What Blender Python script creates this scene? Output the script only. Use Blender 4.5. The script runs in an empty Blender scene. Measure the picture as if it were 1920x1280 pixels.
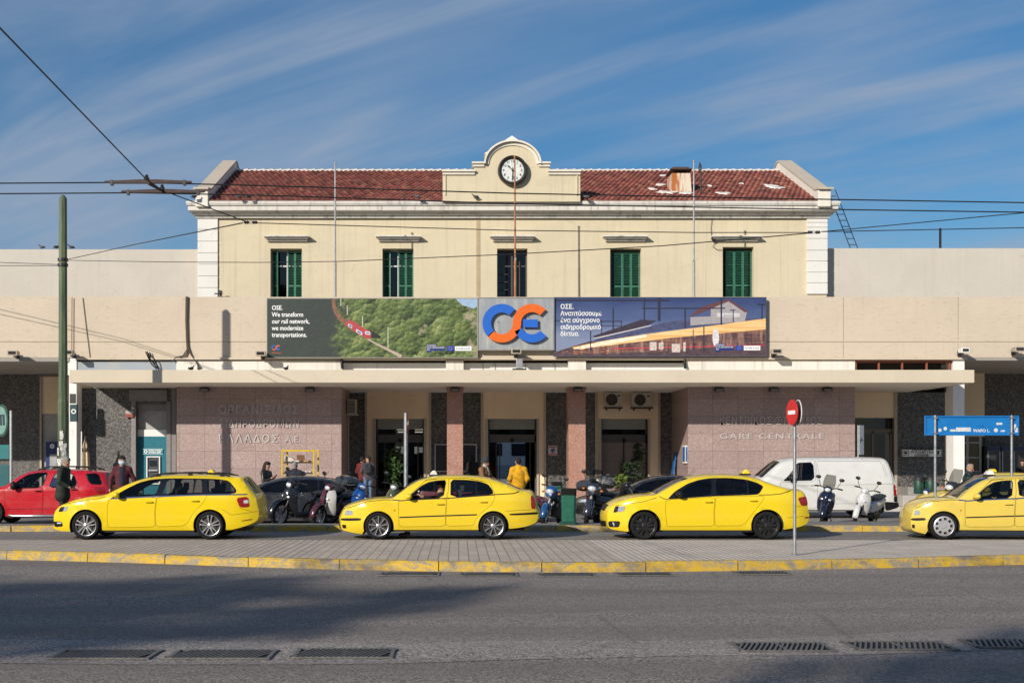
import bpy, bmesh, math, random
from mathutils import Vector, Matrix, Euler
from mathutils import geometry as mgeo
R = math.radians
random.seed(7)
scene = bpy.context.scene
COL = scene.collection
# photograph geometry: focal length in photo pixels, principal point, camera height
F, CX, CY, CZ = 1440.0, 860.0, 866.0, 1.7
Q = 1.7          # metres of depth per unit of the depths Y noted below (the lens is F*Q photo pixels long)

def at(x, y, Y):
    """world point that lies at depth Y behind photo pixel (x, y)"""
    return Vector(((x - CX) * Y / F, Y * Q, CZ + (CY - y) * Y / F))
def px(x, Y): return (x - CX) * Y / F
def pz(y, Y): return CZ + (CY - y) * Y / F

# ---------------------------------------------------------------- mesh builder
class MB:
    def __init__(s): s.v = []; s.f = []; s.m = []; s.mi = 0
    def add(s, vs, fs):
        b = len(s.v); s.v += [tuple(p) for p in vs]
        for f in fs: s.f.append([b + i for i in f]); s.m.append(s.mi)
        return s
    def box(s, x0, x1, y0, y1, z0, z1):
        return s.add([(x0,y0,z0),(x1,y0,z0),(x1,y1,z0),(x0,y1,z0),(x0,y0,z1),(x1,y0,z1),(x1,y1,z1),(x0,y1,z1)],
              [(0,3,2,1),(4,5,6,7),(0,1,5,4),(1,2,6,5),(2,3,7,6),(3,0,4,7)])
    def obox(s, c, sz, rot=None, taper=1.0):
        c = Vector(c); q = Euler(rot).to_matrix() if rot is not None else Matrix.Identity(3)
        vs = []
        for dz in (-1, 1):
            t = taper if dz > 0 else 1.0
            for dx, dy in ((-1,-1),(1,-1),(1,1),(-1,1)):
                vs.append(c + q @ Vector((dx*sz[0]/2*t, dy*sz[1]/2*t, dz*sz[2]/2)))
        return s.add(vs, [(0,3,2,1),(4,5,6,7),(0,1,5,4),(1,2,6,5),(2,3,7,6),(3,0,4,7)])
    def tube(s, pts, r, n=8, caps=True, flat=1.0):
        pts = [Vector(p) for p in pts]; k = len(pts)
        rs = r if isinstance(r, (list, tuple)) else [r] * k
        vs = []; up = Vector((0,0,1)); pn = None
        for i, p in enumerate(pts):
            d = (pts[min(i+1,k-1)] - pts[max(i-1,0)])
            d = d.normalized() if d.length > 1e-9 else Vector((0,0,1))
            if pn is None:
                a = d.cross(up)
                if a.length < 1e-3: a = d.cross(Vector((0,1,0)))
                a.normalize()
            else:
                a = pn - d * pn.dot(d)
                a = a.normalized() if a.length > 1e-6 else d.cross(up).normalized()
            pn = a; b = d.cross(a)
            for j in range(n):
                t = 2*math.pi*j/n
                vs.append(p + (a*math.cos(t) + b*math.sin(t)*flat)*rs[i])
        fs = [(i*n+j, i*n+(j+1)%n, (i+1)*n+(j+1)%n, (i+1)*n+j) for i in range(k-1) for j in range(n)]
        if caps: fs += [tuple(range(n-1,-1,-1)), tuple(range((k-1)*n, k*n))]
        return s.add(vs, fs)
    def lathe(s, prof, c=(0,0,0), axis='z', n=24, a0=0.0, a1=2*math.pi):
        """prof: (radius, height) pairs"""
        c = Vector(c); vs = []; full = abs(a1-a0-2*math.pi) < 1e-6
        m = n if full else n + 1
        for (r, h) in prof:
            for j in range(m):
                t = a0 + (a1-a0)*j/n
                u, w = r*math.cos(t), r*math.sin(t)
                p = (u, w, h) if axis == 'z' else ((u, h, w) if axis == 'y' else (h, u, w))
                vs.append(c + Vector(p))
        k = len(prof); fs = []
        for i in range(k-1):
            for j in range(n):
                j2 = (j+1) % m if full else j+1
                q = (i*m+j, i*m+j2, (i+1)*m+j2, (i+1)*m+j)
                fs.append(q if axis != 'y' else q[::-1])
        return s.add(vs, fs)
    def prism(s, poly, axis, d0, d1):
        """poly of 2D points extruded along axis ('y': points are x,z)"""
        def P(p, d):
            return (p[0], d, p[1]) if axis == 'y' else ((d, p[0], p[1]) if axis == 'x' else (p[0], p[1], d))
        n = len(poly)
        area = sum(poly[i][0]*poly[(i+1)%n][1]-poly[(i+1)%n][0]*poly[i][1] for i in range(n))
        if (area < 0) != (axis == 'y' and False): pass
        pl = list(poly) if area > 0 else list(poly)[::-1]
        a = [P(p, d0) for p in pl]; b = [P(p, d1) for p in pl]
        if axis == 'y': lo, hi = tuple(range(n)), tuple(range(2*n-1, n-1, -1))
        else: lo, hi = tuple(range(n-1,-1,-1)), tuple(range(n, 2*n))
        sd = [(i, (i+1)%n, n+(i+1)%n, n+i) for i in range(n)]
        if axis == 'y': sd = [q[::-1] for q in sd]
        return s.add(a+b, [lo, hi] + sd)
    def sphere(s, c, r, sc=(1,1,1), n=12, m=8, rot=None):
        c = Vector(c); q = Euler(rot).to_matrix() if rot is not None else Matrix.Identity(3)
        vs = [c + q @ Vector((0,0,-r*sc[2]))]
        for i in range(1, m):
            a = -math.pi/2 + math.pi*i/m
            for j in range(n):
                t = 2*math.pi*j/n
                vs.append(c + q @ Vector((r*sc[0]*math.cos(a)*math.cos(t), r*sc[1]*math.cos(a)*math.sin(t), r*sc[2]*math.sin(a))))
        vs.append(c + q @ Vector((0,0,r*sc[2]))); L = len(vs)-1
        fs = [(0, 1+(j+1)%n, 1+j) for j in range(n)]
        for i in range(m-2):
            fs += [(1+i*n+j, 1+i*n+(j+1)%n, 1+(i+1)*n+(j+1)%n, 1+(i+1)*n+j) for j in range(n)]
        fs += [(L, 1+(m-2)*n+j, 1+(m-2)*n+(j+1)%n) for j in range(n)]
        return s.add(vs, fs)
    def loft(s, rings, cap=True, closed=True):
        n = len(rings[0]); vs = [p for r in rings for p in r]; fs = []
        for i in range(len(rings)-1):
            for j in range(n if closed else n-1):
                fs.append((i*n+j, i*n+(j+1)%n, (i+1)*n+(j+1)%n, (i+1)*n+j))
        if cap: fs += [tuple(range(n-1,-1,-1)), tuple(range((len(rings)-1)*n, len(rings)*n))]
        return s.add(vs, fs)
    def merge(s, o):
        b = len(s.v); s.v += o.v
        for f, m in zip(o.f, o.m): s.f.append([b+i for i in f]); s.m.append(m)
        return s
    def build(s, name, mat, parent=None, smooth=None, bev=0, loc=None, fix=False, weld=0):
        me = bpy.data.meshes.new(name)
        me.from_pydata(s.v, [], s.f)
        mats = mat if isinstance(mat, (list, tuple)) else [mat]
        for m in mats: me.materials.append(m)
        if len(mats) > 1: me.polygons.foreach_set('material_index', s.m)
        if fix or weld:
            bm = bmesh.new(); bm.from_mesh(me)
            if weld: bmesh.ops.remove_doubles(bm, verts=bm.verts, dist=weld)
            if fix: bmesh.ops.recalc_face_normals(bm, faces=bm.faces)
            bm.to_mesh(me); bm.free()
        if smooth is not None:
            me.polygons.foreach_set('use_smooth', [True]*len(me.polygons))
            me.set_sharp_from_angle(angle=R(smooth))
        me.update()
        o = bpy.data.objects.new(name, me); COL.objects.link(o)
        if parent is not None: o.parent = parent
        if loc is not None: o.location = loc
        if bev:
            b = o.modifiers.new('Bevel', 'BEVEL'); b.width = bev; b.segments = 2; b.limit_method = 'ANGLE'; b.angle_limit = R(40)
        return o

def tag(o, label, cat, group=None):
    o['label'] = label; o['category'] = cat
    if group: o['group'] = group
    return o
def thing(name, label, cat, loc=(0,0,0), rot=(0,0,0), group=None):
    o = bpy.data.objects.new(name, None); COL.objects.link(o)
    o.empty_display_size = 0.2
    o.location = loc; o.rotation_euler = rot
    return tag(o, label, cat, group)
def structure(o): o['kind'] = 'structure'; return o
def dup(root, loc=None, rot=None, label=None, group=None):
    r = root.copy(); COL.objects.link(r)
    if loc is not None: r.location = loc
    if rot is not None: r.rotation_euler = rot
    if label: r['label'] = label
    if group: r['group'] = group
    def rec(src, dst):
        for ch in list(src.children):
            c = ch.copy(); COL.objects.link(c); c.parent = dst; rec(ch, c)
    rec(root, r)
    return r

def text_mb(body, size, bold=0.0, depth=0.0, spacing=1.0, align='LEFT', width=None, line=1.0):
    """letters as plain mesh data in the x-z plane (front towards -y)"""
    c = bpy.data.curves.new('lettering', 'FONT'); c.body = body; c.size = size; c.offset = bold
    c.extrude = depth/2; c.space_character = spacing; c.align_x = align; c.space_line = line; c.resolution_u = 3
    o = bpy.data.objects.new('lettering', c); COL.objects.link(o)
    dg = bpy.context.evaluated_depsgraph_get(); dg.update()
    me = bpy.data.meshes.new_from_object(o.evaluated_get(dg))
    bpy.data.objects.remove(o); bpy.data.curves.remove(c)
    mb = MB(); xs = [v.co.x for v in me.vertices] or [0]
    k = 1.0
    if width: k = width / (max(xs)-min(xs))
    x0 = min(xs) if align == 'LEFT' else 0
    mb.add([((v.co.x-x0)*k, -v.co.z, v.co.y) for v in me.vertices], [list(p.vertices) for p in me.polygons])
    bpy.data.meshes.remove(me)
    return mb
def shift(mb, d):
    d = Vector(d); mb.v = [tuple(Vector(p)+d) for p in mb.v]; return mb
def xform(mb, M):
    mb.v = [tuple(M @ Vector(p)) for p in mb.v]; return mb

# ---------------------------------------------------------------- materials
MATS = {}
class NT:
    def __init__(s, name):
        s.mat = bpy.data.materials.new(name); s.mat.use_nodes = True
        s.t = s.mat.node_tree; s.n = s.t.nodes
        s.bsdf = s.n['Principled BSDF']; s.out = s.n['Material Output']
    def node(s, typ, **kw):
        n = s.n.new(typ)
        for k, v in kw.items():
            if k.startswith('i_'):
                key = k[2:]; n.inputs[int(key) if key.isdigit() else key.replace('_', ' ')].default_value = v
            else: setattr(n, k, v)
        return n
    def link(s, a, b): s.t.links.new(a, b)
    def coords(s, scale=(1,1,1), kind='Object', rot=(0,0,0)):
        tc = s.node('ShaderNodeTexCoord'); mp = s.node('ShaderNodeMapping')
        mp.inputs['Scale'].default_value = scale; mp.inputs['Rotation'].default_value = rot
        s.link(tc.outputs[kind], mp.inputs['Vector']); return mp.outputs['Vector']
    def noise(s, vec, scale, detail=4, rough=.55, dist=0):
        n = s.node('ShaderNodeTexNoise'); n.inputs['Scale'].default_value = scale; n.inputs['Detail'].default_value = detail
        n.inputs['Roughness'].default_value = rough; n.inputs['Distortion'].default_value = dist
        if vec is not None: s.link(vec, n.inputs['Vector'])
        return n.outputs['Fac']
    def vor(s, vec, scale, feature='F1', out='Distance'):
        n = s.node('ShaderNodeTexVoronoi', feature=feature); n.inputs['Scale'].default_value = scale
        s.link(vec, n.inputs['Vector']); return n.outputs[out]
    def ramp(s, fac, stops, interp='LINEAR'):
        r = s.node('ShaderNodeValToRGB'); e = r.color_ramp.elements; r.color_ramp.interpolation = interp
        while len(e) < len(stops): e.new(0.5)
        for el, (p, c) in zip(e, stops):
            el.position = p; el.color = (c, c, c, 1) if not isinstance(c, (tuple, list)) else (*c[:3], 1)
        s.link(fac, r.inputs['Fac']); return r.outputs['Color']
    def mix(s, fac, a, b, mode='MIX'):
        m = s.node('ShaderNodeMix', data_type='RGBA', blend_type=mode)
        for sock, val in ((m.inputs[0], fac), (m.inputs[6], a), (m.inputs[7], b)):
            if hasattr(val, 'is_output'): s.link(val, sock)
            elif isinstance(val, (tuple, list)): sock.default_value = (*val[:3], 1)
            else: sock.default_value = val
        return m.outputs[2]
    def math(s, op, a, b=0.0):
        m = s.node('ShaderNodeMath', operation=op)
        for sock, val in ((m.inputs[0], a), (m.inputs[1], b)):
            if hasattr(val, 'is_output'): s.link(val, sock)
            else: sock.default_value = val
        return m.outputs[0]
    def bump(s, h, strength=.3, dist=.01):
        b = s.node('ShaderNodeBump'); b.inputs['Strength'].default_value = strength; b.inputs['Distance'].default_value = dist
        s.link(h, b.inputs['Height']); s.link(b.outputs['Normal'], s.bsdf.inputs['Normal'])
    def col(s, c):
        if hasattr(c, 'is_output'): s.link(c, s.bsdf.inputs['Base Color'])
        else: s.bsdf.inputs['Base Color'].default_value = (*c[:3], 1)
    def rough(s, r):
        if hasattr(r, 'is_output'): s.link(r, s.bsdf.inputs['Roughness'])
        else: s.bsdf.inputs['Roughness'].default_value = r

def mul(c, k): return tuple(x*k for x in c[:3])
def plain(name, c, rough=.6, metal=0.0, var=.12, scale=6.0, bump=0.0, coat=0.0, spec=None):
    """an ordinary surface: a little uneven in colour and gloss, as real ones are"""
    key = (name, tuple(c), rough, metal)
    if key in MATS: return MATS[key]
    t = NT(name); v = t.coords()
    n = t.noise(v, scale, 5, .6)
    t.col(t.mix(t.ramp(n, [(.3, 0), (.7, 1)]), mul(c, 1-var), mul(c, 1+var)))
    t.rough(t.math('ADD', t.math('MULTIPLY', t.noise(v, scale*3, 3), .25), rough-.12))
    t.bsdf.inputs['Metallic'].default_value = metal
    if coat: t.bsdf.inputs['Coat Weight'].default_value = coat; t.bsdf.inputs['Coat Roughness'].default_value = .06
    if spec is not None: t.bsdf.inputs['Specular IOR Level'].default_value = spec
    if bump: t.bump(t.noise(v, scale*12, 4), bump, .01)
    MATS[key] = t.mat
    return t.mat

def plaster(name, c, stain=.25, streak=(.62,.53,.40), board=False, speck=None):
    t = NT(name); v = t.coords()
    big = t.noise(v, .55, 6, .62); fine = t.noise(v, 9, 5, .65)
    base = t.mix(t.ramp(big, [(.32, 0), (.68, 1)]), mul(c, .95), mul(c, 1.03))
    base = t.mix(t.math('MULTIPLY', t.ramp(fine, [(.45, 0), (.8, 1)]), .25), base, mul(c, .8))
    sv = t.coords((2.2, 2.2, .16))
    st = t.noise(sv, 1.6, 6, .6, .3)
    base = t.mix(t.math('MULTIPLY', t.ramp(st, [(.52, 0), (.78, 1)]), stain), base, mul(streak, .8))
    st2 = t.noise(t.coords((5.5, 5.5, .10)), 1.3, 5, .65, .15)
    base = t.mix(t.math('MULTIPLY', t.ramp(st2, [(.56, 0), (.74, 1)]), stain*.8), base, mul(streak, .62))
    pt = t.noise(v, .33, 2, .4, .3)
    base = t.mix(t.ramp(pt, [(.53, 0), (.545, .22)]), base, mul(c, 1.08))
    ck = t.vor(t.coords((.35, .35, .35)), 1.0, 'DISTANCE_TO_EDGE'); ck = t.math('ADD', ck, t.math('MULTIPLY', t.noise(v, 3.5, 5, .7), .05))
    base = t.mix(t.math('MULTIPLY', t.ramp(ck, [(.0225, 1), (.0265, 0)]), .28), base, mul(c, .45))
    hv = t.coords((.3, .3, 1)); grime = t.noise(hv, 1.1, 6, .7)
    base = t.mix(t.math('MULTIPLY', t.ramp(grime, [(.55, 0), (.8, 1)]), stain*.6), base, mul(c, .72))
    if board:
        bv = t.coords((.12, .12, 1))
        h = t.math('ADD', t.math('MULTIPLY', t.noise(bv, 7, 4, .7), 1.0), t.math('MULTIPLY', fine, .3))
        cr = t.noise(t.coords((.25, .25, 1)), 12, 3, .5)
        base = t.mix(t.math('MULTIPLY', t.ramp(cr, [(.60, 0), (.66, 1)]), .30), base, mul(c, .62))
        t.col(base); t.bump(h, .55, .02)
    else:
        t.col(base); t.bump(t.math('ADD', fine, t.math('MULTIPLY', t.noise(v, 2.2, 3), 1.2)), .22, .015)
    t.rough(.88)
    t.bsdf.inputs['Specular IOR Level'].default_value = .25
    return t.mat

def granite(name, dark, light, scale=28, pol=.35, slab=None, rust=None):
    t = NT(name); v = t.coords()
    a = t.vor(v, scale, 'F1', 'Color'); sep = t.node('ShaderNodeSeparateColor'); t.link(a, sep.inputs[0])
    b = t.noise(v, scale*.55, 6, .75)
    m = t.math('ADD', t.math('MULTIPLY', sep.outputs[0], .5), t.math('MULTIPLY', b, .6))
    c = t.mix(t.ramp(m, [(.38, 0), (.62, .45), (.82, 1)]), dark, light)
    big = t.noise(v, .9, 4, .6)
    c = t.mix(t.math('MULTIPLY', t.ramp(big, [(.35, 0), (.7, 1)]), .35), c, mul(dark, 1.15))
    if rust:
        rs = t.noise(t.coords((3, 3, .25)), 1.5, 5, .6)
        c = t.mix(t.math('MULTIPLY', t.ramp(rs, [(.5, 0), (.75, 1)]), .45), c, rust)
    if slab:
        br = t.node('ShaderNodeTexBrick', offset=0.0); br.inputs['Scale'].default_value = 1
        br.inputs['Brick Width'].default_value = slab[0]; br.inputs['Row Height'].default_value = slab[1]
        br.inputs['Mortar Size'].default_value = .007; br.inputs['Color1'].default_value = (1,1,1,1)
        br.inputs['Color2'].default_value = (.86,.86,.86,1); br.inputs['Mortar'].default_value = (.45,.42,.40,1)
        mp = t.coords((1,1,1), 'Object', (R(90), 0, 0)); t.link(mp, br.inputs['Vector'])
        c = t.mix(1.0, c, br.outputs['Color'], 'MULTIPLY')
    t.col(c); t.rough(t.math('ADD', t.math('MULTIPLY', b, .2), pol))
    t.bump(b, .08, .004)
    return t.mat

def glassy(name, tint, refl=1.0, rough=.02):
    """thin window glass: tinted see-through plus its mirror reflection"""
    t = NT(name)
    tr = t.node('ShaderNodeBsdfTransparent'); tr.inputs['Color'].default_value = (*tint, 1)
    gl = t.node('ShaderNodeBsdfGlossy'); gl.inputs['Roughness'].default_value = rough
    fr = t.node('ShaderNodeFresnel'); fr.inputs['IOR'].default_value = 1.5
    mx = t.node('ShaderNodeMixShader')
    wav = t.node('ShaderNodeBump'); wav.inputs['Strength'].default_value = .03; wav.inputs['Distance'].default_value = .02
    t.link(t.noise(t.coords(), 2.5, 2), wav.inputs['Height']); t.link(wav.outputs['Normal'], gl.inputs['Normal'])
    t.link(t.math('MULTIPLY', fr.outputs[0], refl), mx.inputs[0]); t.link(tr.outputs[0], mx.inputs[1]); t.link(gl.outputs[0], mx.inputs[2])
    t.link(mx.outputs[0], t.out.inputs['Surface'])
    return t.mat

def car_paint(name, c, dirt=.12, inner=(.035,.035,.038), metallic=0.0):
    """lacquered outside, dark trim on the inside of the shell"""
    t = NT(name); v = t.coords()
    n = t.noise(v, 3.0, 5, .65)
    d = t.math('MULTIPLY', t.ramp(n, [(.45, 0), (.8, 1)]), dirt)
    base = t.mix(d, c, (.30,.25,.19))
    g = t.node('ShaderNodeNewGeometry')
    t.col(t.mix(g.outputs['Backfacing'], base, inner))
    t.rough(t.math('ADD', t.math('MULTIPLY', g.outputs['Backfacing'], .5), t.math('ADD', t.math('MULTIPLY', n, .14), .2)))
    t.bsdf.inputs['Metallic'].default_value = metallic
    cw = t.math('SUBTRACT', .75, t.math('MULTIPLY', g.outputs['Backfacing'], .75))
    t.link(cw, t.bsdf.inputs['Coat Weight']); t.bsdf.inputs['Coat Roughness'].default_value = .045
    return t.mat

def emit(name, c, k):
    t = NT(name); t.bsdf.inputs['Emission Color'].default_value = (*c, 1); t.bsdf.inputs['Emission Strength'].default_value = k
    t.col(c); return t.mat

BLACK = plain('black_plastic', (.012,.012,.013), .45, spec=.25)
RUBBER = plain('tyre_rubber', (.016,.016,.016), .85, bump=.15, spec=.15)
CHROME = plain('chrome', (.62,.62,.63), .18, 1.0, .05)
STEEL = plain('galvanised_steel', (.36,.37,.38), .5, .75, .2, 9)
ALU = plain('alloy_rim_metal', (.55,.55,.56), .3, .85, .08)
DARKMETAL = plain('dark_metal', (.05,.05,.052), .45, .6)
WHITEPAINT = plain('white_paint', (.74,.73,.70), .6, var=.06)
DARKTRIM = plain('interior_trim', (.03,.03,.033), .8)
def at0(x, y, Y): return Vector((px(x, Y), Y, pz(y, Y)))
# ================================================================ SETTING: ground, road, pavements
def asphalt(name, c, patch=.25):
    t = NT(name); v = t.coords()
    sp = t.vor(v, 62, 'F1', 'Color'); sep = t.node('ShaderNodeSeparateColor'); t.link(sp, sep.inputs[0])
    fine = t.noise(v, 20, 9, .9)
    m = t.math('ADD', t.math('MULTIPLY', sep.outputs[0], .55), t.math('MULTIPLY', fine, .5))
    col = t.mix(t.ramp(m, [(.3, 0), (.62, .5), (.9, 1)]), mul(c, .22), mul(c, 2.3))
    worn = t.noise(t.coords((.16, .5, 1)), 1.0, 5, .6)
    col = t.mix(t.math('MULTIPLY', t.ramp(worn, [(.35, 0), (.7, 1)]), patch), col, mul(c, 1.45))
    oil = t.noise(v, .8, 6, .7, .4)
    col = t.mix(t.math('MULTIPLY', t.ramp(oil, [(.58, 0), (.8, 1)]), .35), col, mul(c, .55))
    trk = t.noise(t.coords((.02, .55, 1)), 1.3, 3, .5)
    col = t.mix(t.math('MULTIPLY', t.ramp(trk, [(.42, 0), (.60, 1)]), .5), col, mul(c, .62))
    ptc = t.vor(t.coords((.10, .22, 1)), 1.0, 'F1', 'Color'); ps = t.node('ShaderNodeSeparateColor'); t.link(ptc, ps.inputs[0])
    col = t.mix(t.math('MULTIPLY', t.ramp(ps.outputs[1], [(.62, 0), (.63, 1)]), .34), col, mul(c, .55))
    cr = t.vor(t.coords((.22, .5, 1)), 1.1, 'DISTANCE_TO_EDGE')
    wob = t.math('ADD', cr, t.math('MULTIPLY', t.noise(v, 5, 4), .02))
    col = t.mix(t.math('MULTIPLY', t.ramp(wob, [(.011, 1), (.017, 0)]), .45), col, mul(c, .35))
    t.col(col); t.rough(t.math('ADD', t.math('MULTIPLY', fine, .25), .68))
    t.bump(t.math('ADD', m, t.math('MULTIPLY', fine, .6)), .55, .012)
    return t.mat
ASPH = asphalt('road_asphalt', (.25, .212, .184))
ASPH2 = asphalt('parking_asphalt', (.25, .222, .198), .35)
ASPH3 = asphalt('gutter_asphalt', (.29, .25, .222), .4)

bm = MB(); bm.add([(-400,-60,0),(400,-60,0),(400,500,0),(-400,500,0)], [(0,1,2,3)])
structure(bm.build('road', ASPH))
# lighter worn asphalt of the taxi lane and of the forecourt behind it
bm = MB(); bm.add([(-60,15.3,.004),(60,15.3,.004),(60,18.78,.004),(-60,18.78,.004)], [(0,1,2,3)])
structure(bm.build('taxi_lane', ASPH2))
bm = MB(); bm.add([(-60,19.5,.004),(60,19.5,.004),(60,26.5,.004),(-60,26.5,.004)], [(0,1,2,3)])
structure(bm.build('forecourt', ASPH2))
# the patched drainage channel that crosses the road in front of the camera
ch_top = [(-400,1196),(0,1197),(250,1200),(560,1203),(740,1206),(960,1200),(1300,1200),(1550,1192),(1750,1180),(1920,1172),(2400,1150)]
ch_bot = [(-400,1236),(0,1242),(250,1245),(560,1245),(740,1243),(960,1236),(1300,1228),(1550,1228),(1750,1222),(1920,1215),(2400,1190)]
def gp(x, y, z=0.0):
    Y = (CZ - z) * F / (y - CY); return (px(x, Y), Y, z)
bm = MB(); vs = []; 
for a, b in zip(ch_top, ch_bot): vs += [gp(a[0], a[1], .004), gp(b[0], b[1], .004)]
bm.add(vs, [(2*i+1, 2*i+3, 2*i+2, 2*i) for i in range(len(ch_top)-1)])
structure(bm.build('drain_channel', ASPH3))

# island pavement with kerbs
def kerb_paint(name):
    t = NT(name); v = t.coords()
    n = t.noise(t.coords((1,.6,1.6)), 3.4, 9, .78, .4); f = t.noise(v, 26, 5, .75)
    m = t.math('ADD', t.math('MULTIPLY', n, .8), t.math('MULTIPLY', f, .28))
    yel = t.mix(t.noise(v, 3, 4), (.50,.30,.016), (.68,.45,.045))
    con = t.mix(f, (.17,.15,.125), (.36,.33,.28))
    c = t.mix(t.ramp(m, [(.495, 0), (.60, 1)]), yel, con)
    dk = t.noise(t.coords((.5, .5, 1)), 1.3, 5, .7)
    c = t.mix(t.math('MULTIPLY', t.ramp(dk, [(.52, 0), (.66, 1)]), .65), c, (.06,.052,.045))
    t.col(c); t.rough(.75); t.bump(t.math('ADD', m, f), .5, .012)
    return t.mat
KERB = kerb_paint('worn_yellow_kerb_paint')
kf = [(-900,1042),(-300,1044),(0,1048),(300,1056),(500,1064),(700,1069),(1000,1073),(1300,1071),(1600,1066),(1920,1058),(2300,1050),(2900,1045)]
kfw = [Vector(gp(x, y)) for x, y in kf]
def lerp_line(pts, X):
    for a, b in zip(pts, pts[1:]):
        if a[0] <= X <= b[0]:
            t = (X-a[0])/(b[0]-a[0]); return a[1] + (b[1]-a[1])*t
    return pts[0][1] if X < pts[0][0] else pts[-1][1]
def smoothY(X): return sum(lerp_line(kfw, X+d) for d in (-1.2,-.6,0,.6,1.2))/5
X0, X1 = kfw[0].x, kfw[-1].x
rng = random.Random(3)
def kerb_run(name, fn, x0, x1, seg, w, h, flip=False):
    bm = MB(); x = x0
    while x < x1:
        L = seg*rng.uniform(.92, 1.06); g = .007; xs = [x+g, x+L/2, x+L-g]; dz = rng.uniform(-.008, .008); dy = rng.uniform(-.01, .012)
        rings = []
        for xx in xs:
            y = fn(xx)+dy
            rings.append([(xx,y,-.05),(xx,y+.006,h-.03+dz),(xx,y+.03,h+dz),(xx,y+w,h+dz),(xx,y+w,-.05)])
        bm.loft(rings); x += L
    return structure(bm.build(name, KERB, smooth=30, fix=True))
kerb_run('kerb', smoothY, X0+.1, X1-.1, 1.55, .22/Q, .15)
kerb_run('rear_kerb', lambda X: 18.8, -24, 30, 1.9, .20/Q, .15)

def slabs(name):
    t = NT(name); v = t.coords()
    def brick(w, h, off, mortar, rot=0):
        b = t.node('ShaderNodeTexBrick', offset=off); t.link(t.coords((1,1,1), 'Object', (0,0,R(rot))), b.inputs['Vector'])
        b.inputs['Scale'].default_value = 1; b.inputs['Brick Width'].default_value = w; b.inputs['Row Height'].default_value = h
        b.inputs['Mortar Size'].default_value = mortar; b.inputs['Mortar Smooth'].default_value = .2
        b.inputs['Color1'].default_value = (.58,.465,.36,1); b.inputs['Color2'].default_value = (.47,.38,.295,1); b.inputs['Mortar'].default_value = (.13,.11,.095,1)
        return b
    cen = brick(.165, .95, 0.0, .009); rib = brick(.145, .95, 0.0, .017)
    rib.inputs['Mortar'].default_value = (.15,.13,.11,1)
    ribr = brick(.11, .95, 0.0, .018); ribr.inputs['Mortar'].default_value = (.82,.74,.62,1); ribr.inputs['Color1'].default_value = (.53,.42,.33,1); ribr.inputs['Color2'].default_value = (.45,.36,.28,1)
    sx = t.node('ShaderNodeSeparateXYZ'); t.link(v, sx.inputs[0])
    c = t.mix(t.math('GREATER_THAN', sx.outputs[0], 2.6), cen.outputs['Color'], ribr.outputs['Color'])
    c = t.mix(t.math('LESS_THAN', sx.outputs[0], -2.6), c, rib.outputs['Color'])
    n = t.noise(v, 1.2, 6, .65); f = t.noise(v, 30, 4, .7)
    c = t.mix(t.math('MULTIPLY', t.ramp(n, [(.42, 0), (.72, 1)]), .5), c, (.28,.24,.20))
    c = t.mix(t.math('MULTIPLY', f, .35), c, (.46,.41,.35))
    t.col(c); t.rough(.85); t.bump(t.math('ADD', t.math('MULTIPLY', f, .4), cen.outputs['Fac']), -.35, .008)
    return t.mat
SLAB = slabs('pavement_slabs')
bm = MB(); n = 60; vs = []
for i in range(n+1):
    X = X0+.3 + (X1-X0-.6)*i/n
    vs += [(X, smoothY(X)+.2/Q, .146), (X, 15.35, .146)]
bm.add(vs, [(2*i, 2*i+2, 2*i+3, 2*i+1) for i in range(n)])
b = len(vs); bm.add([(X0+.3,15.35,.146),(X1-.3,15.35,.146),(X1-.3,15.37,0),(X0+.3,15.37,0)], [(0,1,2,3)])
structure(bm.build('pavement', SLAB))
CONC = plaster('grey_concrete', (.26,.245,.225), .3)
bm = MB(); vs = []
for i in range(41):
    X = -24 + 54*i/40; Yb = 19.5 + (0.75/(1+math.exp(-(X-6)*.7)))
    vs += [(X, 18.8+.18/Q, .144), (X, Yb, .144), (X, Yb+.01, 0)]
bm.add(vs, [q for i in range(40) for q in ((3*i,3*i+3,3*i+4,3*i+1),(3*i+1,3*i+4,3*i+5,3*i+2))])
structure(bm.build('kerb_strip', ASPH2))
bm = MB(); bm.box(-60, 60, 26.5, 60, -.05, .16)
structure(bm.build('station_pavement', plaster('pale_pavement', (.47,.44,.40), .3)))

# ================================================================ STATION BUILDING
CREAM = plaster('cream_plaster', (.62,.54,.385), .6)
CREAM2 = plaster('tan_door_surround_plaster', (.86,.68,.48), .15)
PARA = plaster('beige_board_concrete', (.575,.487,.383), .42, board=True)
CANOPY = plaster('beige_canopy_paint', (.61,.53,.41), .12)
WHITE = plaster('white_plaster', (.72,.705,.67), .12)
WING = plaster('off_white_plaster', (.555,.513,.452), .3)
BAND = plaster('chipped_white_band', (.72,.68,.62), .5, (.38,.34,.28))
BLUEBAND = plaster('faded_blue_band', (.33,.37,.41), .5)
CORN = plaster('weathered_cornice', (.66,.63,.58), .75, (.20,.18,.16))
PINK = granite('pink_granite', (.30,.205,.19), (.52,.415,.385), 44, .3, (1.05, .72))
PILLAR = granite('red_granite', (.30,.14,.10), (.54,.37,.31), 44, .22, rust=(.38,.15,.07))
DGRAN = granite('dark_granite', (.045,.040,.038), (.20,.19,.18), 20, .35)
WFRAME = plain('beige_metal_frame', (.42,.35,.28), .5)
GREYPANEL = plain('grey_panel', (.20,.185,.18), .55)
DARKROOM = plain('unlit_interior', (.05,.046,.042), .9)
GLASS = glassy('window_glass', (.32,.34,.34), 1.0)
DGLASS = glassy('dark_glass', (.12,.13,.14), 1.3)

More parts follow.
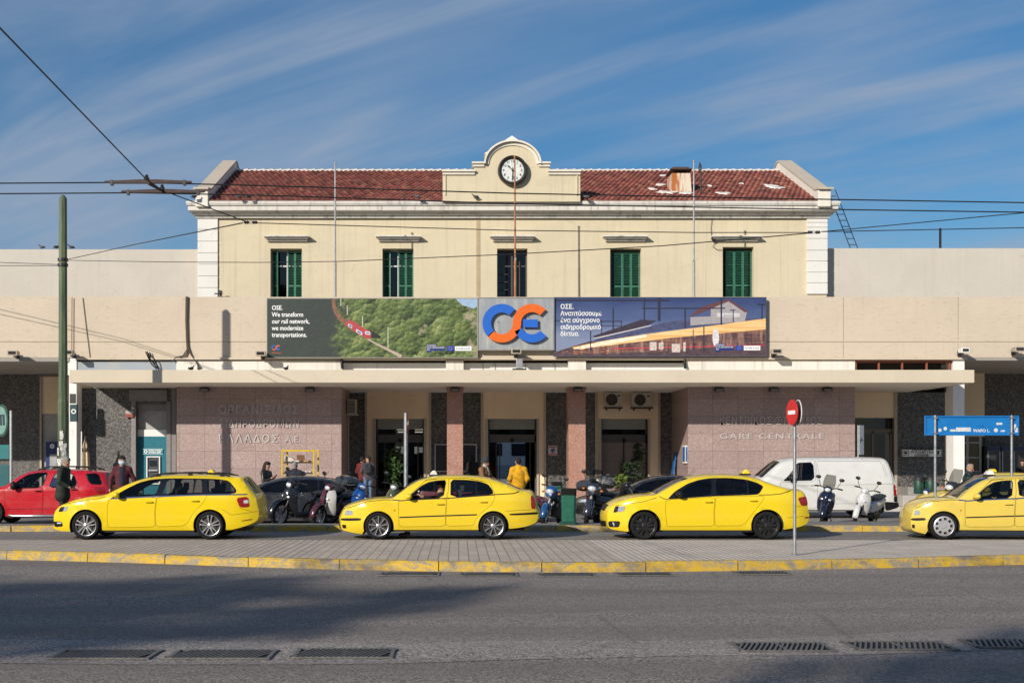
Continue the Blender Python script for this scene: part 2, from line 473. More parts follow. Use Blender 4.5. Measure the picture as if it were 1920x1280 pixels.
station = thing('station_building', 'two-storey cream railway station with red tiled roof, clock gable and long canopy', 'building')
def wall_holes(mb, x0, x1, z0, z1, yf, rev, holes, back=None):
    """front wall sheet at yf with rectangular openings (x0,x1,z0,z1) and reveals of depth rev"""
    xs = sorted({x0, x1, *[h[0] for h in holes], *[h[1] for h in holes]}); zs = sorted({z0, z1, *[h[2] for h in holes], *[h[3] for h in holes]})
    for a, b in zip(xs, xs[1:]):
        for c, d in zip(zs, zs[1:]):
            mx, mz = (a+b)/2, (c+d)/2
            if any(h[0] < mx < h[1] and h[2] < mz < h[3] for h in holes): continue
            mb.add([(a,yf,c),(b,yf,c),(b,yf,d),(a,yf,d)], [(0,1,2,3)])
    for (a, b, c, d) in holes:
        y2 = yf+rev
        mb.add([(a,yf,c),(a,y2,c),(a,y2,d),(a,yf,d)], [(0,1,2,3)])
        mb.add([(b,yf,c),(b,yf,d),(b,y2,d),(b,y2,c)], [(0,1,2,3)])
        mb.add([(a,yf,d),(a,y2,d),(b,y2,d),(b,yf,d)], [(0,1,2,3)])
        mb.add([(a,yf,c),(b,yf,c),(b,y2,c),(a,y2,c)], [(0,1,2,3)])

UY = 34.6
XL, XR = px(372, UY), px(1550, UY)
zc0 = pz(400, 34.2)                       # underside of the cornice
wins = [(507,566),(717,775),(932,989),(1144,1202),(1355,1413)]
holes = [(px(a,UY), px(b,UY), 8.15, pz(466 if i < 4 else 463, UY)) for i, (a, b) in enumerate(wins)]
mb = MB(); wall_holes(mb, XL, XR, 6.5, zc0+.4, UY, .34, holes)
for X in (XL, XR): mb.add([(X,UY,6.5),(X,43,6.5),(X,43,zc0+.4),(X,UY,zc0+.4)], [(3,2,1,0)] if X == XL else [(0,1,2,3)])
mb.add([(XL,43,6.5),(XR,43,6.5),(XR,43,zc0+.4),(XL,43,zc0+.4)], [(3,2,1,0)])
mb.build('upper_wall', CREAM, station)
# a dim room behind the windows
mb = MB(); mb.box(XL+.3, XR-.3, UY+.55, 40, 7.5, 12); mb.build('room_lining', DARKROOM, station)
# quoins of white plaster at both corners
for x0, x1, tops in ((372,408,(405,431,453,475,496,518,540,560)), (1513,1550,(405,410,418,427,448,470,490,511,531,552))):
    mb = MB()
    ys = list(tops)
    for a, b in zip(ys, ys[1:]):
        mb.box(px(x0,UY)-.02, px(x1,UY)+.02, UY-.05, UY-.002, pz(b,UY)+.015, pz(a,UY)-.015)
    mb.box(px(x0,UY), px(x1,UY), UY-.028, UY-.002, pz(ys[-1],UY), pz(ys[0],UY))
    mb.build('quoin', WHITE, station, bev=.008)
# shallow corner pilaster lines on the cream wall
mb = MB()
mb.box(px(893,UY), px(900,UY), UY-.012, UY-.001, 8, zc0)
mb.build('downpipe', plain('painted_pipe', (.42,.33,.20), .6), station)

# ---- windows
SHUT = plain('green_shutter_paint', (.032,.15,.092), .5, var=.25)
WHITEFR = plain('white_window_frame', (.60,.60,.58), .5)
def shutter_leaf(w, h, parent, x, y, z, ang=0):
    mb = MB(); fr = .05
    mb.box(0,fr,0,.04,0,h); mb.box(w-fr,w,0,.04,0,h); mb.box(fr,w-fr,0,.04,h-.09,h); mb.box(fr,w-fr,0,.04,0,.12); mb.box(fr,w-fr,0,.04,h*.48,h*.48+.08)
    n = int((h-.2)/.075)
    for k in range(n):
        zz = .14 + k*.075
        if abs(zz-h*.48-.04) < .07 or zz > h-.13: continue
        mb.obox((w/2, .02, zz), (w-2*fr, .045, .012), (R(-38),0,0))
    o = mb.build('shutter', SHUT, parent, loc=(x,y,z)); o.rotation_euler = (0,0,ang); return o
for i, (a, b, z0, z1) in enumerate(holes):
    yw = UY+.30; w = b-a; h = z1-z0-.06
    mb = MB(); f = .06
    mb.box(a,a+f,yw,yw+.05,z0,z1); mb.box(b-f,b,yw,yw+.05,z0,z1); mb.box(a+f,b-f,yw,yw+.05,z1-f,z1); mb.box((a+b)/2-.04,(a+b)/2+.04,yw,yw+.05,z0,z1-f)
    mb.box(a+f,(a+b)/2-.04,yw+.003,yw+.045,z1-.75,z1-.69); mb.box((a+b)/2+.04,b-f,yw+.003,yw+.045,z1-.75,z1-.69)
    wn = mb.build('window', WHITEFR if i < 2 else plain('dark_window_frame', (.06,.05,.045), .5), station)
    mb = MB(); mb.add([(a+f,yw+.03,z0),(b-f,yw+.03,z0),(b-f,yw+.03,z1-f),(a+f,yw+.03,z1-f)], [(0,1,2,3)]); mb.build('pane', DGLASS, wn)
    ys = UY+.2; lw = .34
    if i in (0, 1):
        shutter_leaf(.34, h, wn, a+.03, UY+.26, z0, R(-38) if i == 0 else R(-20))
        for k in range(2): shutter_leaf(lw, h, wn, b-.02-(2-k)*(lw-.005), ys, z0)
    elif i in (3, 4):
        lw = (w-.22)/3
        for k in range(3): shutter_leaf(lw-.008, h-.04, wn, a+.20+k*lw, ys, z0)
    else:
        mb = MB()
        for k in range(4): mb.box(a+.04+k*.005, a+.05, UY+.12, UY+.14, z0, z1)
        for k in range(6): mb.box(a+.08, a+.5, yw-.03, yw-.002, z0+.35*k+.3, z0+.35*k+.33)
        mb.box(b-.36, b-.32, yw-.04, yw-.001, z0, z1-.5)
        mb.build('window_bar', plain('dark_window_frame', (.06,.05,.045), .5), wn)
    # drip hood above the window
    xm0, xm1 = [(494,580),(704,790),(919,1004),(1131,1216),(1335,1428)][i]
    X0h, X1h = px(xm0, UY-.2), px(xm1, UY-.2); zt = pz(441.5, UY-.2)
    mb = MB()
    mb.box(X0h, X1h, UY-.24, UY-.001, zt-.06, zt); mb.box(X0h+.08, X1h-.08, UY-.17, UY-.001, zt-.13, zt-.06); mb.box(X0h+.12, X1h-.12, UY-.08, UY-.001, zt-.22, zt-.13)
    mb.build('window_hood', CORN, station, bev=.012)

# ---- cornice: stepped section all round the eaves
mb = MB(); prof = [(.05,-.34),(.14,-.34),(.14,-.24),(.30,-.20),(.34,-.12),(.52,-.08),(.52,.10),(.58,.13),(.62,.22),(.62,.30),(.55,.33),(0,.33)]
zt = pz(388, 34.05)
def corn_ring(d, z):
    e = d*.68; d = d*.66
    return [(XL-e, UY-d, z), (XR+e, UY-d, z), (XR+e, 42, z), (XL-e, 42, z)]
rings = [corn_ring(d, zt+h) for d, h in prof]
n = 4
vs = [p for r in rings for p in r]; fs = []
for i in range(len(rings)-1):
    for j in (0, 1, 3): fs.append((i*n+j, i*n+(j+1)%n, (i+1)*n+(j+1)%n, (i+1)*n+j))
mb.add(vs, fs); mb.build('cornice', CORN, station, fix=True)

# ---- tiled roof: rows of clay tiles, each a curved tile with its own firing colour
def tile_mat():
    t = NT('clay_roof_tiles'); a = t.node('ShaderNodeAttribute', attribute_name='tile_colour')
    v = t.coords(); n = t.noise(v, 7, 5, .7); big = t.noise(v, .7, 4, .6)
    c = t.mix(t.math('MULTIPLY', t.ramp(big, [(.35,0),(.7,1)]), .4), a.outputs['Color'], (.24,.075,.055))
    c = t.mix(t.math('MULTIPLY', t.ramp(n, [(.5,0),(.8,1)]), .35), c, (.10,.055,.045))
    t.col(c); t.rough(.8); t.bump(n, .3, .01); return t.mat
TILES = tile_mat()
zr0 = zt+.30; Yr0 = 34.25; Yr1, zr1 = 38.5, pz(321, 38.5)
XRL, XRR = XL+.35, XR-.35
rng = random.Random(11)
mb = MB(); cols = []
rows = 21; sl = Vector((0, Yr1-Yr0, zr1-zr0)); nrm = Vector((0, -sl.z, sl.y)).normalized(); tw = .235
nc = int((XRR-XRL)/tw)
for r in range(rows):
    p0 = Vector((0,Yr0,zr0)) + sl*(r/rows); p1 = Vector((0,Yr0,zr0)) + sl*((r+1.12)/rows)
    for c in range(nc):
        x = XRL + (c + (.5 if r % 2 else 0))*tw + rng.uniform(-.008,.008)
        lift = rng.uniform(0,.014); vs = []
        for p, e in ((p0, .045), (p1, .0)):
            for k in range(4):
                u = k/3; hgt = e + lift + .05*math.sin(math.pi*u)
                q = p + nrm*hgt; vs.append((x+u*tw*1.04, q.y, q.z))
        vs += [(x, p0.y, p0.z), (x+tw, p0.y, p0.z)]
        mb.add(vs, [(0,1,5,4),(1,2,6,5),(2,3,7,6),(8,9,3,2,1,0)])
        g = rng.random(); k = rng.uniform(.6,1.35)
        base = (.31,.105,.083) if g < .6 else ((.37,.17,.115) if g < .85 else (.21,.075,.062))
        cols += [mul(base, k)]*4
roof = mb.build('tiled_roof', TILES, station)
at_ = roof.data.color_attributes.new('tile_colour', 'FLOAT_COLOR', 'CORNER')
i = 0
for p in roof.data.polygons:
    for li in p.loop_indices: at_.data[li].color = (*cols[p.index], 1)
mb = MB(); mb.add([(XL,Yr0,zr0-.02),(XR,Yr0,zr0-.02),(XR,Yr1,zr1-.02),(XL,Yr1,zr1-.02),(XR,42.8,zr0-.02),(XL,42.8,zr0-.02)], [(0,1,2,3),(3,2,4,5)])
mb.build('roof_deck', plain('roof_deck', (.16,.04,.028), .9), station)
# white mortar ridge with half-round ridge tiles
mb = MB(); x = XRL
while x < XRR:
    mb.lathe([(.11,0),(.135,.33),(.15,.34),(.15,.42)], (x, Yr1, zr1-.03), 'x', 8, R(0), R(180)); x += .42
mb.box(XRL, XRR, Yr1-.17, Yr1+.17, zr1-.16, zr1+.015)
mb.build('ridge', plaster('ridge_mortar', (.66,.62,.57), .5), station, smooth=40)
# mortar patches smeared on the right roof slope
MORT = plaster('mortar_patch', (.74,.69,.64), .3)
mb = MB()
for (x0, x1, y, hh) in ((1212,1232,358,5),(1223,1272,364,6),(1270,1300,366,5),(1225,1250,350,4),(1236,1254,333,4),(1430,1458,352,7),(1384,1396,348,3),(1342,1368,366,5),(1440,1472,356,4),(1325,1334,352,4)):
    k = rng.randint(7, 10); t0 = (368-y)/47.0*1.0
    # find the slope parameter that shows at this pixel row
    best = min((abs(pz(y, Yr0+sl.y*q)-(zr0+sl.z*q)), q) for q in [i/200 for i in range(201)])[1]
    cx, rx = (px(x0, Yr0+sl.y*best)+px(x1, Yr0+sl.y*best))/2, (x1-x0)/2*36.5/F
    c0 = Vector((cx, Yr0, zr0)) + Vector((0, sl.y, sl.z))*best + nrm*.085
    ring = []; top = []
    for j in range(16):
        a = 2*math.pi*j/16; rr = rng.uniform(.45,1.2)
        d = Vector((math.cos(a)*rx*rr, 0, 0)) + sl.normalized()*math.sin(a)*hh/2*.085*rr
        ring.append(c0 + d); top.append(c0 + d*.75 + nrm*.03)
    mb.loft([ring, top])
mb.build('mortar_patch', MORT, station)
# raking gable parapets
mb = MB()
for xa, xb in ((XL+.02, XL+.58), (XR-.58, XR-.02)):
    mb.prism([(34.15,zr0-.25),(34.15,zr0+.55),(34.5,zr0+.62),(Yr1-.1,zr1+.42),(Yr1+.1,zr1+.42),(42.5,zr0+.5),(42.5,zr0-.25)], 'x', xa, xb)
mb.build('gable_parapet', plaster('gable_plaster', (.74,.70,.62), .35), station, bev=.03)
mb = MB()
for xa, xb in ((XL-.06, XL+.62), (XR-.62, XR+.06)):
    mb.prism([(34.06,zr0+.50),(34.06,zr0+.58),(34.5,zr0+.68),(Yr1-.1,zr1+.50),(Yr1+.1,zr1+.50),(42.5,zr0+.58),(42.5,zr0+.5),(Yr1+.1,zr1+.42),(Yr1-.1,zr1+.42),(34.5,zr0+.6)], 'x', xa, xb)
mb.build('gable_coping', plaster('coping_stone', (.52,.45,.36), .4), station)

# ---- clock gable
PY = 34.1
def pp(x, y): return (px(x, PY), pz(y, PY))
outl = [(830,378),(830,323),(889,323),(889,308),(907,308)]
cx_, cy_ = 961, 318
for k in range(0, 25):
    a = math.pi - math.pi*k/24
    outl.append((cx_+50.5*math.cos(a), cy_-10-41*math.sin(a)))
outl += [(1014,308),(1029,308),(1029,323),(1088,323),(1088,378)]
mb = MB(); mb.prism([pp(*p) for p in outl], 'y', PY, PY+.7); mb.build('clock_gable', CREAM, station, fix=True)
mb = MB()   # copings on the shoulders and the moulded arch
for (a, b, y) in ((830,890,323),(1028,1088,323),(886,908,308),(1010,1031,308)):
    mb.box(px(a,PY)-.03, px(b,PY)+.03, PY-.10, PY+.75, pz(y,PY)+.001, pz(y-3.5,PY))
    mb.box(px(a,PY), px(b,PY), PY-.05, PY-.001, pz(y+5,PY), pz(y,PY))
for (r0, r1, d) in ((50.5, 53.8, .12), (44.5, 49.5, .035)):
    pts = []; A = [math.pi - math.pi*k/28 for k in range(29)]
    o_ = [pp(cx_+r1*math.cos(a), cy_-10-(r1-9.5)*math.sin(a)) for a in A]; i_ = [pp(cx_+r0*math.cos(a), cy_-10-(r0-9.5)*math.sin(a)) for a in A]
    mb.prism(o_ + i_[::-1], 'y', PY-d, PY+(.75 if r0 > 50 else -.001))
mb.build('gable_moulding', plaster('cream_white_trim', (.70,.655,.565), .35), station, fix=True)
mb = MB()   # little saddle roof behind the arch
pk = Vector((px(960,34.5), 34.5, pz(254.5,34.5))); l = pp(908,284); r = pp(1011,284)
mb.add([(l[0],34.35,l[1]),pk,(r[0],34.35,r[1]),(l[0],37.5,l[1]),(pk.x,37.5,pk.z),(r[0],37.5,r[1])], [(0,2,1),(0,1,4,3),(1,2,5,4),(0,3,5,2),(3,4,5)])
mb.build('gable_saddle', plaster('saddle_plaster', (.74,.71,.66), .3), station, fix=True)
mb = MB()
for x in (835, 1082): mb.box(px(x,PY)-.02, px(x,PY)+.02, PY-.03, PY-.001, pz(366,PY), pz(327,PY))
mb.build('gable_pilaster', CREAM, station)

# ---- chimney
mb = MB(); Yc = 35.2; xa, xb = px(1259,Yc), px(1296,Yc); zb, zt2 = pz(366,Yc), pz(324,Yc)
mb.loft([[(xa-.06,Yc,zb-.6),(xb+.08,Yc,zb-.6),(xb+.08,Yc+.9,zb-.6),(xa-.06,Yc+.9,zb-.6)],[(xa+.03,Yc+.05,zt2),(xb-.03,Yc+.05,zt2),(xb-.03,Yc+.8,zt2),(xa+.03,Yc+.8,zt2)]])
def chim_mat():
    t = NT('rust_stained_chimney'); v = t.coords((2.5,2.5,.3)); n = t.noise(v, 1.8, 5, .6, .2)
    t.col(t.mix(t.ramp(n, [(.44,0),(.56,1)]), (.66,.58,.46), (.40,.13,.035))); t.rough(.9); return t.mat
mb.build('chimney', chim_mat(), station)
mb = MB(); zz = zt2
for ax in (xa+.1, xb-.16):
    for ay in (Yc+.1, Yc+.62): mb.box(ax, ax+.06, ay, ay+.06, zz, zz+.16)
mb.loft([[(xa-.06,Yc-.05,zz+.16),(xb+.06,Yc-.05,zz+.16),(xb+.06,Yc+.9,zz+.16),(xa-.06,Yc+.9,zz+.16)],[(xa+.12,Yc+.15,zz+.33),(xb-.12,Yc+.15,zz+.33),(xb-.12,Yc+.7,zz+.33),(xa+.12,Yc+.7,zz+.33)]])
mb.build('chimney_cap', plain('rusty_cap', (.11,.06,.045), .8), station)
mb = MB()  # bent vent pipe beside the chimney
Yv = 35.0
mb.tube([at0(1314,362,Yv),at0(1314,318,Yv)], .035); mb.tube([at0(1314,322,Yv),at0(1314.5,312,Yv),at0(1312,305,Yv),at0(1311,312,Yv),at0(1311,322,Yv)], .035)
mb.build('vent_pipe', DARKMETAL, station)

# ---- wings and parapet
WY = 34.95
ww = MB(); ww.box(-60, XL-.0, WY, WY+6, 6, pz(467.5,WY)); ww.build('wing_wall', WING, station)
ww = MB(); ww.box(XR+.0, 70, WY, WY+6, 6, pz(465.5,WY)); ww.build('wing_wall', WING, station)
PAR = 31.75
mb = MB()
xj = [-60] + [px(x, PAR) for x in (1582, 1797)] + [70]
for a, b in zip(xj, xj[1:]):
    mb.box(a+.012, b-.012, PAR, PAR+.3, pz(641,PAR)+.012, pz(556.5,PAR)); mb.box(a+.012, b-.012, PAR, PAR+.3, 6.02, pz(641,PAR)-.012)
mb.box(-60, 70, PAR+.02, PAR+.29, 6.03, pz(557.5,PAR))
mb.build('parapet', PARA, station, bev=.01)
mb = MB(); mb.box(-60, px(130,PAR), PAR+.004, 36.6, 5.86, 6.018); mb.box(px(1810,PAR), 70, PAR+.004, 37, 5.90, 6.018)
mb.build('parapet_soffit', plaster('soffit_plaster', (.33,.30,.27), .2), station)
mb = MB(); mb.box(px(143,PAR), px(1812,PAR), PAR-.05, PAR+.25, 5.93, 6.016); mb.build('parapet_lip', PARA, station)
mb = MB(); mb.box(-60, 70, PAR+.3, UY-.001, 7.0, 7.1); mb.build('terrace', CONC, station)

# band between canopy and parapet
z0b, z1b = 5.302, 5.926
mb = MB(); mb.box(px(143,PAR), px(330,PAR), 31.80, 32.6, z0b, z1b-.08); mb.build('faded_band', BLUEBAND, station)
mb = MB(); mb.box(px(330,PAR)+.004, px(641,PAR), 31.78, 32.6, z0b, z1b-.04); mb.box(px(1288,PAR), px(1604,PAR), 31.78, 32.6, z0b, z1b-.02)
for a, b in ((836,869),(1066,1099)): mb.box(px(a,PAR), px(b,PAR), 31.80, 32.6, z0b, z1b-.03)
mb.box(px(130,PAR)-.1, px(143,PAR), 31.82, 32.6, z0b, z1b)
mb.build('band_pier', BAND, station)
mb = MB(); 
for a, b in ((641,836),(869,1066),(1099,1288)): mb.box(px(a,PAR)+.003, px(b,PAR)-.003, 32.02, 32.6, z0b, z1b-.10)
mb.build('band_panel', plaster('pale_band_panel', (.70,.70,.70), .35), station)
mb = MB()
for x in (905, 928, 985, 1040): mb.box(px(x,32.0), px(x,32.0)+.02, 32.0, 32.018, z0b, z1b-.12)
mb.build('panel_joint', plain('panel_joint', (.25,.25,.25), .8), station)
# rust-red mesh vent on the right
mb = MB(); RUST = plain('rust_red_steel', (.26,.075,.045), .8)
xa, xb = px(1606,PAR), px(1786,PAR)
mb.box(xa, xb, 31.85, 31.92, z1b-.10, z1b-.03); mb.box(xa, xb, 31.85, 31.92, z0b, z0b+.03)
for x in (1606,1649,1693,1739,1782): mb.box(px(x,PAR), px(x,PAR)+.06, 31.84, 31.90, z0b, z1b-.03)
vt = mb.build('vent_opening', RUST, station)
mb = MB()
for k in range(46):
    x = px(1693,PAR) + (px(1782,PAR)-px(1693,PAR))*k/45
    mb.obox((x, 31.95, z0b+.09), (.012,.012,.22), (0,R(18),0)); mb.obox((x, 31.953, z0b+.09), (.012,.012,.22), (0,R(-18),0))
mb.build('wire_mesh', STEEL, vt)
mb = MB(); mb.box(xa, xb, 32.5, 32.6, z0b, z1b); mb.build('vent_back', DARKROOM, vt)

# ---- canopy
mb = MB(); CXL, CXR = px(130,30), px(1827,30)
mb.box(CXL, CXR, 30.0, 30.14, 4.80, 5.30); mb.box(CXL, CXL+.14, 30.141, 33.0, 4.802, 5.298); mb.box(CXR-.14, CXR, 30.141, 33.0, 4.802, 5.298)
mb.box(CXL+.141, CXR-.141, 30.141, 33.0, 5.05, 5.294)
mb.build('canopy', CANOPY, station, bev=.012)
mb = MB(); mb.box(CXL+.142, CXR-.142, 30.142, 34.19, 4.806, 4.86)
cs = mb.build('canopy_soffit', plaster('soffit_paint', (.74,.66,.57), .3, (.45,.38,.3)), station)
# ---- ground floor
zg = .16
GY, CYW = 31.75, 34.2
mb = MB(); mb.box(px(331,GY), px(640,GY), GY, CYW+.3, zg, 4.804); mb.box(px(1290,GY), px(1603,GY), GY, CYW+.3, zg, 4.804)
mb.build('granite_block', PINK, station)
for a, b in ((838,868),(1066,1098)):
    mb = MB(); mb.box(px(a,GY), px(b,GY), GY, GY+.62, zg, 4.804); mb.box(px(a,GY)-.03, px(b,GY)+.03, GY-.03, GY+.65, 4.70, 4.803)
    mb.build('pillar', PILLAR, station)
# centre wall with three door bays
bays = [(685,808,703,797),(902,1023,913,1008),(1116,1237,1125,1216)]
zl = pz(785, CYW)
mb = MB(); segs = [(640,685),(808,902),(1023,1116),(1237,1296)]
for a, b in segs: mb.box(px(a,CYW), px(b,CYW), CYW, CYW+.3, zg, 4.804)
mb.build('granite_panel', DGRAN, station)
mb = MB()
for (a, b, c, d) in bays:
    mb.box(px(a,CYW)+.002, px(b,CYW)-.002, CYW-.03, CYW+.28, zl, 4.803)
    mb.box(px(a,CYW)+.002, px(c,CYW), CYW-.028, CYW+.28, zg, zl-.002); mb.box(px(d,CYW), px(b,CYW)-.002, CYW-.028, CYW+.28, zg, zl-.002)
mb.build('door_surround', CREAM2, station)
mb = MB()
for (a, b, c, d) in bays:
    for x in (a+1.5, b-1.5, c, d): mb.box(px(x,CYW)-.05, px(x,CYW)+.05, CYW-.07, CYW-.031, zg, 4.80 if x in (a+1.5, b-1.5) else zl)
mb.build('jamb_strip', WFRAME, station)
SHUTR = plain('roller_shutter_paint', (.25,.265,.25), .6)
HEADER = plain('door_header', (.075,.072,.068), .5)
for k, (a, b, c, d) in enumerate(bays):
    xa, xb = px(c,CYW)+.05, px(d,CYW)-.05; Yd = CYW+.12
    mb = MB(); mb.box(xa, xb, Yd, Yd+.07, pz(829,CYW), pz(814,CYW)); mb.box(xa, xa+.06, Yd, Yd+.07, zg, zl-.01); mb.box(xb-.06, xb, Yd, Yd+.07, zg, zl-.01)
    dr = mb.build('entrance_door', HEADER, station)
    mb = MB()
    for q in range(5): mb.box(xa+.07, xb-.07, Yd-.04+.004*(q%2), Yd, zl-.09*q-.10, zl-.09*q-.012)
    mb.build('roller_shutter', SHUTR, dr)
    mb = MB(); mb.add([(xa+.06,Yd+.03,pz(814,CYW)),(xb-.06,Yd+.03,pz(814,CYW)),(xb-.06,Yd+.03,zl-.45),(xa+.06,Yd+.03,zl-.45)], [(0,1,2,3)]); mb.build('transom_pane', GLASS, dr)
    mb = MB(); mb.lathe([(0,.0),(.09,.0),(.09,.05)], (px((c+d)/2,CYW), Yd-.03, pz(825,CYW)), 'y', 14); mb.build('door_sensor', BLACK, dr)
    xm = (xa+xb)/2
    if k == 2:
        mb = MB(); mb.box(xa+.062, xm-.03, Yd+.02, Yd+.05, zg, pz(829,CYW)-.002); mb.box(xm+.03, xb-.062, Yd+.02, Yd+.05, zg, pz(829,CYW)-.002)
        mb.build('door_leaf', plain('brown_grey_door', (.20,.165,.145), .5), dr)
        mb = MB(); mb.box(xm-.028, xm+.028, Yd+.0, Yd+.06, zg, pz(829,CYW)-.002); mb.build('door_post', DARKMETAL, dr)
    else:
        mb = MB()
        for u in ((xm-.03) if k == 0 else xa+.5, xa+.35, xb-.3): mb.box(u, u+.05, Yd+.02, Yd+.06, zg, pz(829,CYW)-.002)
        mb.box(xa+.06, xb-.06, Yd+.022, Yd+.058, zg, zg+.1); mb.build('door_rail', DARKMETAL, dr)
        mb = MB(); mb.add([(xa+.06,Yd+.04,zg),((xb if k == 0 else xa+.5)-.06,Yd+.04,zg),((xb if k == 0 else xa+.5)-.06,Yd+.04,pz(829,CYW)),(xa+.06,Yd+.04,pz(829,CYW))], [(0,1,2,3)]); mb.build('door_pane', GLASS, dr)
# hall behind the doors: floor, ceiling, side walls, rear wall with an opening to the platforms
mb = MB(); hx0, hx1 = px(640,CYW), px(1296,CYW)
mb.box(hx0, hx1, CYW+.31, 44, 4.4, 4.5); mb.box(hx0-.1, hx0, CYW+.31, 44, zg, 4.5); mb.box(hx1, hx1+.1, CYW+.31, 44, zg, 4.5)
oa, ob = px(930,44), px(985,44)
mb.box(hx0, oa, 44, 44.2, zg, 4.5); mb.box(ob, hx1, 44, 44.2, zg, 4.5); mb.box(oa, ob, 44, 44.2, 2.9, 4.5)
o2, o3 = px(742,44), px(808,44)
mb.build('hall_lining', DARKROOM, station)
mb = MB()   # lit tubes and light boxes inside the hall
for (x0, x1, y0) in ((744,762,803.5),(778,795,803.5),(746,762,808.5),(778,795,808.5)):
    mb.box(px(x0,39), px(x1,39), 39, 39.06, pz(y0+2,39), pz(y0,39))
mb.build('ceiling_light', emit('fluorescent_tube', (1,.9,.72), 1.3), station)
mb = MB()
for (x0, x1, y0, y1) in ((742,760,837,850),(777,785,837,850),(786,797,838,848)):
    mb.box(px(x0,42), px(x1,42), 42, 42.06, pz(y1,42), pz(y0,42))
mb.build('lit_board', emit('lit_board', (.85,.85,.78), .42), station)

# left bay: granite, cash machine recess, white end column
LY = 32.25
mb = MB(); wall_holes(mb, px(131,LY), px(331,LY), zg, 4.804, LY, .35, [(px(256,LY), px(314,LY), zg, pz(757,LY))])
mb.build('granite_panel', DGRAN, station)
mb = MB()
mb.box(px(243,LY), px(314,LY), LY-.05, LY-.002, pz(752,LY), pz(731,LY)); 
for a, b in ((247,255.5),(313,321)): mb.box(px(a,LY), px(b,LY), LY-.06, LY-.002, zg, pz(752,LY)-.002)
mb.box(px(322,LY), px(331,LY)-.01, LY-.04, LY-.003, zg, 4.8)
mb.box(px(256,LY), px(313,LY), LY+.06, LY+.34, pz(768,LY), pz(757,LY))
mb.build('bay_frame', GREYPANEL, station)
mb = MB(); mb.box(px(256,LY), px(314,LY), LY+.2, LY+.34, pz(818,LY), pz(768,LY)-.002); mb.build('bay_panel', plain('pale_grey_panel', (.36,.35,.34), .5), station)
COLW = plaster('white_column_paint', (.78,.76,.73), .15)
for a, b in ((129,143),(1788,1809)):
    mb = MB(); mb.box(px(a,GY), px(b,GY), GY+.02, GY+.48, zg, 6.0); mb.build('column', COLW, station)
# right bay
mb = MB(); mb.box(px(1603,CYW), px(1676,CYW), CYW, CYW+.3, pz(783,CYW), 4.804); mb.box(px(1772,CYW)+.002, px(1788,CYW), CYW+.003, CYW+.3, zg, 4.803)
mb.build('lintel_panel', CREAM2, station)
mb = MB(); mb.box(px(1682,CYW), px(1772,CYW), CYW, CYW+.3, zg, 4.804); mb.build('granite_panel', DGRAN, station)
mb = MB(); mb.box(px(1676,CYW)+.002, px(1682,CYW)-.002, CYW-.03, CYW+.28, zg, 4.803); mb.build('jamb_strip', WFRAME, station)
mb = MB(); xa, xb = px(1603,CYW), px(1676,CYW); zd = pz(783,CYW)
BRF = plain('brown_metal_frame', (.16,.125,.105), .5)
for x in (1603, 1636, 1671): mb.box(px(x,CYW), px(x+4,CYW), CYW+.08, CYW+.14, zg, pz(808,CYW)-.002)
mb.box(xa, xb, CYW+.08, CYW+.14, pz(812,CYW), pz(804,CYW)); dr = mb.build('side_door', BRF, station)
mb = MB(); mb.add([(xa,CYW+.11,zg),(xb,CYW+.11,zg),(xb,CYW+.11,zd),(xa,CYW+.11,zd)], [(0,1,2,3)]); mb.build('pane', DGLASS, dr)
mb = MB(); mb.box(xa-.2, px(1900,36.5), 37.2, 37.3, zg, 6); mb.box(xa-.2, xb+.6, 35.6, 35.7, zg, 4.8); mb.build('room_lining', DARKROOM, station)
mb = MB(); mb.box(px(1690,33.9), px(1775,33.9), 33.4, 34.19, zg, .62); mb.build('granite_plinth', granite('grey_granite', (.22,.21,.20), (.42,.40,.38), 30), station)
# right wing behind the white column: beige pier with glazed screen, then granite
RY = 36.3
mb = MB(); mb.box(px(1775,RY), px(1846,RY), RY, RY+.2, pz(818,RY), 5.9); mb.build('beige_panel', CREAM2, station)
mb = MB()
for x in (1775,1812,1836): mb.box(px(x,RY), px(x+5,RY), RY+.02, RY+.08, zg, pz(818,RY)-.002)
for y in (828, 856, 882): mb.box(px(1775,RY), px(1841,RY), RY+.024, RY+.076, pz(y+3,RY), pz(y,RY))
gs = mb.build('glazed_screen', plain('grey_window_metal', (.40,.39,.37), .5), station)
mb = MB(); mb.add([(px(1775,RY),RY+.05,zg),(px(1845,RY),RY+.05,zg),(px(1845,RY),RY+.05,pz(818,RY)),(px(1775,RY),RY+.05,pz(818,RY))], [(0,1,2,3)]); mb.build('pane', DGLASS, gs)
mb = MB(); mb.box(px(1812,RY), px(1841,RY), RY+.01, RY+.06, zg, pz(884,RY)); mb.build('screen_panel', GREYPANEL, gs)
RW = 36.6
mb = MB(); mb.box(px(1846,RW), 70, RW, RW+.3, zg, 5.9); mb.build('granite_panel', DGRAN, station)
mb = MB()   # ticket machines against the granite
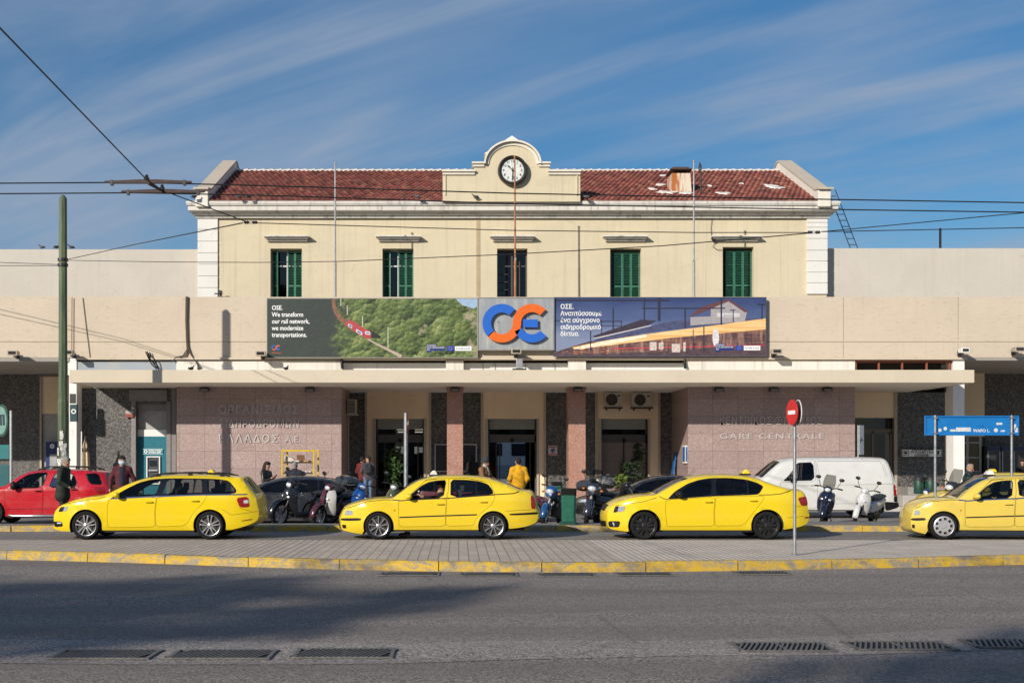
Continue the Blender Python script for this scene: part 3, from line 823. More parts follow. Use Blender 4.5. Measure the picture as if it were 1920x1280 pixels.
# left wing: granite, beige bay with blue cash machine
LW = 36.4
mb = MB(); mb.box(-60, px(76,LW), LW, LW+.3, zg, 5.86); mb.build('granite_panel', DGRAN, station)
mb = MB(); mb.box(px(76,LW), px(170,LW), LW+.02, LW+.3, pz(775,LW), pz(706,LW)); mb.build('beige_panel', CREAM2, station)
mb = MB(); mb.box(px(76,LW), px(170,LW), LW-.2, LW+.3, pz(706,LW)+.002, 5.86); mb.build('beam', plain('grey_beam', (.17,.155,.145), .8), station)
mb = MB(); mb.box(px(79,LW), px(170,LW), LW+.05, LW+.3, zg, pz(775,LW)-.002); mb.build('bay_panel', plain('pale_grey_panel', (.36,.35,.34), .5), station)
mb = MB(); mb.box(px(75,LW), px(78.5,LW), LW-.03, LW+.2, zg, pz(706,LW)-.003); mb.build('jamb_strip', WFRAME, station)

# the setting above is noted in depth units: bring it to metres
for o in [o for o in bpy.data.objects if o.type == 'MESH']:
    if o.location.length > 1e-6: o.location.y *= Q; continue
    for v_ in o.data.vertices: v_.co.y *= Q
    o.data.update()
def gp(x, y, z=0.0):
    Y = (CZ - z) * F / (y - CY); return (px(x, Y), Y*Q, z)
# ================================================================ CARS
def in_poly(p, poly):
    x, y = p; c = False; n = len(poly); j = n-1
    for i in range(n):
        xi, yi = poly[i]; xj, yj = poly[j]
        if (yi > y) != (yj > y) and x < (xj-xi)*(y-yi)/(yj-yi)+xi: c = not c
        j = i
    return c
def chaikin(pts, it=2, closed=False, keep=.25):
    pts = [tuple(p) for p in pts]
    for _ in range(it):
        out = [] if closed else [pts[0]]
        n = len(pts)
        for i in range(n if closed else n-1):
            a, b = pts[i], pts[(i+1)%n]
            out += [(a[0]+(b[0]-a[0])*keep, a[1]+(b[1]-a[1])*keep), (b[0]-(b[0]-a[0])*keep, b[1]-(b[1]-a[1])*keep)]
        if not closed: out.append(pts[-1])
        pts = out
    return pts
def resample(pts, d, closed=False):
    out = []; n = len(pts)
    for i in range(n if closed else n-1):
        a, b = pts[i], pts[(i+1)%n]; L = math.hypot(b[0]-a[0], b[1]-a[1]); k = max(1, int(round(L/d)))
        for q in range(k): out.append((a[0]+(b[0]-a[0])*q/k, a[1]+(b[1]-a[1])*q/k))
    if not closed: out.append(pts[-1])
    res = [out[0]]
    for p in out[1:]:
        if math.hypot(p[0]-res[-1][0], p[1]-res[-1][1]) > d*.25: res.append(p)
    if closed and math.hypot(res[0][0]-res[-1][0], res[0][1]-res[-1][1]) < d*.25: res.pop()
    return res
def area2(p): return sum(p[i][0]*p[(i+1)%len(p)][1]-p[(i+1)%len(p)][0]*p[i][1] for i in range(len(p)))/2
def inset(poly, d):
    """polygon moved inwards by d"""
    s = 1 if area2(poly) > 0 else -1; n = len(poly); out = []
    for i in range(n):
        a, b, c = Vector(poly[i-1]), Vector(poly[i]), Vector(poly[(i+1)%n])
        e1 = (b-a).normalized(); e2 = (c-b).normalized()
        n1 = Vector((-e1.y, e1.x))*s; n2 = Vector((-e2.y, e2.x))*s
        m = n1+n2
        m = m/max(.35, m.length_squared/2) if m.length > 1e-6 else n1
        out.append(tuple(b + m*d))
    return out
def tri_region(loops, pts, classify):
    vs = []; es = []
    for lp in loops:
        b = len(vs); vs += [Vector(p) for p in lp]; es += [(b+i, b+(i+1)%len(lp)) for i in range(len(lp))]
    vs += [Vector(p) for p in pts]
    ov, oe, of, *_ = mgeo.delaunay_2d_cdt(vs, es, [], 0, 1e-5)
    groups = {}
    for f in of:
        c = sum((ov[i] for i in f), Vector((0,0)))/len(f); k = classify((c.x, c.y))
        if k is not None: groups.setdefault(k, []).append(f)
    return ov, groups
def grid_pts(poly, d, loops, clear):
    xs = [p[0] for p in poly]; ys = [p[1] for p in poly]; out = []
    flat = [q for lp in loops for q in lp]
    y = min(ys)+d/2; r = 0
    while y < max(ys):
        x = min(xs)+d/2+(d/2 if r % 2 else 0)
        while x < max(xs):
            if in_poly((x,y), poly) and all((x-q[0])**2+(y-q[1])**2 > clear*clear for q in flat): out.append((x,y))
            x += d
        y += d*.87; r += 1
    return out

GLASS_CLEAR = glassy('car_glass_clear', (.80,.85,.83), 1.0)
GLASS_TINT = glassy('car_glass_tinted', (.075,.08,.09), 1.2)
GLASS_MID = glassy('car_glass_smoked', (.50,.55,.54), 1.0)
LENS = glassy('lamp_lens', (.75,.77,.8), 1.6, .05)
REDLENS = plain('red_lamp', (.30,.012,.014), .18, coat=.6, var=.25, scale=25)
LAMPIN = plain('lamp_reflector', (.66,.68,.72), .2, .25, .35, 30)
AMBER = plain('amber_lens', (.6,.16,.01), .25)
TRIMG = plain('gloss_black_trim', (.006,.006,.007), .16, coat=.5)
SEAT = plain('seat_fabric', (.035,.036,.042), .9)
RIMDARK = plain('black_rim', (.014,.014,.015), .3, coat=.4)
HUBSILVER = plain('hubcap_silver', (.42,.42,.43), .38, .35, .08)
BRAKE = plain('brake_disc', (.055,.05,.047), .6, .5)

def wheel(parent, loc, r, rim, style, side=-1, width=.19, name='wheel'):
    """tyre with its rim; outer face towards -y when side is -1"""
    mb = MB(); h = width/2; q = rim
    prof = [(q-.005,-h+.02),(q+.006,-h+.004),(q+.03,-h-.004),(r-.035,-h-.006),(r-.008,-h+.018),(r,-h+.05),(r,h-.05),(r-.008,h-.018),(r-.035,h+.006),(q+.02,h),(q-.005,h-.02)]
    mb.lathe(prof, (0,0,0), 'y', 40)
    w = mb.build(name, RUBBER, parent, smooth=40, fix=True); w.location = loc
    mb = MB(); d = -h+.012
    mb.lathe([(q-.03,h*.6),(q-.018,-h+.05),(q-.006,d),(q+.004,d-.004),(q+.004,d+.02)], (0,0,0), 'y', 40)
    n, w0, w1, kind, mat = style['n'], style['w0'], style['w1'], style['kind'], style['mat']
    hub = style.get('hub', .055)
    if kind == 'cap':       # pressed wheel cover with slots near the rim
        k = n*6; ring = []
        mb.lathe([(0,d-.028),(.05,d-.026),(.06,d-.014),(q*.60,d-.016)], (0,0,0), 'y', k)
        mb.lathe([(q*.84,d-.01),(q*.95,d-.004),(q,d+.002)], (0,0,0), 'y', k)
        for i in range(n):
            a0 = 2*math.pi*(i+w0)/n; a1 = 2*math.pi*(i+1-w0)/n; vs = []
            for t in range(5):
                a = a0+(a1-a0)*t/4
                for rr, dd in ((q*.60,d-.016),(q*.845,d-.01)): vs.append((rr*math.cos(a), dd, rr*math.sin(a)))
            mb.add(vs, [(2*t,2*t+2,2*t+3,2*t+1) for t in range(4)])
    else:
        for i in range(n):
            for off in ((0,) if kind == 'single' else (-style['split'], style['split'])):
                a = 2*math.pi*(i+.25)/n; ca, sa = math.cos(a), math.sin(a)
                def P(rr, t, y): return (rr*ca - t*sa, y, rr*sa + t*ca)
                o0, o1 = off*.35, off
                vs = []
                for rr, ww, oo, y in ((hub*.7,w0,o0,d-.002),(q*.55,(w0+w1)/2,(o0+o1)/2,d-.012),(q-.008,w1,o1,d-.004)):
                    vs += [P(rr, oo-ww/2, y+.03), P(rr, oo-ww*.38, y), P(rr, oo+ww*.38, y), P(rr, oo+ww/2, y+.03)]
                mb.add(vs, [(4*s_+j, 4*s_+j+1, 4*s_+j+5, 4*s_+j+4) for s_ in range(2) for j in range(3)])
        mb.lathe([(0,d-.012),(hub*.6,d-.012),(hub,d-.002),(hub+.004,d+.03)], (0,0,0), 'y', 20)
    rm = mb.build('rim', mat, w, smooth=35, fix=True)
    mb = MB(); mb.lathe([(0,d+.045),(q-.02,d+.05)], (0,0,0), 'y', 28)
    mb.lathe([(.03,d+.03),(q*.62,d+.03),(q*.62,d+.045)], (0,0,0), 'y', 28); mb.build('brake_disc', BRAKE, w)
    if side > 0: w.rotation_euler = (0, 0, math.pi)
    return w

ARCHK = 1.02
def car(spec, name, label, loc, paint, face=0.0, group=None):
    """a car from its traced side view. Local x runs from nose to tail, near flank towards -y, z up."""
    u0, vg, k = spec['u0'], spec['vg'], spec['k']
    uf, ur, fo, ro = spec['fw'][0], spec['rw'][0], spec.get('fo', 1.0), spec.get('ro', 1.0)
    def T(p):
        u = p[0]
        if u < uf-ARCHK*spec['arch']: e = uf-ARCHK*spec['arch']; u = e-(e-u)*fo
        elif u > ur+ARCHK*spec['arch']: e = ur+ARCHK*spec['arch']; u = e+(u-e)*ro
        return ((u-u0)/k, (vg-p[1])/k)
    W = spec['W']/2
    top = resample(chaikin([T(p) for p in spec['top']], 2), .055)
    xs = [p[0] for p in top]; xmin, xmax = min(xs), max(xs); L = xmax-xmin
    (fx, fz), (rx, rz) = T(spec['fw']), T(spec['rw'])
    ra = spec['arch']/k; sill = (vg-spec['sill'])/k
    def arc(cx, cz, r, zl_, zr_):
        a0 = math.asin(max(-1, min(1, (zl_-cz)/r))); a1 = math.asin(max(-1, min(1, (zr_-cz)/r)))
        a0 = math.pi-a0
        return [(cx+r*math.cos(a0+(a1-a0)*i/18), cz+r*math.sin(a0+(a1-a0)*i/18)) for i in range(19)]
    zf, zr = top[0][1], top[-1][1]
    farc = arc(fx, fz, ra, max(zf, sill-.02), sill); rarc = arc(rx, rz, ra, sill, max(zr, sill-.02))
    bottom = farc + rarc
    outline = resample(top + bottom[::-1], .055, True)
    topset = top
    # roof line as a function of x
    N = 240; zt = [-1]*(N+1)
    for a, b in zip(top, top[1:]):
        for q in range(9):
            x = a[0]+(b[0]-a[0])*q/8; z = a[1]+(b[1]-a[1])*q/8; i = int(round((x-xmin)/L*N)); zt[i] = max(zt[i], z)
    for i in range(N+1):
        if zt[i] < 0: zt[i] = zt[i-1]
    def ztop(x):
        f = (x-xmin)/L*N; i = max(0, min(N-1, int(f))); t = min(1, max(0, f-i)); return zt[i]*(1-t)+zt[i+1]*t
    belt = (vg-spec['belt'])/k; zroof = max(p[1] for p in top); tumble = spec.get('tumble', .40)
    xf, xr_, af, ar = spec.get('xf', .95), spec.get('xr', .75), spec.get('af', .30), spec.get('ar', .22)
    def hw(x, z):
        f = 1.0
        if x-xmin < xf: f -= af*(1-(x-xmin)/xf)**2.4
        if xmax-x < xr_: f -= ar*(1-(xmax-x)/xr_)**2.4
        y = W*f
        zz = (z-.62)/.5
        if z < belt: y -= .028*zz*zz + (.05*((.34-z)/.2)**2 if z < .34 else 0) - .010*math.exp(-((z-(belt-.10))/.035)**2)
        else: y -= .028*((belt-.62)/.5)**2 + (z-belt)*tumble + .03*((z-belt)/.4)**2
        for cx in (fx, rx):
            d = math.hypot(x-cx, z-fz)-ra
            if 0 <= d < .3 and z < belt: y += .016*math.exp(-(d/.06)**2)
        r = spec.get('edge', .065); d = ztop(x)-z
        if d < r: y -= r*.8*(1-math.sqrt(max(0, 1-(1-max(0,d)/r)**2)))
        return max(y, .08)
    root = thing(name, label, 'car' if 'cat' not in spec else spec['cat'], loc, (0,0,face), group)
    dlos = [resample(chaikin([T(p) for p in d], 1, True, .16), .07, True) for d in spec['dlo']]
    wins = [resample(chaikin([T(p) for p in d], 1, True, .14), .07, True) for d in spec['win']]
    doors = [resample(chaikin([T(p) for p in d], 1, True, .10), .07, True) for d in spec.get('doors', [])]
    doors_in = [inset(d, .0065) for d in doors]
    loops = [outline] + dlos + doors + doors_in
    pts = grid_pts(outline, .085, loops, .03)
    def cls(c):
        if not in_poly(c, outline): return None
        if any(in_poly(c, d) for d in dlos): return None
        for i, d in enumerate(doors):
            if in_poly(c, d): return ('door', i) if in_poly(c, doors_in[i]) else None
        return ('body', 0)
    ov, gr = tri_region(loops, pts, cls)
    cache = {}
    def P3(p, side, off=0.0): return (p[0], side*(hw(p[0], p[1])+off), p[1])
    def flank(tris, mb, side, ov=ov, off=0.0):
        idx = {}; vs = []; fs = []
        for f in tris:
            q = []
            for i in f:
                if i not in idx: idx[i] = len(vs); vs.append(P3(ov[i], side, off))
                q.append(idx[i])
            a = [ov[i] for i in f]; ar2 = (a[1]-a[0]).cross(a[2]-a[0])
            if (ar2 < 0) != (side > 0): q = q[::-1]
            fs.append(q)
        mb.add(vs, fs)
    body = MB()
    for s in (-1, 1): flank(gr[('body', 0)], body, s)
    # the strip that runs over bonnet, roof and tail between both flanks
    ws, we = [T(p)[0] for p in spec['screen']]; bs, be = [T(p)[0] for p in spec['rear']]
    NL = 12; rings = []; M_ = len(top)
    for i, p in enumerate(top):
        a, b = top[max(0,i-1)], top[min(M_-1,i+1)]; d = Vector((b[0]-a[0], b[1]-a[1])).normalized(); nx, nz = -d.y, d.x
        h = hw(*p); c = spec.get('crown', .032) + .05*abs(nx)*(1 if i > 1 else .3)
        c = min(c, h*.3)
        rings.append([(p[0]+nx*c*(1-t*t), h*t, p[1]+nz*c*(1-t*t)) for t in [(-1+2*j/NL) for j in range(NL+1)]])
    vs = [q for r in rings for q in r]; gl = {'windscreen': [], 'rear_window': []}; fs = []
    for i in range(M_-1):
        xm = (top[i][0]+top[i+1][0])/2; hi = top[i][1] > belt-.12
        for j in range(NL):
            q = (i*(NL+1)+j, (i+1)*(NL+1)+j, (i+1)*(NL+1)+j+1, i*(NL+1)+j+1)
            if hi and ws < xm < we and 0 < j < NL-1: gl['windscreen'].append(q)
            elif hi and bs < xm < be and 0 < j < NL-1: gl['rear_window'].append(q)
            else: fs.append(q)
    body.add(vs, fs)
    bo = body.build('body', paint, root, smooth=38, weld=.0006)
    gm = spec.get('glass', GLASS_MID)
    for nm, qs in gl.items():
        if not qs: continue
        used = sorted({i for q in qs for i in q}); mp = {i: n_ for n_, i in enumerate(used)}
        mb = MB(); mb.add([vs[i] for i in used], [[mp[i] for i in q] for q in qs]); mb.build(nm, spec.get('glass2', gm) if nm == 'rear_window' else GLASS_CLEAR if spec.get('clearscreen', 1) else gm, root, smooth=60)
    # doors, each with its handle and window
    trim_loops = dlos + wins
    tp = [p for d in dlos for p in grid_pts(d, .12, trim_loops, .035)]
    tv, tg = tri_region(trim_loops, tp, lambda c: ('t', 0) if any(in_poly(c, d) for d in dlos) and not any(in_poly(c, w_) for w_ in wins) else next((('w', i) for i, w_ in enumerate(wins) if in_poly(c, w_)), None))
    mb = MB()
    for s in (-1, 1): flank(tg.get(('t', 0), []), mb, s, tv, -.003)
    if tg.get(('t', 0)): mb.build('window_trim', spec.get('trim', TRIMG), root, smooth=40)
    door_objs = {}
    for s in (-1, 1):
        for i in range(len(doors)):
            mb = MB(); flank(gr.get(('door', i), []), mb, s, off=.001); do = mb.build('door', paint, root, smooth=38); door_objs[(s, i)] = do
            if i < len(spec.get('handles', [])):
                hx, hz = T(spec['handles'][i]); y = hw(hx, hz); mb = MB()
                mb.tube([(hx-.085, s*(y+.004), hz),(hx-.07, s*(y+.03), hz+.004),(hx+.07, s*(y+.03), hz+.004),(hx+.085, s*(y+.004), hz)], [.012,.018,.018,.012], 8, flat=.8)
                mb.build('handle', spec.get('handle_mat', paint), do, smooth=50)
        for i in range(len(wins)):
            if ('w', i) not in tg or (s == -1 and i in spec.get('open_near', ())): continue
            mb = MB(); flank(tg[('w', i)], mb, s, tv, -.012)
            cx = sum(p[0] for p in wins[i])/len(wins[i]); par = root
            for j, d in enumerate(doors):
                if min(p[0] for p in d) < cx < max(p[0] for p in d): par = door_objs[(s, j)]
            mb.build('side_window', gm if not spec.get('wglass') else spec['wglass'][i], par, smooth=50)
    # lamps and trims that lie on the flank
    def patch(poly, nm, mat, off=.004, parent=root, sides=(-1, 1), sub=.05):
        lp = resample(chaikin([T(p) for p in poly], 1, True, .15), sub, True); pv, pg = tri_region([lp], grid_pts(lp, sub, [lp], sub*.4), lambda c: 0 if in_poly(c, lp) else None)
        out = []
        for s in sides:
            mb = MB(); flank(pg.get(0, []), mb, s, pv, off); out.append(mb.build(nm, mat, parent, smooth=40))
        return out
    for poly in spec.get('head', []):
        for o in patch(poly, 'headlight', LAMPIN, .004):
            pass
        patch(poly, 'lamp_lens', LENS, .012)
    for poly in spec.get('headblack', []): patch(poly, 'lamp_bezel', BLACK, .006)
    for poly in spec.get('tail', []): patch(poly, 'tail_light', REDLENS, .008)
    for poly in spec.get('taillit', []): patch(poly, 'reversing_lamp', LAMPIN, .012)
    for poly in spec.get('black', []): patch(poly, 'bumper_trim', BLACK, .010)
    for poly in spec.get('silver', []): patch(poly, 'trim_strip', LAMPIN, .014)
    for poly in spec.get('amber', []): patch(poly, 'side_indicator', AMBER, .006, sub=.02)
    def line(pts, w_, nm, mat, off=.003):
        pl = resample([T(p) for p in pts], .06)
        mb = MB()
        for s in (-1, 1):
            va = []
            for i, p in enumerate(pl):
                a, b = pl[max(0,i-1)], pl[min(len(pl)-1,i+1)]; d = Vector((b[0]-a[0], b[1]-a[1])).normalized(); n_ = Vector((-d.y, d.x))*w_/2
                va += [P3((p[0]+n_.x, p[1]+n_.y), s, off), P3((p[0]-n_.x, p[1]-n_.y), s, off)]
            mb.add(va, [(2*i,2*i+1,2*i+3,2*i+2)[::s] for i in range(len(pl)-1)])
        mb.build(nm, mat, root)
    for pts_, w_, mat_ in spec.get('lines', []): line(pts_, w_, 'trim_line', mat_, .004)
    for pts_ in spec.get('seams', []): line(pts_, .007, 'panel_seam', BLACK, .0015)
    # grille / nose trims lie on the strip
    for (v0, v1, half, nm, mat_) in spec.get('nose', []):
        za, zb_ = (vg-v1)/k, (vg-v0)/k; mid = M_//2
        sel = [i for i in range(M_//3) if za <= top[i][1] <= zb_ and top[i][0]-xmin < .5]
        if len(sel) < 2: continue
        mb = MB(); va = []
        for i in sel:
            for j in range(9):
                t = -half+2*half*j/8; r = rings[i]; f = (t+1)/2*NL; q = min(NL-1, int(f)); e = f-q
                p = Vector(r[q]).lerp(Vector(r[q+1]), e); va.append((p.x-.006, p.y, p.z+.002))
        mb.add(va, [(a*9+j, a*9+j+1, (a+1)*9+j+1, (a+1)*9+j)[::-1] for a in range(len(sel)-1) for j in range(8)]); mb.build(nm, mat_, root, smooth=50)
    # wheels, arches, floor
    tr = W-.10
    for (cx, cz) in ((fx, fz), (rx, rz)):
        for s in (-1, 1): wheel(root, (cx, s*tr, spec['rt']), spec['rt'], spec['rr'], spec['style'], s)
    mb = MB()
    for cx in (fx, rx):
        for s in (-1, 1):
            mb.lathe([(ra-.004, -.02), (ra-.004, .30), (0, .30)], (cx, s*(W-.03) if s < 0 else W-.33, fz), 'y', 24, R(-25), R(205))
    for s in (-1, 1): mb.box(fx+ra*.95, rx-ra*.95, s*(W-.10)-.02, s*(W-.10)+.02, sill-.04, sill+.35)
    mb.box(xmin+.3, xmax-.3, -W+.36, W-.36, sill-.02, sill+.12)
    mb.build('underbody', DARKTRIM, root)
    # cabin: tub, dashboard, seats
    cowl = min(ws, we); tailx = max(bs, be); zs = belt-.42
    mb = MB(); mb.box(cowl+.05, min(tailx, xmax-.25), -W+.13, W-.13, sill+.05, zs); mb.box(cowl-.02, cowl+.42, -W+.16, W-.16, zs, belt-.05)
    mb.build('cabin_floor', DARKTRIM, root, bev=.03)
    sx = spec.get('seats', (cowl+1.15, cowl+2.0))
    for q, x in enumerate(sx):
        for y in (-.36, .36):
            mb = MB(); top_ = min(zroof-.16, belt+.34)
            mb.obox((x, y, zs+.08), (.5, .48, .14)); mb.obox((x+.26, y, zs+.32), (.13, .46, .56), (0, R(14), 0), .86)
            mb.obox((x+.37, y, top_-.09), (.10, .26, .17), (0, R(8), 0), .8); mb.tube([(x+.33,y-.06,zs+.5),(x+.36,y-.06,top_-.1)], .008, 6); mb.tube([(x+.33,y+.06,zs+.5),(x+.36,y+.06,top_-.1)], .008, 6)
            mb.build('seat', SEAT, root, bev=.03)
    mb = MB(); C0 = Vector((cowl+.52, -.36, belt-.02)); ring = []
    for i in range(21):
        a = 2*math.pi*i/20; ring.append(C0 + Vector((math.sin(a)*.07, math.cos(a)*.185, math.sin(a)*.17)))
    mb.tube(ring, .014, 6, caps=False); mb.tube([C0, C0+Vector((-.2,0,-.08))], .025, 6); mb.tube([ring[0], ring[10]], .012, 6); mb.build('steering_wheel', BLACK, root)
    # mirrors
    if 'mirror' in spec:
        mx, mz = T(spec['mirror'])
        for s in (-1, 1):
            y = hw(mx, mz-.05); mb = MB(); mb.sphere((mx, s*(y+.13), mz), .1, (.75,1.05,.62) if not spec.get('bigmirror') else (.8,1,1.2), 14, 9, (0,0,R(-14*s)))
            mb.tube([(mx+.02, s*(y-.03), mz-.06),(mx+.01, s*(y+.07), mz-.03)], [.035,.03], 8)
            mb.build('side_mirror', spec.get('mirror_mat', paint), root, smooth=50)
    if 'sign' in spec:
        sx_, sz_ = T(spec['sign']); mb = MB(); zz = sz_
        mb.loft([[(sx_-.085,-.15,zz),(sx_+.085,-.15,zz),(sx_+.085,.15,zz),(sx_-.085,.15,zz)],[(sx_-.075,-.145,zz+.035),(sx_+.075,-.145,zz+.035),(sx_+.075,.145,zz+.035),(sx_-.075,.145,zz+.035)],[(sx_-.02,-.15,zz+.095),(sx_+.03,-.15,zz+.095),(sx_+.03,.15,zz+.095),(sx_-.02,.15,zz+.095)]])
        tsn = mb.build('taxi_sign', spec['signmat'], root, bev=.012)
        mb = MB(); mb.box(sx_-.10, sx_+.10, -.16, .16, zz-.035, zz-.001); mb.build('sign_base', BLACK, tsn)
    if 'rails' in spec:
        (a, za), (b, zb_) = T(spec['rails'][0]), T(spec['rails'][1])
        for s in (-1, 1):
            mb = MB(); pl = []
            for i in range(11):
                x = a+(b-a)*i/10; e = 1-(2*i/10-1)**6; z = ztop(x); y = hw(x, z)-.06
                pl.append((x, s*y, z+.02+spec.get('railh', .045)*e))
            mb.tube(pl, .017, 8); 
            for i in (1, 5, 9): mb.box(pl[i][0]-.05, pl[i][0]+.05, pl[i][1]-.012, pl[i][1]+.012, pl[i][2]-.07, pl[i][2])
            mb.build('roof_rail', BLACK, root, smooth=50)
    if 'aerial' in spec:
        ax, az = T(spec['aerial']); mb = MB(); mb.tube([(ax,0,ztop(ax)+.03),(ax+.16,0,ztop(ax)+.22)], [.008,.004], 6); mb.build('aerial', BLACK, root)
    return root, T

YEL1 = car_paint('taxi_yellow_bright', (.80,.575,.004), .06); YEL2 = car_paint('taxi_yellow_plain', (.80,.57,.022), .07); YEL3 = car_paint('taxi_yellow_clean', (.81,.585,.012), .05); YEL4 = car_paint('taxi_yellow_faded', (.72,.53,.085), .18)
BLUEL = plain('blue_stripe', (.02,.045,.16), .4)
ST_TWIN = dict(n=5, w0=.035, w1=.034, kind='twin', split=.045, mat=ALU, hub=.05)
ST_TEN = dict(n=9, w0=.022, w1=.03, kind='single', mat=ALU, hub=.05)
ST_BLACK = dict(n=5, w0=.06, w1=.075, kind='twin', split=.05, mat=RIMDARK, hub=.06)
ST_CAP = dict(n=9, w0=.27, w1=0, kind='cap', mat=HUBSILVER)
ST_VAN = dict(n=10, w0=.03, w1=.055, kind='single', mat=HUBSILVER, hub=.07)
ST_DARK = dict(n=7, w0=.03, w1=.04, kind='single', mat=ALU, hub=.05)

ESTATE = dict(u0=40, vg=678, k=384, W=1.81, belt=318, sill=600, arch=138, fw=(364,560), rw=(1407,560), rt=.312, rr=.225, style=ST_TWIN,
    top=[(215,612),(120,603),(78,592),(80,560),(84,520),(80,480),(92,445),(110,420),(135,398),(170,382),(240,355),(330,333),(430,318),(520,310),(580,276),(650,240),(760,192),(860,164),(960,149),(1080,142),(1250,142),(1400,146),(1520,152),(1630,160),(1682,163),(1730,212),(1785,268),(1822,300),(1846,330),(1858,385),(1872,430),(1876,480),(1862,520),(1800,548),(1700,575),(1590,596)],
    screen=[(525,0),(850,0)], rear=[(1690,0),(1822,0)],
    dlo=[[(575,332),(600,312),(690,255),(800,198),(900,172),(1050,162),(1250,163),(1450,168),(1560,182),(1650,262),(1640,288),(1560,296),(1300,301),(960,316)]],
    win=[[(612,318),(700,258),(800,208),(900,182),(985,176),(948,308)],[(1042,174),(1200,172),(1262,173),(1262,296),(1005,303)],[(1282,174),(1325,174),(1342,292),(1272,295)],[(1372,178),(1500,180),(1560,193),(1630,262),(1615,284),(1392,290)]],
    doors=[[(560,334),(546,410),(545,500),(552,577),(700,576),(950,571),(946,440),(960,319)],[(964,319),(950,440),(954,571),(1180,563),(1225,535),(1262,470),(1310,415),(1352,370),(1388,304),(1300,304)]],
    handles=[(900,362),(1285,352)], mirror=(632,300), mirror_mat=YEL1, lines=[([(575,333),(960,315),(1300,302),(1760,298)], .026, BLUEL)],
    head=[[(128,445),(146,406),(214,399),(196,440)]], headblack=[[(125,446),(145,404),(180,402),(165,444)]], tail=[[(1650,327),(1768,316),(1786,404),(1684,407)],[(1696,519),(1812,503),(1806,511),(1700,524)]], taillit=[[(1722,348),(1772,344),(1776,372),(1728,374)]],
    black=[[(78,528),(155,527),(164,568),(90,576)]], silver=[[(112,536),(152,533),(154,545),(116,548)]], seams=[[(150,384),(330,352),(470,330),(530,314)],[(1510,420),(1600,470),(1780,452),(1860,440)],[(1682,412),(1800,440)]],
    nose=[(400,455,.62,'grille',BLACK),(520,596,.9,'lower_grille',BLACK)], sign=(1362,128), signmat=YEL1, rails=[(880,150),(1560,150)], aerial=(1490,140), wglass=[GLASS_CLEAR,GLASS_MID,GLASS_MID,GLASS_MID], glass=GLASS_MID)
LIFTBACK = dict(u0=34, vg=745, k=420, W=1.73, belt=362, sill=655, arch=141, fw=(393,622), rw=(1450,620), rt=.300, rr=.216, style=ST_TEN,
    top=[(238,698),(150,684),(70,668),(46,652),(38,620),(36,585),(34,555),(44,530),(60,490),(88,455),(130,432),(200,408),(280,388),(370,374),(460,369),(520,374),(570,335),(640,283),(710,236),(780,200),(840,184),(920,172),(1040,165),(1180,166),(1320,176),(1420,192),(1500,216),(1600,255),(1700,297),(1760,306),(1798,312),(1822,345),(1838,400),(1846,470),(1868,492),(1866,540),(1852,590),(1780,618),(1700,634),(1612,644)],
    screen=[(525,0),(830,0)], rear=[(1430,0),(1700,0)],
    dlo=[[(640,372),(700,322),(780,252),(850,216),(930,201),(1020,196),(990,362),(720,376)],[(1056,193),(1200,195),(1320,208),(1404,236),(1445,290),(1450,330),(1054,360)]],
    win=[[(690,362),(720,322),(790,260),(855,225),(930,209),(1010,206),(982,356),(730,369)],[(1066,202),(1200,203),(1284,212),(1284,334),(1063,352)],[(1300,214),(1325,218),(1396,244),(1434,293),(1438,324),(1300,333)]],
    doors=[[(578,388),(576,500),(582,628),(1009,622),(1012,480),(1018,366),(720,378)],[(1022,366),(1015,480),(1013,622),(1268,615),(1288,562),(1335,505),(1430,430),(1462,370),(1466,334),(1300,346)]],
    handles=[(960,418),(1357,398)], mirror=(672,345), mirror_mat=YEL2, lines=[([(522,378),(600,386),(720,378),(1050,363),(1450,331),(1640,320),(1690,302)], .020, BLACK),([(585,540),(1010,524)], .028, BLACK),([(1016,524),(1300,515)], .028, BLACK)],
    head=[[(70,524),(92,474),(148,480),(154,519)]], tail=[[(1796,350),(1815,336),(1835,380),(1840,465),(1800,462)]],
    black=[[(36,552),(228,546),(228,568),(110,574),(36,570)],[(1590,506),(1866,492),(1866,512),(1604,520)],[(46,612),(86,610),(88,644),(56,644)]], amber=[[(532,470),(542,466),(550,474),(542,484),(534,482)]],
    seams=[[(95,458),(280,396),(440,376),(520,380)],[(1040,186),(1034,300),(1020,364)],[(640,372),(830,196),(930,186),(1200,180),(1420,220),(1466,334)],[(1800,470),(1560,482)]],
    nose=[(470,530,.5,'grille',BLACK),(560,650,.7,'lower_grille',BLACK)], sign=(895,152), signmat=WHITEPAINT, open_near=(0,), glass=GLASS_MID, wglass=[GLASS_CLEAR,GLASS_CLEAR,GLASS_MID], glass2=GLASS_TINT)
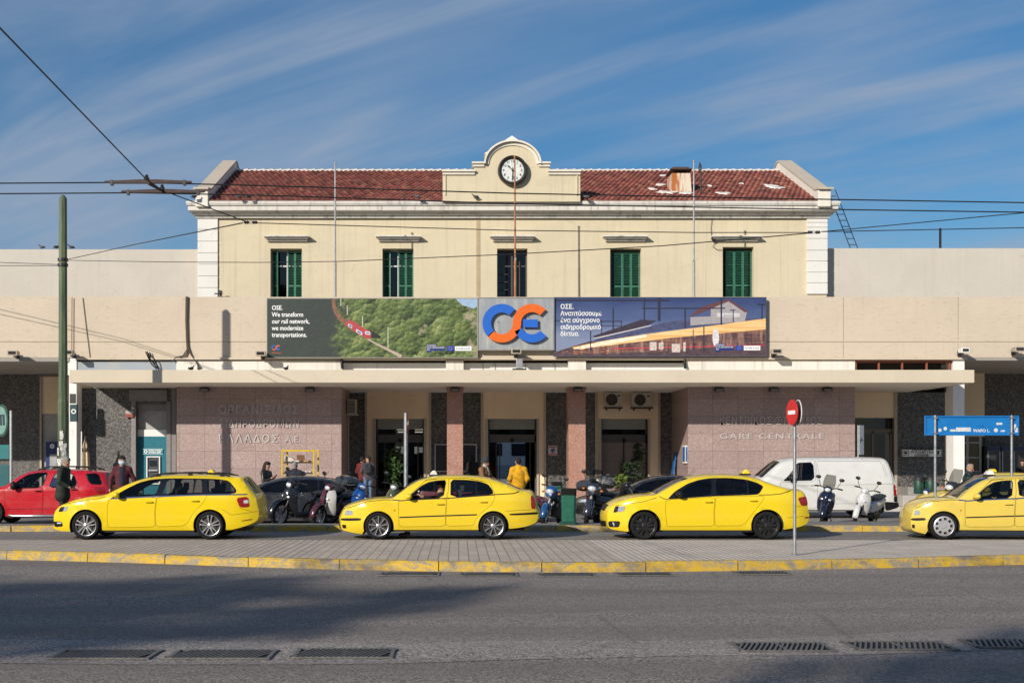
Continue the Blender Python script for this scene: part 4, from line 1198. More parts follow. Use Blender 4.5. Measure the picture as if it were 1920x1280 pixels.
SALOON = dict(u0=68, vg=665, k=381, W=1.81, belt=312, sill=586, arch=136, fw=(438,548), rw=(1462,548), rt=.308, rr=.225, style=ST_BLACK,
    top=[(300,600),(160,590),(90,574),(74,548),(70,510),(70,470),(80,432),(100,405),(150,376),(250,340),(350,315),(450,301),(540,298),(600,266),(680,222),(760,183),(830,160),(910,144),(1020,133),(1120,131),(1240,136),(1340,148),(1400,162),(1500,200),(1600,232),(1680,256),(1740,258),(1782,266),(1800,300),(1814,340),(1818,420),(1832,455),(1830,505),(1800,542),(1720,564),(1612,580)],
    screen=[(548,0),(820,0)], rear=[(1400,0),(1660,0)],
    dlo=[[(630,326),(690,265),(800,200),(900,167),(1000,152),(1150,150),(1300,163),(1390,190),(1442,222),(1402,278),(1372,292),(1000,304),(650,328)]],
    win=[[(715,305),(745,262),(815,212),(900,178),(1012,163),(992,296),(735,312)],[(1046,160),(1200,155),(1298,172),(1298,284),(1038,296)],[(1312,176),(1428,222),(1395,272),(1365,283),(1312,284)]],
    doors=[[(616,332),(610,420),(618,500),(626,556),(800,555),(1020,552),(1016,440),(1026,307)],[(1030,307),(1020,440),(1025,552),(1240,548),(1280,530),(1320,470),(1375,405),(1415,350),(1438,300),(1300,300)]],
    handles=[(970,350),(1345,340)], mirror=(722,285), mirror_mat=BLACK, lines=[([(1390,292),(1500,290),(1580,282),(1640,264),(1668,252)], .014, BLACK),([(560,304),(600,324),(632,328)], .014, BLACK)],
    head=[[(136,439),(160,390),(276,386),(254,431)]], tail=[[(1720,318),(1806,302),(1812,382),(1752,384)],[(1782,478),(1830,475),(1826,488),(1786,488)]], headblack=[[(134,441),(158,388),(200,386),(180,437)]],
    black=[[(78,514),(216,511),(200,562),(86,564)]], silver=[[(122,526),(136,522),(150,540),(146,556),(134,556),(138,542)]], seams=[[(160,384),(250,372),(440,345),(540,312)],[(1630,482),(1780,470)],[(1752,386),(1700,392)],[(1032,150),(1026,300)]],
    nose=[(390,445,.6,'grille',BLACK),(510,560,.85,'lower_grille',BLACK)], sign=(1350,118), signmat=YEL3, glass=GLASS_TINT, aerial=(860,140))

TY = 16.84 + .905
def place(spec, u0_img, kk): return u0_img
def world_x(imgx, Y): return px(imgx, Y)
NS = 16.78      # depth of the taxis' near flank
WP = 16.84
def by_wheel(spec, img_x, W, rot=0.0):
    """car origin so that its near front wheel stands at photo column img_x"""
    X = px(img_x, WP); fx = (spec['fw'][0]-spec['u0'])/spec['k']; fy = -W/2+.05
    return (X-fx*math.cos(rot)+fy*math.sin(rot), Q*WP-fx*math.sin(rot)-fy*math.cos(rot), .004)
ESTATE.update(fo=1.12, ro=.80); SALOON.update(fo=.70, ro=1.0); LIFTBACK.update(fo=1.0)
car(ESTATE, 'taxi', 'bright yellow estate taxi with roof rails and silver twin-spoke wheels, first at left', by_wheel(ESTATE, 80+364/4.465, 1.81), YEL1, group='yellow taxis in the rank')
t2, T2 = car(LIFTBACK, 'taxi', 'yellow taxi with black side strips and the driver leaning an arm out', by_wheel(LIFTBACK, 630+393/4.923, 1.73), YEL2, group='yellow taxis in the rank')
car(SALOON, 'taxi', 'yellow saloon taxi with tinted windows and black wheels, beside the no-entry sign', by_wheel(SALOON, 1110+438/4.465, 1.81), YEL3, group='yellow taxis in the rank')
L4 = dict(LIFTBACK); L4.update(style=ST_CAP, mirror_mat=YEL4, signmat=WHITEPAINT, open_near=(), wglass=[GLASS_CLEAR]*3, sign=(880,150), fo=.62, af=.24, nose=[],
    lines=[([(522,378),(600,388),(720,378),(1050,363),(1450,331),(1640,320),(1690,302)], .026, BLUEL)]+LIFTBACK['lines'][1:])
t4, T4 = car(L4, 'taxi', 'faded yellow taxi with blue waist stripe and silver wheel covers at the right edge', by_wheel(L4, 1680+600/6.737, 1.73, R(-8)), YEL4, face=R(-8), group='yellow taxis in the rank')
L5 = dict(LIFTBACK); L5.update(signmat=YEL2, sign=(900,152), open_near=(), style=ST_DARK)
car(L5, 'taxi', 'yellow taxi with yellow roof sign mostly hidden behind the faded yellow taxi', (px(1745, 21.2), Q*21.2+.9, .004), YEL2, group='yellow taxis in the rank')

SUV = dict(u0=-455, vg=1002, k=480, W=1.70, belt=515, sill=890, arch=178, fw=(-110,842), rw=(1118,842), rt=.335, rr=.22, style=ST_DARK, edge=.09,
    top=[(-300,900),(-420,880),(-448,840),(-455,760),(-455,690),(-440,620),(-395,575),(-300,552),(-150,525),(0,507),(60,498),(130,440),(220,370),(320,322),(420,300),(560,292),(760,290),(960,294),(1150,304),(1290,322),(1320,350),(1350,410),(1372,480),(1380,560),(1388,660),(1392,760),(1380,840),(1340,870),(1290,890)],
    screen=[(65,0),(340,0)], rear=[(1310,0),(1372,0)],
    dlo=[[(118,528),(150,495),(220,425),(330,350),(450,325),(600,318),(548,520),(200,530)],[(628,520),(660,400),(690,322),(880,322),(950,362),(1004,495),(900,508)],[(1066,338),(1240,328),(1316,484),(1160,476)]],
    win=[[(145,515),(210,445),(330,362),(450,337),(585,328),(540,512),(200,522)],[(640,512),(672,400),(698,332),(878,332),(945,370),(992,490),(900,500)],[(1078,346),(1236,336),(1304,476),(1166,468)]],
    doors=[[(62,530),(66,700),(68,868),(548,868),(552,700),(558,524),(300,534)],[(566,524),(558,700),(554,868),(900,868),(940,800),(1010,700),(1040,600),(1014,500),(800,516)]],
    handles=[(500,562),(960,545)], handle_mat=BLACK, mirror=(195,492), mirror_mat=BLACK, bigmirror=1, lines=[([(66,795),(540,790)], .012, BLACK),([(558,790),(900,786)], .012, BLACK)],
    tail=[[(1205,518),(1330,500),(1345,605),(1268,604)]], head=[[(-440,640),(-400,600),(-330,600),(-300,650),(-420,670)]], rails=[(440,250),(1200,250)], railh=.075, glass=GLASS_MID, wglass=[GLASS_CLEAR,GLASS_CLEAR,GLASS_TINT], nose=[(620,720,.6,'grille',BLACK)])
RED = car_paint('red_car_paint', (.50,.008,.018), .16)
suv, TS = car(SUV, 'suv', 'red SUV with black roof rails parked behind the first yellow taxi', (px(-455/6.857, 20.7), Q*20.7+.85, .004), RED)
suv['category'] = 'suv'
for s in (-1, 1):
    mb = MB(); xa, xb = TS((70,0))[0], TS((940,0))[0]; mb.tube([(xa+.08,s*.80,.27),(xa+.2,s*.87,.25),(xb-.2,s*.87,.25),(xb-.08,s*.80,.27)], .035, 8); mb.build('side_step', ALU, suv, smooth=50)
COUPE = dict(u0=-820, vg=937, k=450, W=1.74, belt=552, sill=880, arch=152, fw=(-540,800), rw=(660,800), rt=.30, rr=.21, style=ST_DARK,
    top=[(-620,882),(-740,870),(-810,830),(-820,760),(-800,700),(-740,655),(-600,615),(-400,585),(-240,572),(-180,535),(-80,480),(40,430),(170,392),(300,368),(450,360),(600,364),(760,380),(850,398),(920,440),(990,500),(1035,548),(1060,600),(1078,680),(1080,770),(1060,840),(960,870),(850,885)],
    screen=[(-235,0),(170,0)], rear=[(850,0),(1030,0)],
    dlo=[[(-130,555),(-40,495),(80,440),(220,404),(400,390),(600,390),(780,402),(850,424),(930,520),(900,540),(500,556)]],
    win=[[(-90,545),(-20,497),(90,450),(225,414),(440,400),(425,548)],[(465,399),(600,398),(690,402),(700,540),(450,548)],[(715,404),(780,412),(840,432),(905,515),(890,528),(715,538)]],
    doors=[[(-150,568),(-160,700),(-130,862),(430,862),(440,700),(448,562),(200,572)],[(454,562),(446,700),(438,862),(520,862),(560,740),(680,640),(700,552)]],
    handles=[(390,600),(650,590)], mirror=(-90,540), mirror_mat=BLACK, tail=[[(1000,580),(1058,600),(1072,680),(1020,660)]], head=[[(-800,700),(-740,660),(-640,650),(-680,700)]], nose=[(700,760,.6,'grille',BLACK)], glass=GLASS_TINT, clearscreen=1, aerial=(740,370))
NAVY = car_paint('navy_car_paint', (.018,.022,.034), .25)
cc, _ = car(COUPE, 'car', 'dark navy hatchback parked behind the two scooters at the kerb', (px(490-820/6.62, 21.2), Q*21.2+.87, .004), NAVY)
HATCH = dict(COUPE); HATCH.update(W=1.7)
HATCH['top'] = [(p[0] if p[0] < -250 else p[0]*.78-40, p[1]) for p in COUPE['top']]
BLK = car_paint('black_car_paint', (.012,.012,.014), .2); MAR = car_paint('maroon_car_paint', (.13,.010,.026), .2)
car(COUPE, 'car', 'black hatchback parked behind the bonnet of the saloon taxi', (px(1082, 22.4), Q*22.4+.87, .004), BLK)
car(COUPE, 'car', 'maroon car parked nose to the right behind the tail of the open-windowed taxi', (px(1040, 21.6), Q*21.6+.87, .004), MAR, face=math.pi)
VAN = dict(u0=-605, vg=987, k=467, W=1.90, belt=455, sill=868, arch=170, fw=(-226,840), rw=(1175,840), rt=.318, rr=.215, style=ST_VAN, tumble=.16, edge=.12, af=.22, ar=.08, xf=1.1, xr=.4, crown=.05, cat='van',
    top=[(-420,880),(-560,868),(-598,830),(-605,740),(-600,650),(-580,580),(-520,520),(-440,470),(-360,432),(-290,370),(-200,292),(-110,220),(-40,178),(40,160),(160,148),(400,140),(800,138),(1150,141),(1340,148),(1400,160),(1432,225),(1464,330),(1490,420),(1510,520),(1524,640),(1530,740),(1560,768),(1560,820),(1500,860),(1360,880)],
    screen=[(-355,0),(-90,0)], rear=[(1420,0),(1470,0)],
    dlo=[[(-90,462),(-20,400),(60,310),(110,236),(140,202),(358,194),(360,454),(100,460)]],
    win=[[(20,450),(24,360),(68,310),(110,246),(122,238),(122,448)],[(134,240),(150,212),(350,202),(352,446),(134,450)]],
    doors=[[(-130,478),(-120,650),(-60,760),(-40,850),(392,850),(398,600),(398,180),(378,176),(372,468),(100,474)]],
    handles=[(330,520)], mirror=(20,420), mirror_mat=BLACK, bigmirror=1, lines=[([(420,180),(1300,178),(1330,240),(1368,402)], .012, plain('van_rib', (.30,.30,.30), .5)),([(410,190),(440,500)], .010, plain('van_rib', (.30,.30,.30), .5)),([(1360,240),(1390,402)], .010, plain('van_rib', (.30,.30,.30), .5)),([(100,528),(400,520)], .008, BLACK),([(410,518),(1000,512),(1466,500)], .010, plain('van_rib', (.30,.30,.30), .5)),([(420,782),(1020,776)], .010, plain('van_rib', (.30,.30,.30), .5))],
    tail=[[(1472,502),(1520,502),(1526,658),(1476,680)],[(1506,790),(1556,778),(1556,800),(1508,806)]], black=[[(1340,752),(1480,760),(1558,770),(1560,828),(1400,874),(1352,870)],[(1478,684),(1526,662),(1530,752),(1480,758)]],
    seams=[[(1425,170),(1470,500),(1480,750)]], nose=[(560,640,.6,'grille',BLACK),(740,850,.85,'bumper',BLACK)], head=[[(-590,610),(-520,545),(-440,540),(-470,610),(-560,640)]], glass=GLASS_TINT, wglass=[GLASS_CLEAR,GLASS_MID], seats=(1.95,))
VANW = car_paint('white_van_paint', (.66,.65,.62), .22)
vn, _ = car(VAN, 'van', 'white panel van parked behind the pair of scooters by the pink granite wall', (px(1480-605/7.527, 23.2), Q*23.2+.95, .004), VANW)
# ================================================================ BANNERS, LETTERING, CLOCK, FITTINGS ON THE FACADE
def flat(mb, pts, y=0.0):
    """flat sheet from x,z points facing -y"""
    pl = list(pts) if area2_(pts) > 0 else list(pts)[::-1]
    return mb.add([(p[0], y, p[1]) for p in pl], [tuple(range(len(pl)))])
def area2_(p): return sum(p[i][0]*p[(i+1)%len(p)][1]-p[(i+1)%len(p)][0]*p[i][1] for i in range(len(p)))/2
def ribbon(mb, pts, w, y):
    n = len(pts); ws = w if isinstance(w, (list, tuple)) else [w]*n
    va = []
    for i, p in enumerate(pts):
        a, b = Vector(pts[max(0,i-1)]), Vector(pts[min(n-1,i+1)]); d = (b-a).normalized(); nn = Vector((-d.y, d.x))*ws[i]/2
        va += [(p[0]+nn.x, y, p[1]+nn.y), (p[0]-nn.x, y, p[1]-nn.y)]
    fs = []
    for i in range(n-1):
        q = [2*i, 2*i+1, 2*i+3, 2*i+2]; a, b, c = (va[k] for k in q[:3])
        if (b[0]-a[0])*(c[2]-a[2])-(b[2]-a[2])*(c[0]-a[0]) < 0: q = q[::-1]
        fs.append(q)
    return mb.add(va, fs)
INKW = plain('white_print', (.80,.80,.80), .5, var=.04); ORANGE = plain('orange_paint', (.72,.13,.012), .4, var=.06); BLUE = plain('blue_paint', (.015,.12,.52), .4, var=.06)
NAVYINK = plain('navy_print', (.012,.028,.16), .5); REDINK = plain('red_print', (.40,.05,.06), .5, var=.4, scale=14)

BY = 31.60
# -- green banner with the train
def forest_mat():
    """a printed photograph of wooded slopes: crowns of many sizes, lit from the upper left in the print"""
    t = NT('printed_hillside'); v = t.coords()
    def crowns(scale, off):
        mp = t.node('ShaderNodeMapping'); mp.inputs['Location'].default_value = off; mp.inputs['Scale'].default_value = (1, .0, 1.15)
        tc = t.node('ShaderNodeTexCoord'); wv = t.node('ShaderNodeVectorMath', operation='ADD'); nz = t.node('ShaderNodeTexNoise'); nz.inputs['Scale'].default_value = scale*1.8; nz.inputs['Detail'].default_value = 4
        sb_ = t.node('ShaderNodeVectorMath', operation='MULTIPLY_ADD'); t.link(tc.outputs['Object'], nz.inputs['Vector']); t.link(nz.outputs['Color'], sb_.inputs[0]); sb_.inputs[1].default_value = (.75/scale, 0, .75/scale); sb_.inputs[2].default_value = (-.37/scale, 0, -.37/scale)
        t.link(tc.outputs['Object'], wv.inputs[0]); t.link(sb_.outputs[0], wv.inputs[1]); t.link(wv.outputs[0], mp.inputs['Vector'])
        vo = t.node('ShaderNodeTexVoronoi', feature='F1'); vo.inputs['Scale'].default_value = scale; t.link(mp.outputs[0], vo.inputs['Vector'])
        d = t.node('ShaderNodeVectorMath', operation='SUBTRACT'); t.link(mp.outputs[0], d.inputs[0]); t.link(vo.outputs['Position'], d.inputs[1])
        dt = t.node('ShaderNodeVectorMath', operation='DOT_PRODUCT'); t.link(d.outputs[0], dt.inputs[0]); dt.inputs[1].default_value = (-.55*scale, 0, .85*scale)
        sc = t.node('ShaderNodeSeparateColor'); t.link(vo.outputs['Color'], sc.inputs[0])
        return dt.outputs['Value'], sc.outputs[0], sc.outputs[1]
    l1, r1, g1 = crowns(2.1, (.3,0,.1)); l2, r2, g2 = crowns(5.5, (.7,0,.4))
    leaf = t.noise(v, 26, 6, .8); big = t.noise(v, .9, 4, .6)
    lum = t.math('ADD', t.math('MULTIPLY', l1, .30), t.math('ADD', t.math('MULTIPLY', l2, .34), t.math('MULTIPLY', t.math('SUBTRACT', leaf, .5), .75)))
    lum = t.math('ADD', t.math('ADD', lum, .40), t.math('MULTIPLY', t.math('SUBTRACT', big, .5), .7))
    g = t.ramp(lum, [(.05, (.008,.014,.007)), (.30, (.045,.075,.022)), (.55, (.14,.19,.055)), (.85, (.34,.38,.14)), (1.0, (.50,.50,.28))])
    g = t.mix(t.math('MULTIPLY', r1, .45), g, t.mix(g1, (.20,.22,.05), (.07,.13,.05)), 'MIX')
    g = t.mix(.55, g, t.ramp(lum, [(.1, (.01,.018,.008)), (.5, (.12,.17,.05)), (.95, (.42,.44,.2))]))
    sx = t.node('ShaderNodeSeparateXYZ'); t.link(v, sx.inputs[0])
    edge = t.noise(v, 1.6, 6, .7, .4)
    wob = t.math('ADD', sx.outputs[0], t.math('MULTIPLY', t.math('SUBTRACT', edge, .5), 3.4)); wob = t.math('SUBTRACT', wob, t.math('MULTIPLY', sx.outputs[2], .10))
    dk = t.ramp(t.math('MULTIPLY', wob, .1), [(.27, 1), (.31, 0)])
    d2 = t.mix(t.math('MULTIPLY', leaf, .5), (.026,.033,.035), (.05,.062,.05))
    g = t.mix(t.math('MULTIPLY', dk, .95), g, d2)
    bare = t.noise(v, 1.0, 5, .6); g = t.mix(t.math('MULTIPLY', t.ramp(bare, [(.60,0),(.66,.75)]), t.ramp(t.math('MULTIPLY', wob, .1), [(.4,0),(.5,1)])), g, (.42,.35,.25))
    t.col(g); t.rough(.4); return t.mat
def B1(u, v): return ((u-6)/4.8*BY/F, (574-v)/4.8*BY/F)
W1, H1 = B1(1894, 0)[0], B1(0, 48)[1]
o1 = at(500+6/4.8, 550+574/4.8, BY)
ban = thing('banner', 'wide printed banner of a red train on a green wooded hillside with English slogan', 'banner', o1)
mb = MB(); mb.box(0, W1, 0, .05, 0, H1); mb.build('printed_sheet', forest_mat(), ban)
mb = MB()
for a in ((-.02,W1+.02,-.012,.06,-.03,0),(-.02,W1+.02,-.012,.06,H1,H1+.025),(-.025,-.001,-.012,.06,0,H1),(W1+.001,W1+.025,-.012,.06,0,H1)): mb.box(*a)
mb.build('banner_frame', plain('banner_frame', (.30,.28,.25), .5), ban)
mb = MB(); flat(mb, [B1(*p) for p in ((1705,49),(1893,49),(1893,120),(1860,138),(1810,120),(1760,105),(1720,70))], -.004); mb.build('printed_sky', plain('printed_sky', (.30,.42,.58), .5), ban)
mb = MB(); P_ = [(602,50),(604,110),(620,160),(650,210),(690,250),(730,285)]
ribbon(mb, [B1(*p) for p in chaikin(P_, 2)], [.13+.09*i/22 for i in range(40)][:len(chaikin(P_, 2))], -.006)
mb.build('printed_wagons', plain('printed_wagons', (.20,.095,.055), .5, var=.35, scale=9), ban)
mb = MB(); flat(mb, [B1(*p) for p in ((725,232),(790,255),(870,310),(940,345),(935,405),(900,410),(840,375),(780,338),(715,290))], -.008); mb.build('printed_engine', REDINK, ban)
mb = MB()
flat(mb, [B1(*p) for p in ((735,270),(770,290),(768,315),(732,295))], -.011); flat(mb, [B1(*p) for p in ((808,318),(860,350),(858,378),(804,345))], -.011); flat(mb, [B1(*p) for p in ((885,340),(930,345),(932,372),(888,368))], -.011)
mb.build('printed_engine_panel', plain('printed_panel', (.62,.64,.70), .5), ban)
mb = MB()
flat(mb, [B1(*p) for p in ((742,280),(764,292),(762,306),(740,294))], -.014); flat(mb, [B1(*p) for p in ((818,332),(850,352),(848,366),(815,345))], -.014); flat(mb, [B1(*p) for p in ((892,350),(924,353),(925,362),(893,360))], -.014)
mb.build('printed_engine_window', plain('printed_window_blue', (.06,.10,.30), .5), ban)
mb = MB(); flat(mb, [B1(*p) for p in ((880,300),(950,340),(1030,385),(1020,405),(945,400),(945,350))], -.005); mb.build('printed_dark_gap', plain('printed_dark', (.012,.014,.012), .5), ban)
mb = MB(); ribbon(mb, [B1(*p) for p in ((900,405),(980,450),(1080,500),(1180,550),(1210,570))], [.05,.07,.09,.13,.16], -.005); mb.build('printed_track', plain('printed_track', (.42,.33,.27), .5, var=.4, scale=20), ban)
mb = MB()
for x, y0, y1 in ((668,50,115),(725,110,195),(863,205,298),(1092,300,490)): flat(mb, [B1(x-3,y1), B1(x+3,y1), B1(x+3,y0), B1(x-3,y0)], -.009)
mb.build('printed_mast', plain('printed_mast', (.62,.60,.55), .5), ban)
def put_text(root, name, body, x, z, size, mat, y=-.008, bold=.012, width=None, line=1.0, spacing=1.0, depth=0.0):
    m_ = text_mb(body, size, bold*size*.9, depth, spacing, 'LEFT', width, line); shift(m_, (x, y, z)); return m_.build(name, mat, root)
x, z = B1(45, 148); put_text(ban, 'slogan', "OSE.\nWe transform\nour rail network,\nwe modernize\ntransportations.", x, z, .258, INKW, line=1.075, width=(385-45)/4.8*BY/F, bold=.022)
x, z = B1(45, 538); put_text(ban, 'small_print', "www.ose.gr", x, z, .075, ORANGE, width=85/4.8*BY/F)
def emblem(root, ox, oz, s, y, depth, parts=None):
    """the blue and orange OSE letters; s = metres per traced pixel"""
    def arc_(cx, cz, a0, a1, r0, r1, n=26):
        A = [R(a0+(a1-a0)*i/n) for i in range(n+1)]
        return [(cx+r1*math.cos(a), cz+r1*math.sin(a)) for a in A], [(cx+r0*math.cos(a), cz+r0*math.sin(a)) for a in A]
    def solid(o_, i_, mat, nm):
        mb = MB(); n = len(o_); vs = []
        for (a, b) in zip(o_, i_):
            for p in (a, b): vs.append((ox+p[0]*s, y, oz+p[1]*s)); vs.append((ox+p[0]*s, y+depth, oz+p[1]*s))
        fs = []
        for k in range(n-1):
            q = 4*k; r = q+4
            fs += [(q,r,r+2,q+2),(q+1,q+3,r+3,r+1),(q,q+1,r+1,r),(q+2,r+2,r+3,q+3)]
        fs += [(0,2,3,1),(4*n-4,4*n-3,4*n-1,4*n-2)]
        mb.add(vs, fs); return mb.build(nm, mat, root, fix=True)
    a, b = arc_(-96, 0, 47, 222, 68, 122); solid(a, b, BLUE, 'letter_O')
    a, b = arc_(96, 0, 205, 318, 70, 122); solid(a, b, BLUE, 'letter_E')
    a, b = arc_(-96, 0, 226, 360, 70, 122); c, d = arc_(96, 0, 180, 45, 70, 122)
    solid(a+d[1:], b+c[1:], ORANGE, 'letter_S')
    mb = MB(); mb.box(ox+38*s, ox+132*s, y, y+depth, oz-26*s, oz+24*s); mb.build('letter_E_bar', BLUE, root)
x, z = B1(85, 487); emblem(ban, x, z, .19*BY/F/4.8*2.0/2, -.006, .002)
def sponsor(root, bx, bz, k):
    """blue year block, flag and white box at a banner's lower right; k = metres per photo pixel"""
    mb = MB(); flat(mb, [(bx,bz),(bx+34*k,bz),(bx+34*k,bz+8*k),(bx+18*k,bz+8*k),(bx+18*k,bz+12*k),(bx,bz+12*k)], -.008); flat(mb, [(bx,bz-3*k),(bx+9*k,bz-3*k),(bx+9*k,bz),(bx,bz)], -.008); mb.build('printed_year_block', NAVYINK, root)
    put_text(root, 'year_text', "ΕΥΡΩΠΑΪΚΟ\nΕΤΟΣ ΣΙΔΗΡΟΔΡΟΜΩΝ\n2021", bx+.8*k, bz+8.4*k, 3.6*k, INKW, -.012, .008, 32*k, 1.05)
    mb = MB(); fx0 = bx+38.5*k; flat(mb, [(fx0,bz),(fx0+12*k,bz),(fx0+12*k,bz+9*k),(fx0,bz+9*k)], -.008); fl = mb.build('printed_flag', plain('flag_blue', (.01,.05,.35), .5), root)
    mb = MB()
    for i in range(12):
        a = 2*math.pi*i/12; cx, cz = fx0+6*k+2.8*k*math.cos(a), bz+4.5*k+2.8*k*math.sin(a)
        flat(mb, [(cx+(.5 if j % 2 == 0 else .22)*k*math.sin(math.pi*j/5), cz+(.5 if j % 2 == 0 else .22)*k*math.cos(math.pi*j/5)) for j in range(10)], -.011)
    mb.build('flag_stars', plain('flag_yellow', (.75,.55,.03), .5), fl)
    mb = MB(); wx = bx+53*k; flat(mb, [(wx,bz),(wx+31*k,bz),(wx+31*k,bz+8.5*k),(wx,bz+8.5*k)], -.008); wb = mb.build('printed_box', INKW, root)
    put_text(root, 'box_text', "FUTURE IS RAIL", wx+2*k, bz+2.6*k, 4*k, NAVYINK, -.012, .012, 27*k)
x, z = B1(1440, 516); sponsor(ban, x, z, BY/F)

# -- night banner
def B2(u, v): return ((u-520)/3.491*BY/F, (410-v)/3.491*BY/F)
W2, H2 = B2(1906, 0)[0], B2(0, 28)[1]
o2_ = at(890+520/3.491, 550+410/3.491, BY)
ban2 = thing('banner', 'wide printed banner of a station at dusk with streaked train lights and Greek slogan', 'banner', o2_)
def dusk_mat():
    t = NT('printed_dusk_sky'); v = t.coords(); n = t.noise(t.coords((.4,1,1.4)), 1.2, 6, .6); sx = t.node('ShaderNodeSeparateXYZ'); t.link(v, sx.inputs[0])
    h = t.math('ADD', t.math('MULTIPLY', sx.outputs[2], .42), t.math('MULTIPLY', t.math('SUBTRACT', n, .5), .5))
    t.col(t.ramp(h, [(.30,(.20,.24,.36)),(.6,(.085,.12,.25)),(1.0,(.032,.052,.15))])); t.rough(.4); return t.mat
mb = MB(); mb.box(0, W2, 0, .05, 0, H2); mb.build('printed_sheet', dusk_mat(), ban2)
mb = MB()
for a in ((-.02,W2+.02,-.012,.06,-.025,0),(-.02,W2+.02,-.012,.06,H2,H2+.022),(-.025,-.001,-.012,.06,0,H2),(W2+.001,W2+.025,-.012,.06,0,H2)): mb.box(*a)
mb.build('banner_frame', plain('banner_frame_dark', (.06,.06,.08), .5), ban2)
def poly2(nm, pts, mat, y):
    mb = MB(); flat(mb, [B2(*p) for p in pts], y); return mb.build(nm, mat, ban2)
PD = plain('printed_dark_violet', (.035,.025,.045), .5, var=.4, scale=8)
def streak_mat():
    t = NT('printed_light_streak'); n = t.noise(t.coords((.12,1,9), 'Object', (0, R(8.5), 0)), 2.0, 6, .65)
    t.col(t.ramp(n, [(.28,(.30,.11,.05)),(.42,(.66,.34,.12)),(.55,(.85,.55,.24)),(.72,(.95,.82,.58))])); t.rough(.4); return t.mat
def train_mat():
    t = NT('printed_train_side'); v = t.coords((1.6,1,.25)); n = t.noise(v, 3.2, 6, .75); m = t.noise(t.coords((.15,1,7), 'Object', (0, R(8), 0)), 2, 4, .6)
    c = t.ramp(n, [(.38,(.035,.022,.04)),(.5,(.13,.07,.07)),(.62,(.34,.20,.15)),(.75,(.62,.50,.42))]); t.col(t.mix(t.math('MULTIPLY', t.ramp(m, [(.5,0),(.7,1)]), .55), c, (.50,.22,.10))); t.rough(.4); return t.mat
poly2('printed_ground', ((521,409),(1905,409),(1905,300),(1300,330),(760,310),(521,385)), plain('printed_ground', (.075,.045,.055), .5, var=.5, scale=5), -.004)
poly2('printed_train', ((640,375),(800,330),(1000,282),(1200,255),(1600,215),(1905,190),(1905,330),(1300,375),(900,395),(660,395)), train_mat(), -.006)
poly2('printed_roof_band', ((780,300),(1000,250),(1200,200),(1380,168),(1900,165),(1900,195),(1400,225),(1100,262),(800,325)), plain('printed_blue_band', (.06,.07,.15), .5, var=.4, scale=5), -.007)
poly2('printed_light_streak', ((640,352),(800,318),(1000,285),(1250,250),(1600,205),(1905,163),(1905,235),(1600,262),(1300,290),(1000,325),(800,350),(650,366)), streak_mat(), -.009)
poly2('printed_pale_glow', ((650,356),(760,330),(900,302),(1120,268),(1130,285),(960,318),(820,344),(690,366)), plain('printed_cream', (.80,.70,.52), .5, var=.2, scale=3), -.0095)
poly2('printed_canopy', ((770,280),(1090,172),(1190,178),(1140,205),(800,292)), PD, -.010)
poly2('printed_canopy_edge', ((780,292),(1150,208),(1158,212),(790,298)), plain('printed_pale', (.55,.50,.50), .5), -.011)
poly2('printed_house_wall', ((1412,155),(1545,150),(1545,95),(1662,48),(1782,122),(1768,185),(1545,200),(1412,210)), plain('printed_house', (.34,.31,.33), .5), -.0075)
poly2('printed_house_roof', ((1405,155),(1480,90),(1662,38),(1790,120),(1770,125),(1662,52),(1545,100)), plain('printed_house_roof', (.13,.045,.045), .5), -.0105)
poly2('printed_house_board', ((1585,128),(1735,128),(1735,155),(1585,155)), plain('printed_board', (.55,.54,.55), .5), -.0115)
x, z = B2(1632, 150); put_text(ban2, 'printed_name', "ΚΡΗΝΗ", x, z, .07, NAVYINK, -.014, width=58/3.491*BY/F)
poly2('printed_glow', tuple((1578+22*math.cos(2*math.pi*i/14), 290+60*math.sin(2*math.pi*i/14)) for i in range(14)), plain('printed_glow', (.62,.60,.62), .5, var=.3, scale=7), -.012)
poly2('printed_red_line', ((900,358),(1300,350),(1600,342),(1905,338),(1905,342),(1600,347),(1300,355),(900,363)), plain('printed_red_line', (.65,.04,.08), .5), -.0125)
mb = MB()
for x, y0, y1, w in ((1110,30,175,8),(1207,30,180,16),(906,95,260,8),(1614,30,205,10),(1377,95,230,8),(1692,110,190,6),(1880,70,170,7),(758,235,370,6),(830,175,270,4),(960,180,250,4),(1500,215,385,7),(1430,235,370,5)): flat(mb, [B2(x-w/2,y1), B2(x+w/2,y1), B2(x+w/2,y0), B2(x-w/2,y0)], -.0135)
for x0, x1, y, w in ((520,1275,45,10),(1095,1640,97,7),(820,965,182,5),(1850,1900,72,8),(1672,1708,108,5),(820,960,212,3),(521,620,178,4)): flat(mb, [B2(x0,y+w/2), B2(x1,y+w/2), B2(x1,y-w/2), B2(x0,y-w/2)], -.0137)
mb.build('printed_gantry', plain('printed_gantry', (.022,.022,.05), .5), ban2)
mb = MB()
for x0, x1, y0, y1 in ((1145,1190,318,372),(1205,1235,322,365),(1290,1345,330,385),(1365,1380,320,380)): flat(mb, [B2(x0,y1), B2(x1,y1), B2(x1,y0), B2(x0,y0)], -.0128)
mb.build('printed_lit_window', plain('printed_lit', (.55,.48,.44), .5, var=.5, scale=12), ban2)
mb = MB(); rng = random.Random(2)
for i in range(26):
    x = rng.uniform(545,860); y = rng.uniform(330,395); w = rng.uniform(4,22); flat(mb, [B2(x,y+3), B2(x+w,y+4), B2(x+w,y), B2(x,y-1)], -.0122)
mb.build('printed_platform_lights', plain('printed_orange_light', (.60,.20,.09), .5, var=.5, scale=15), ban2)
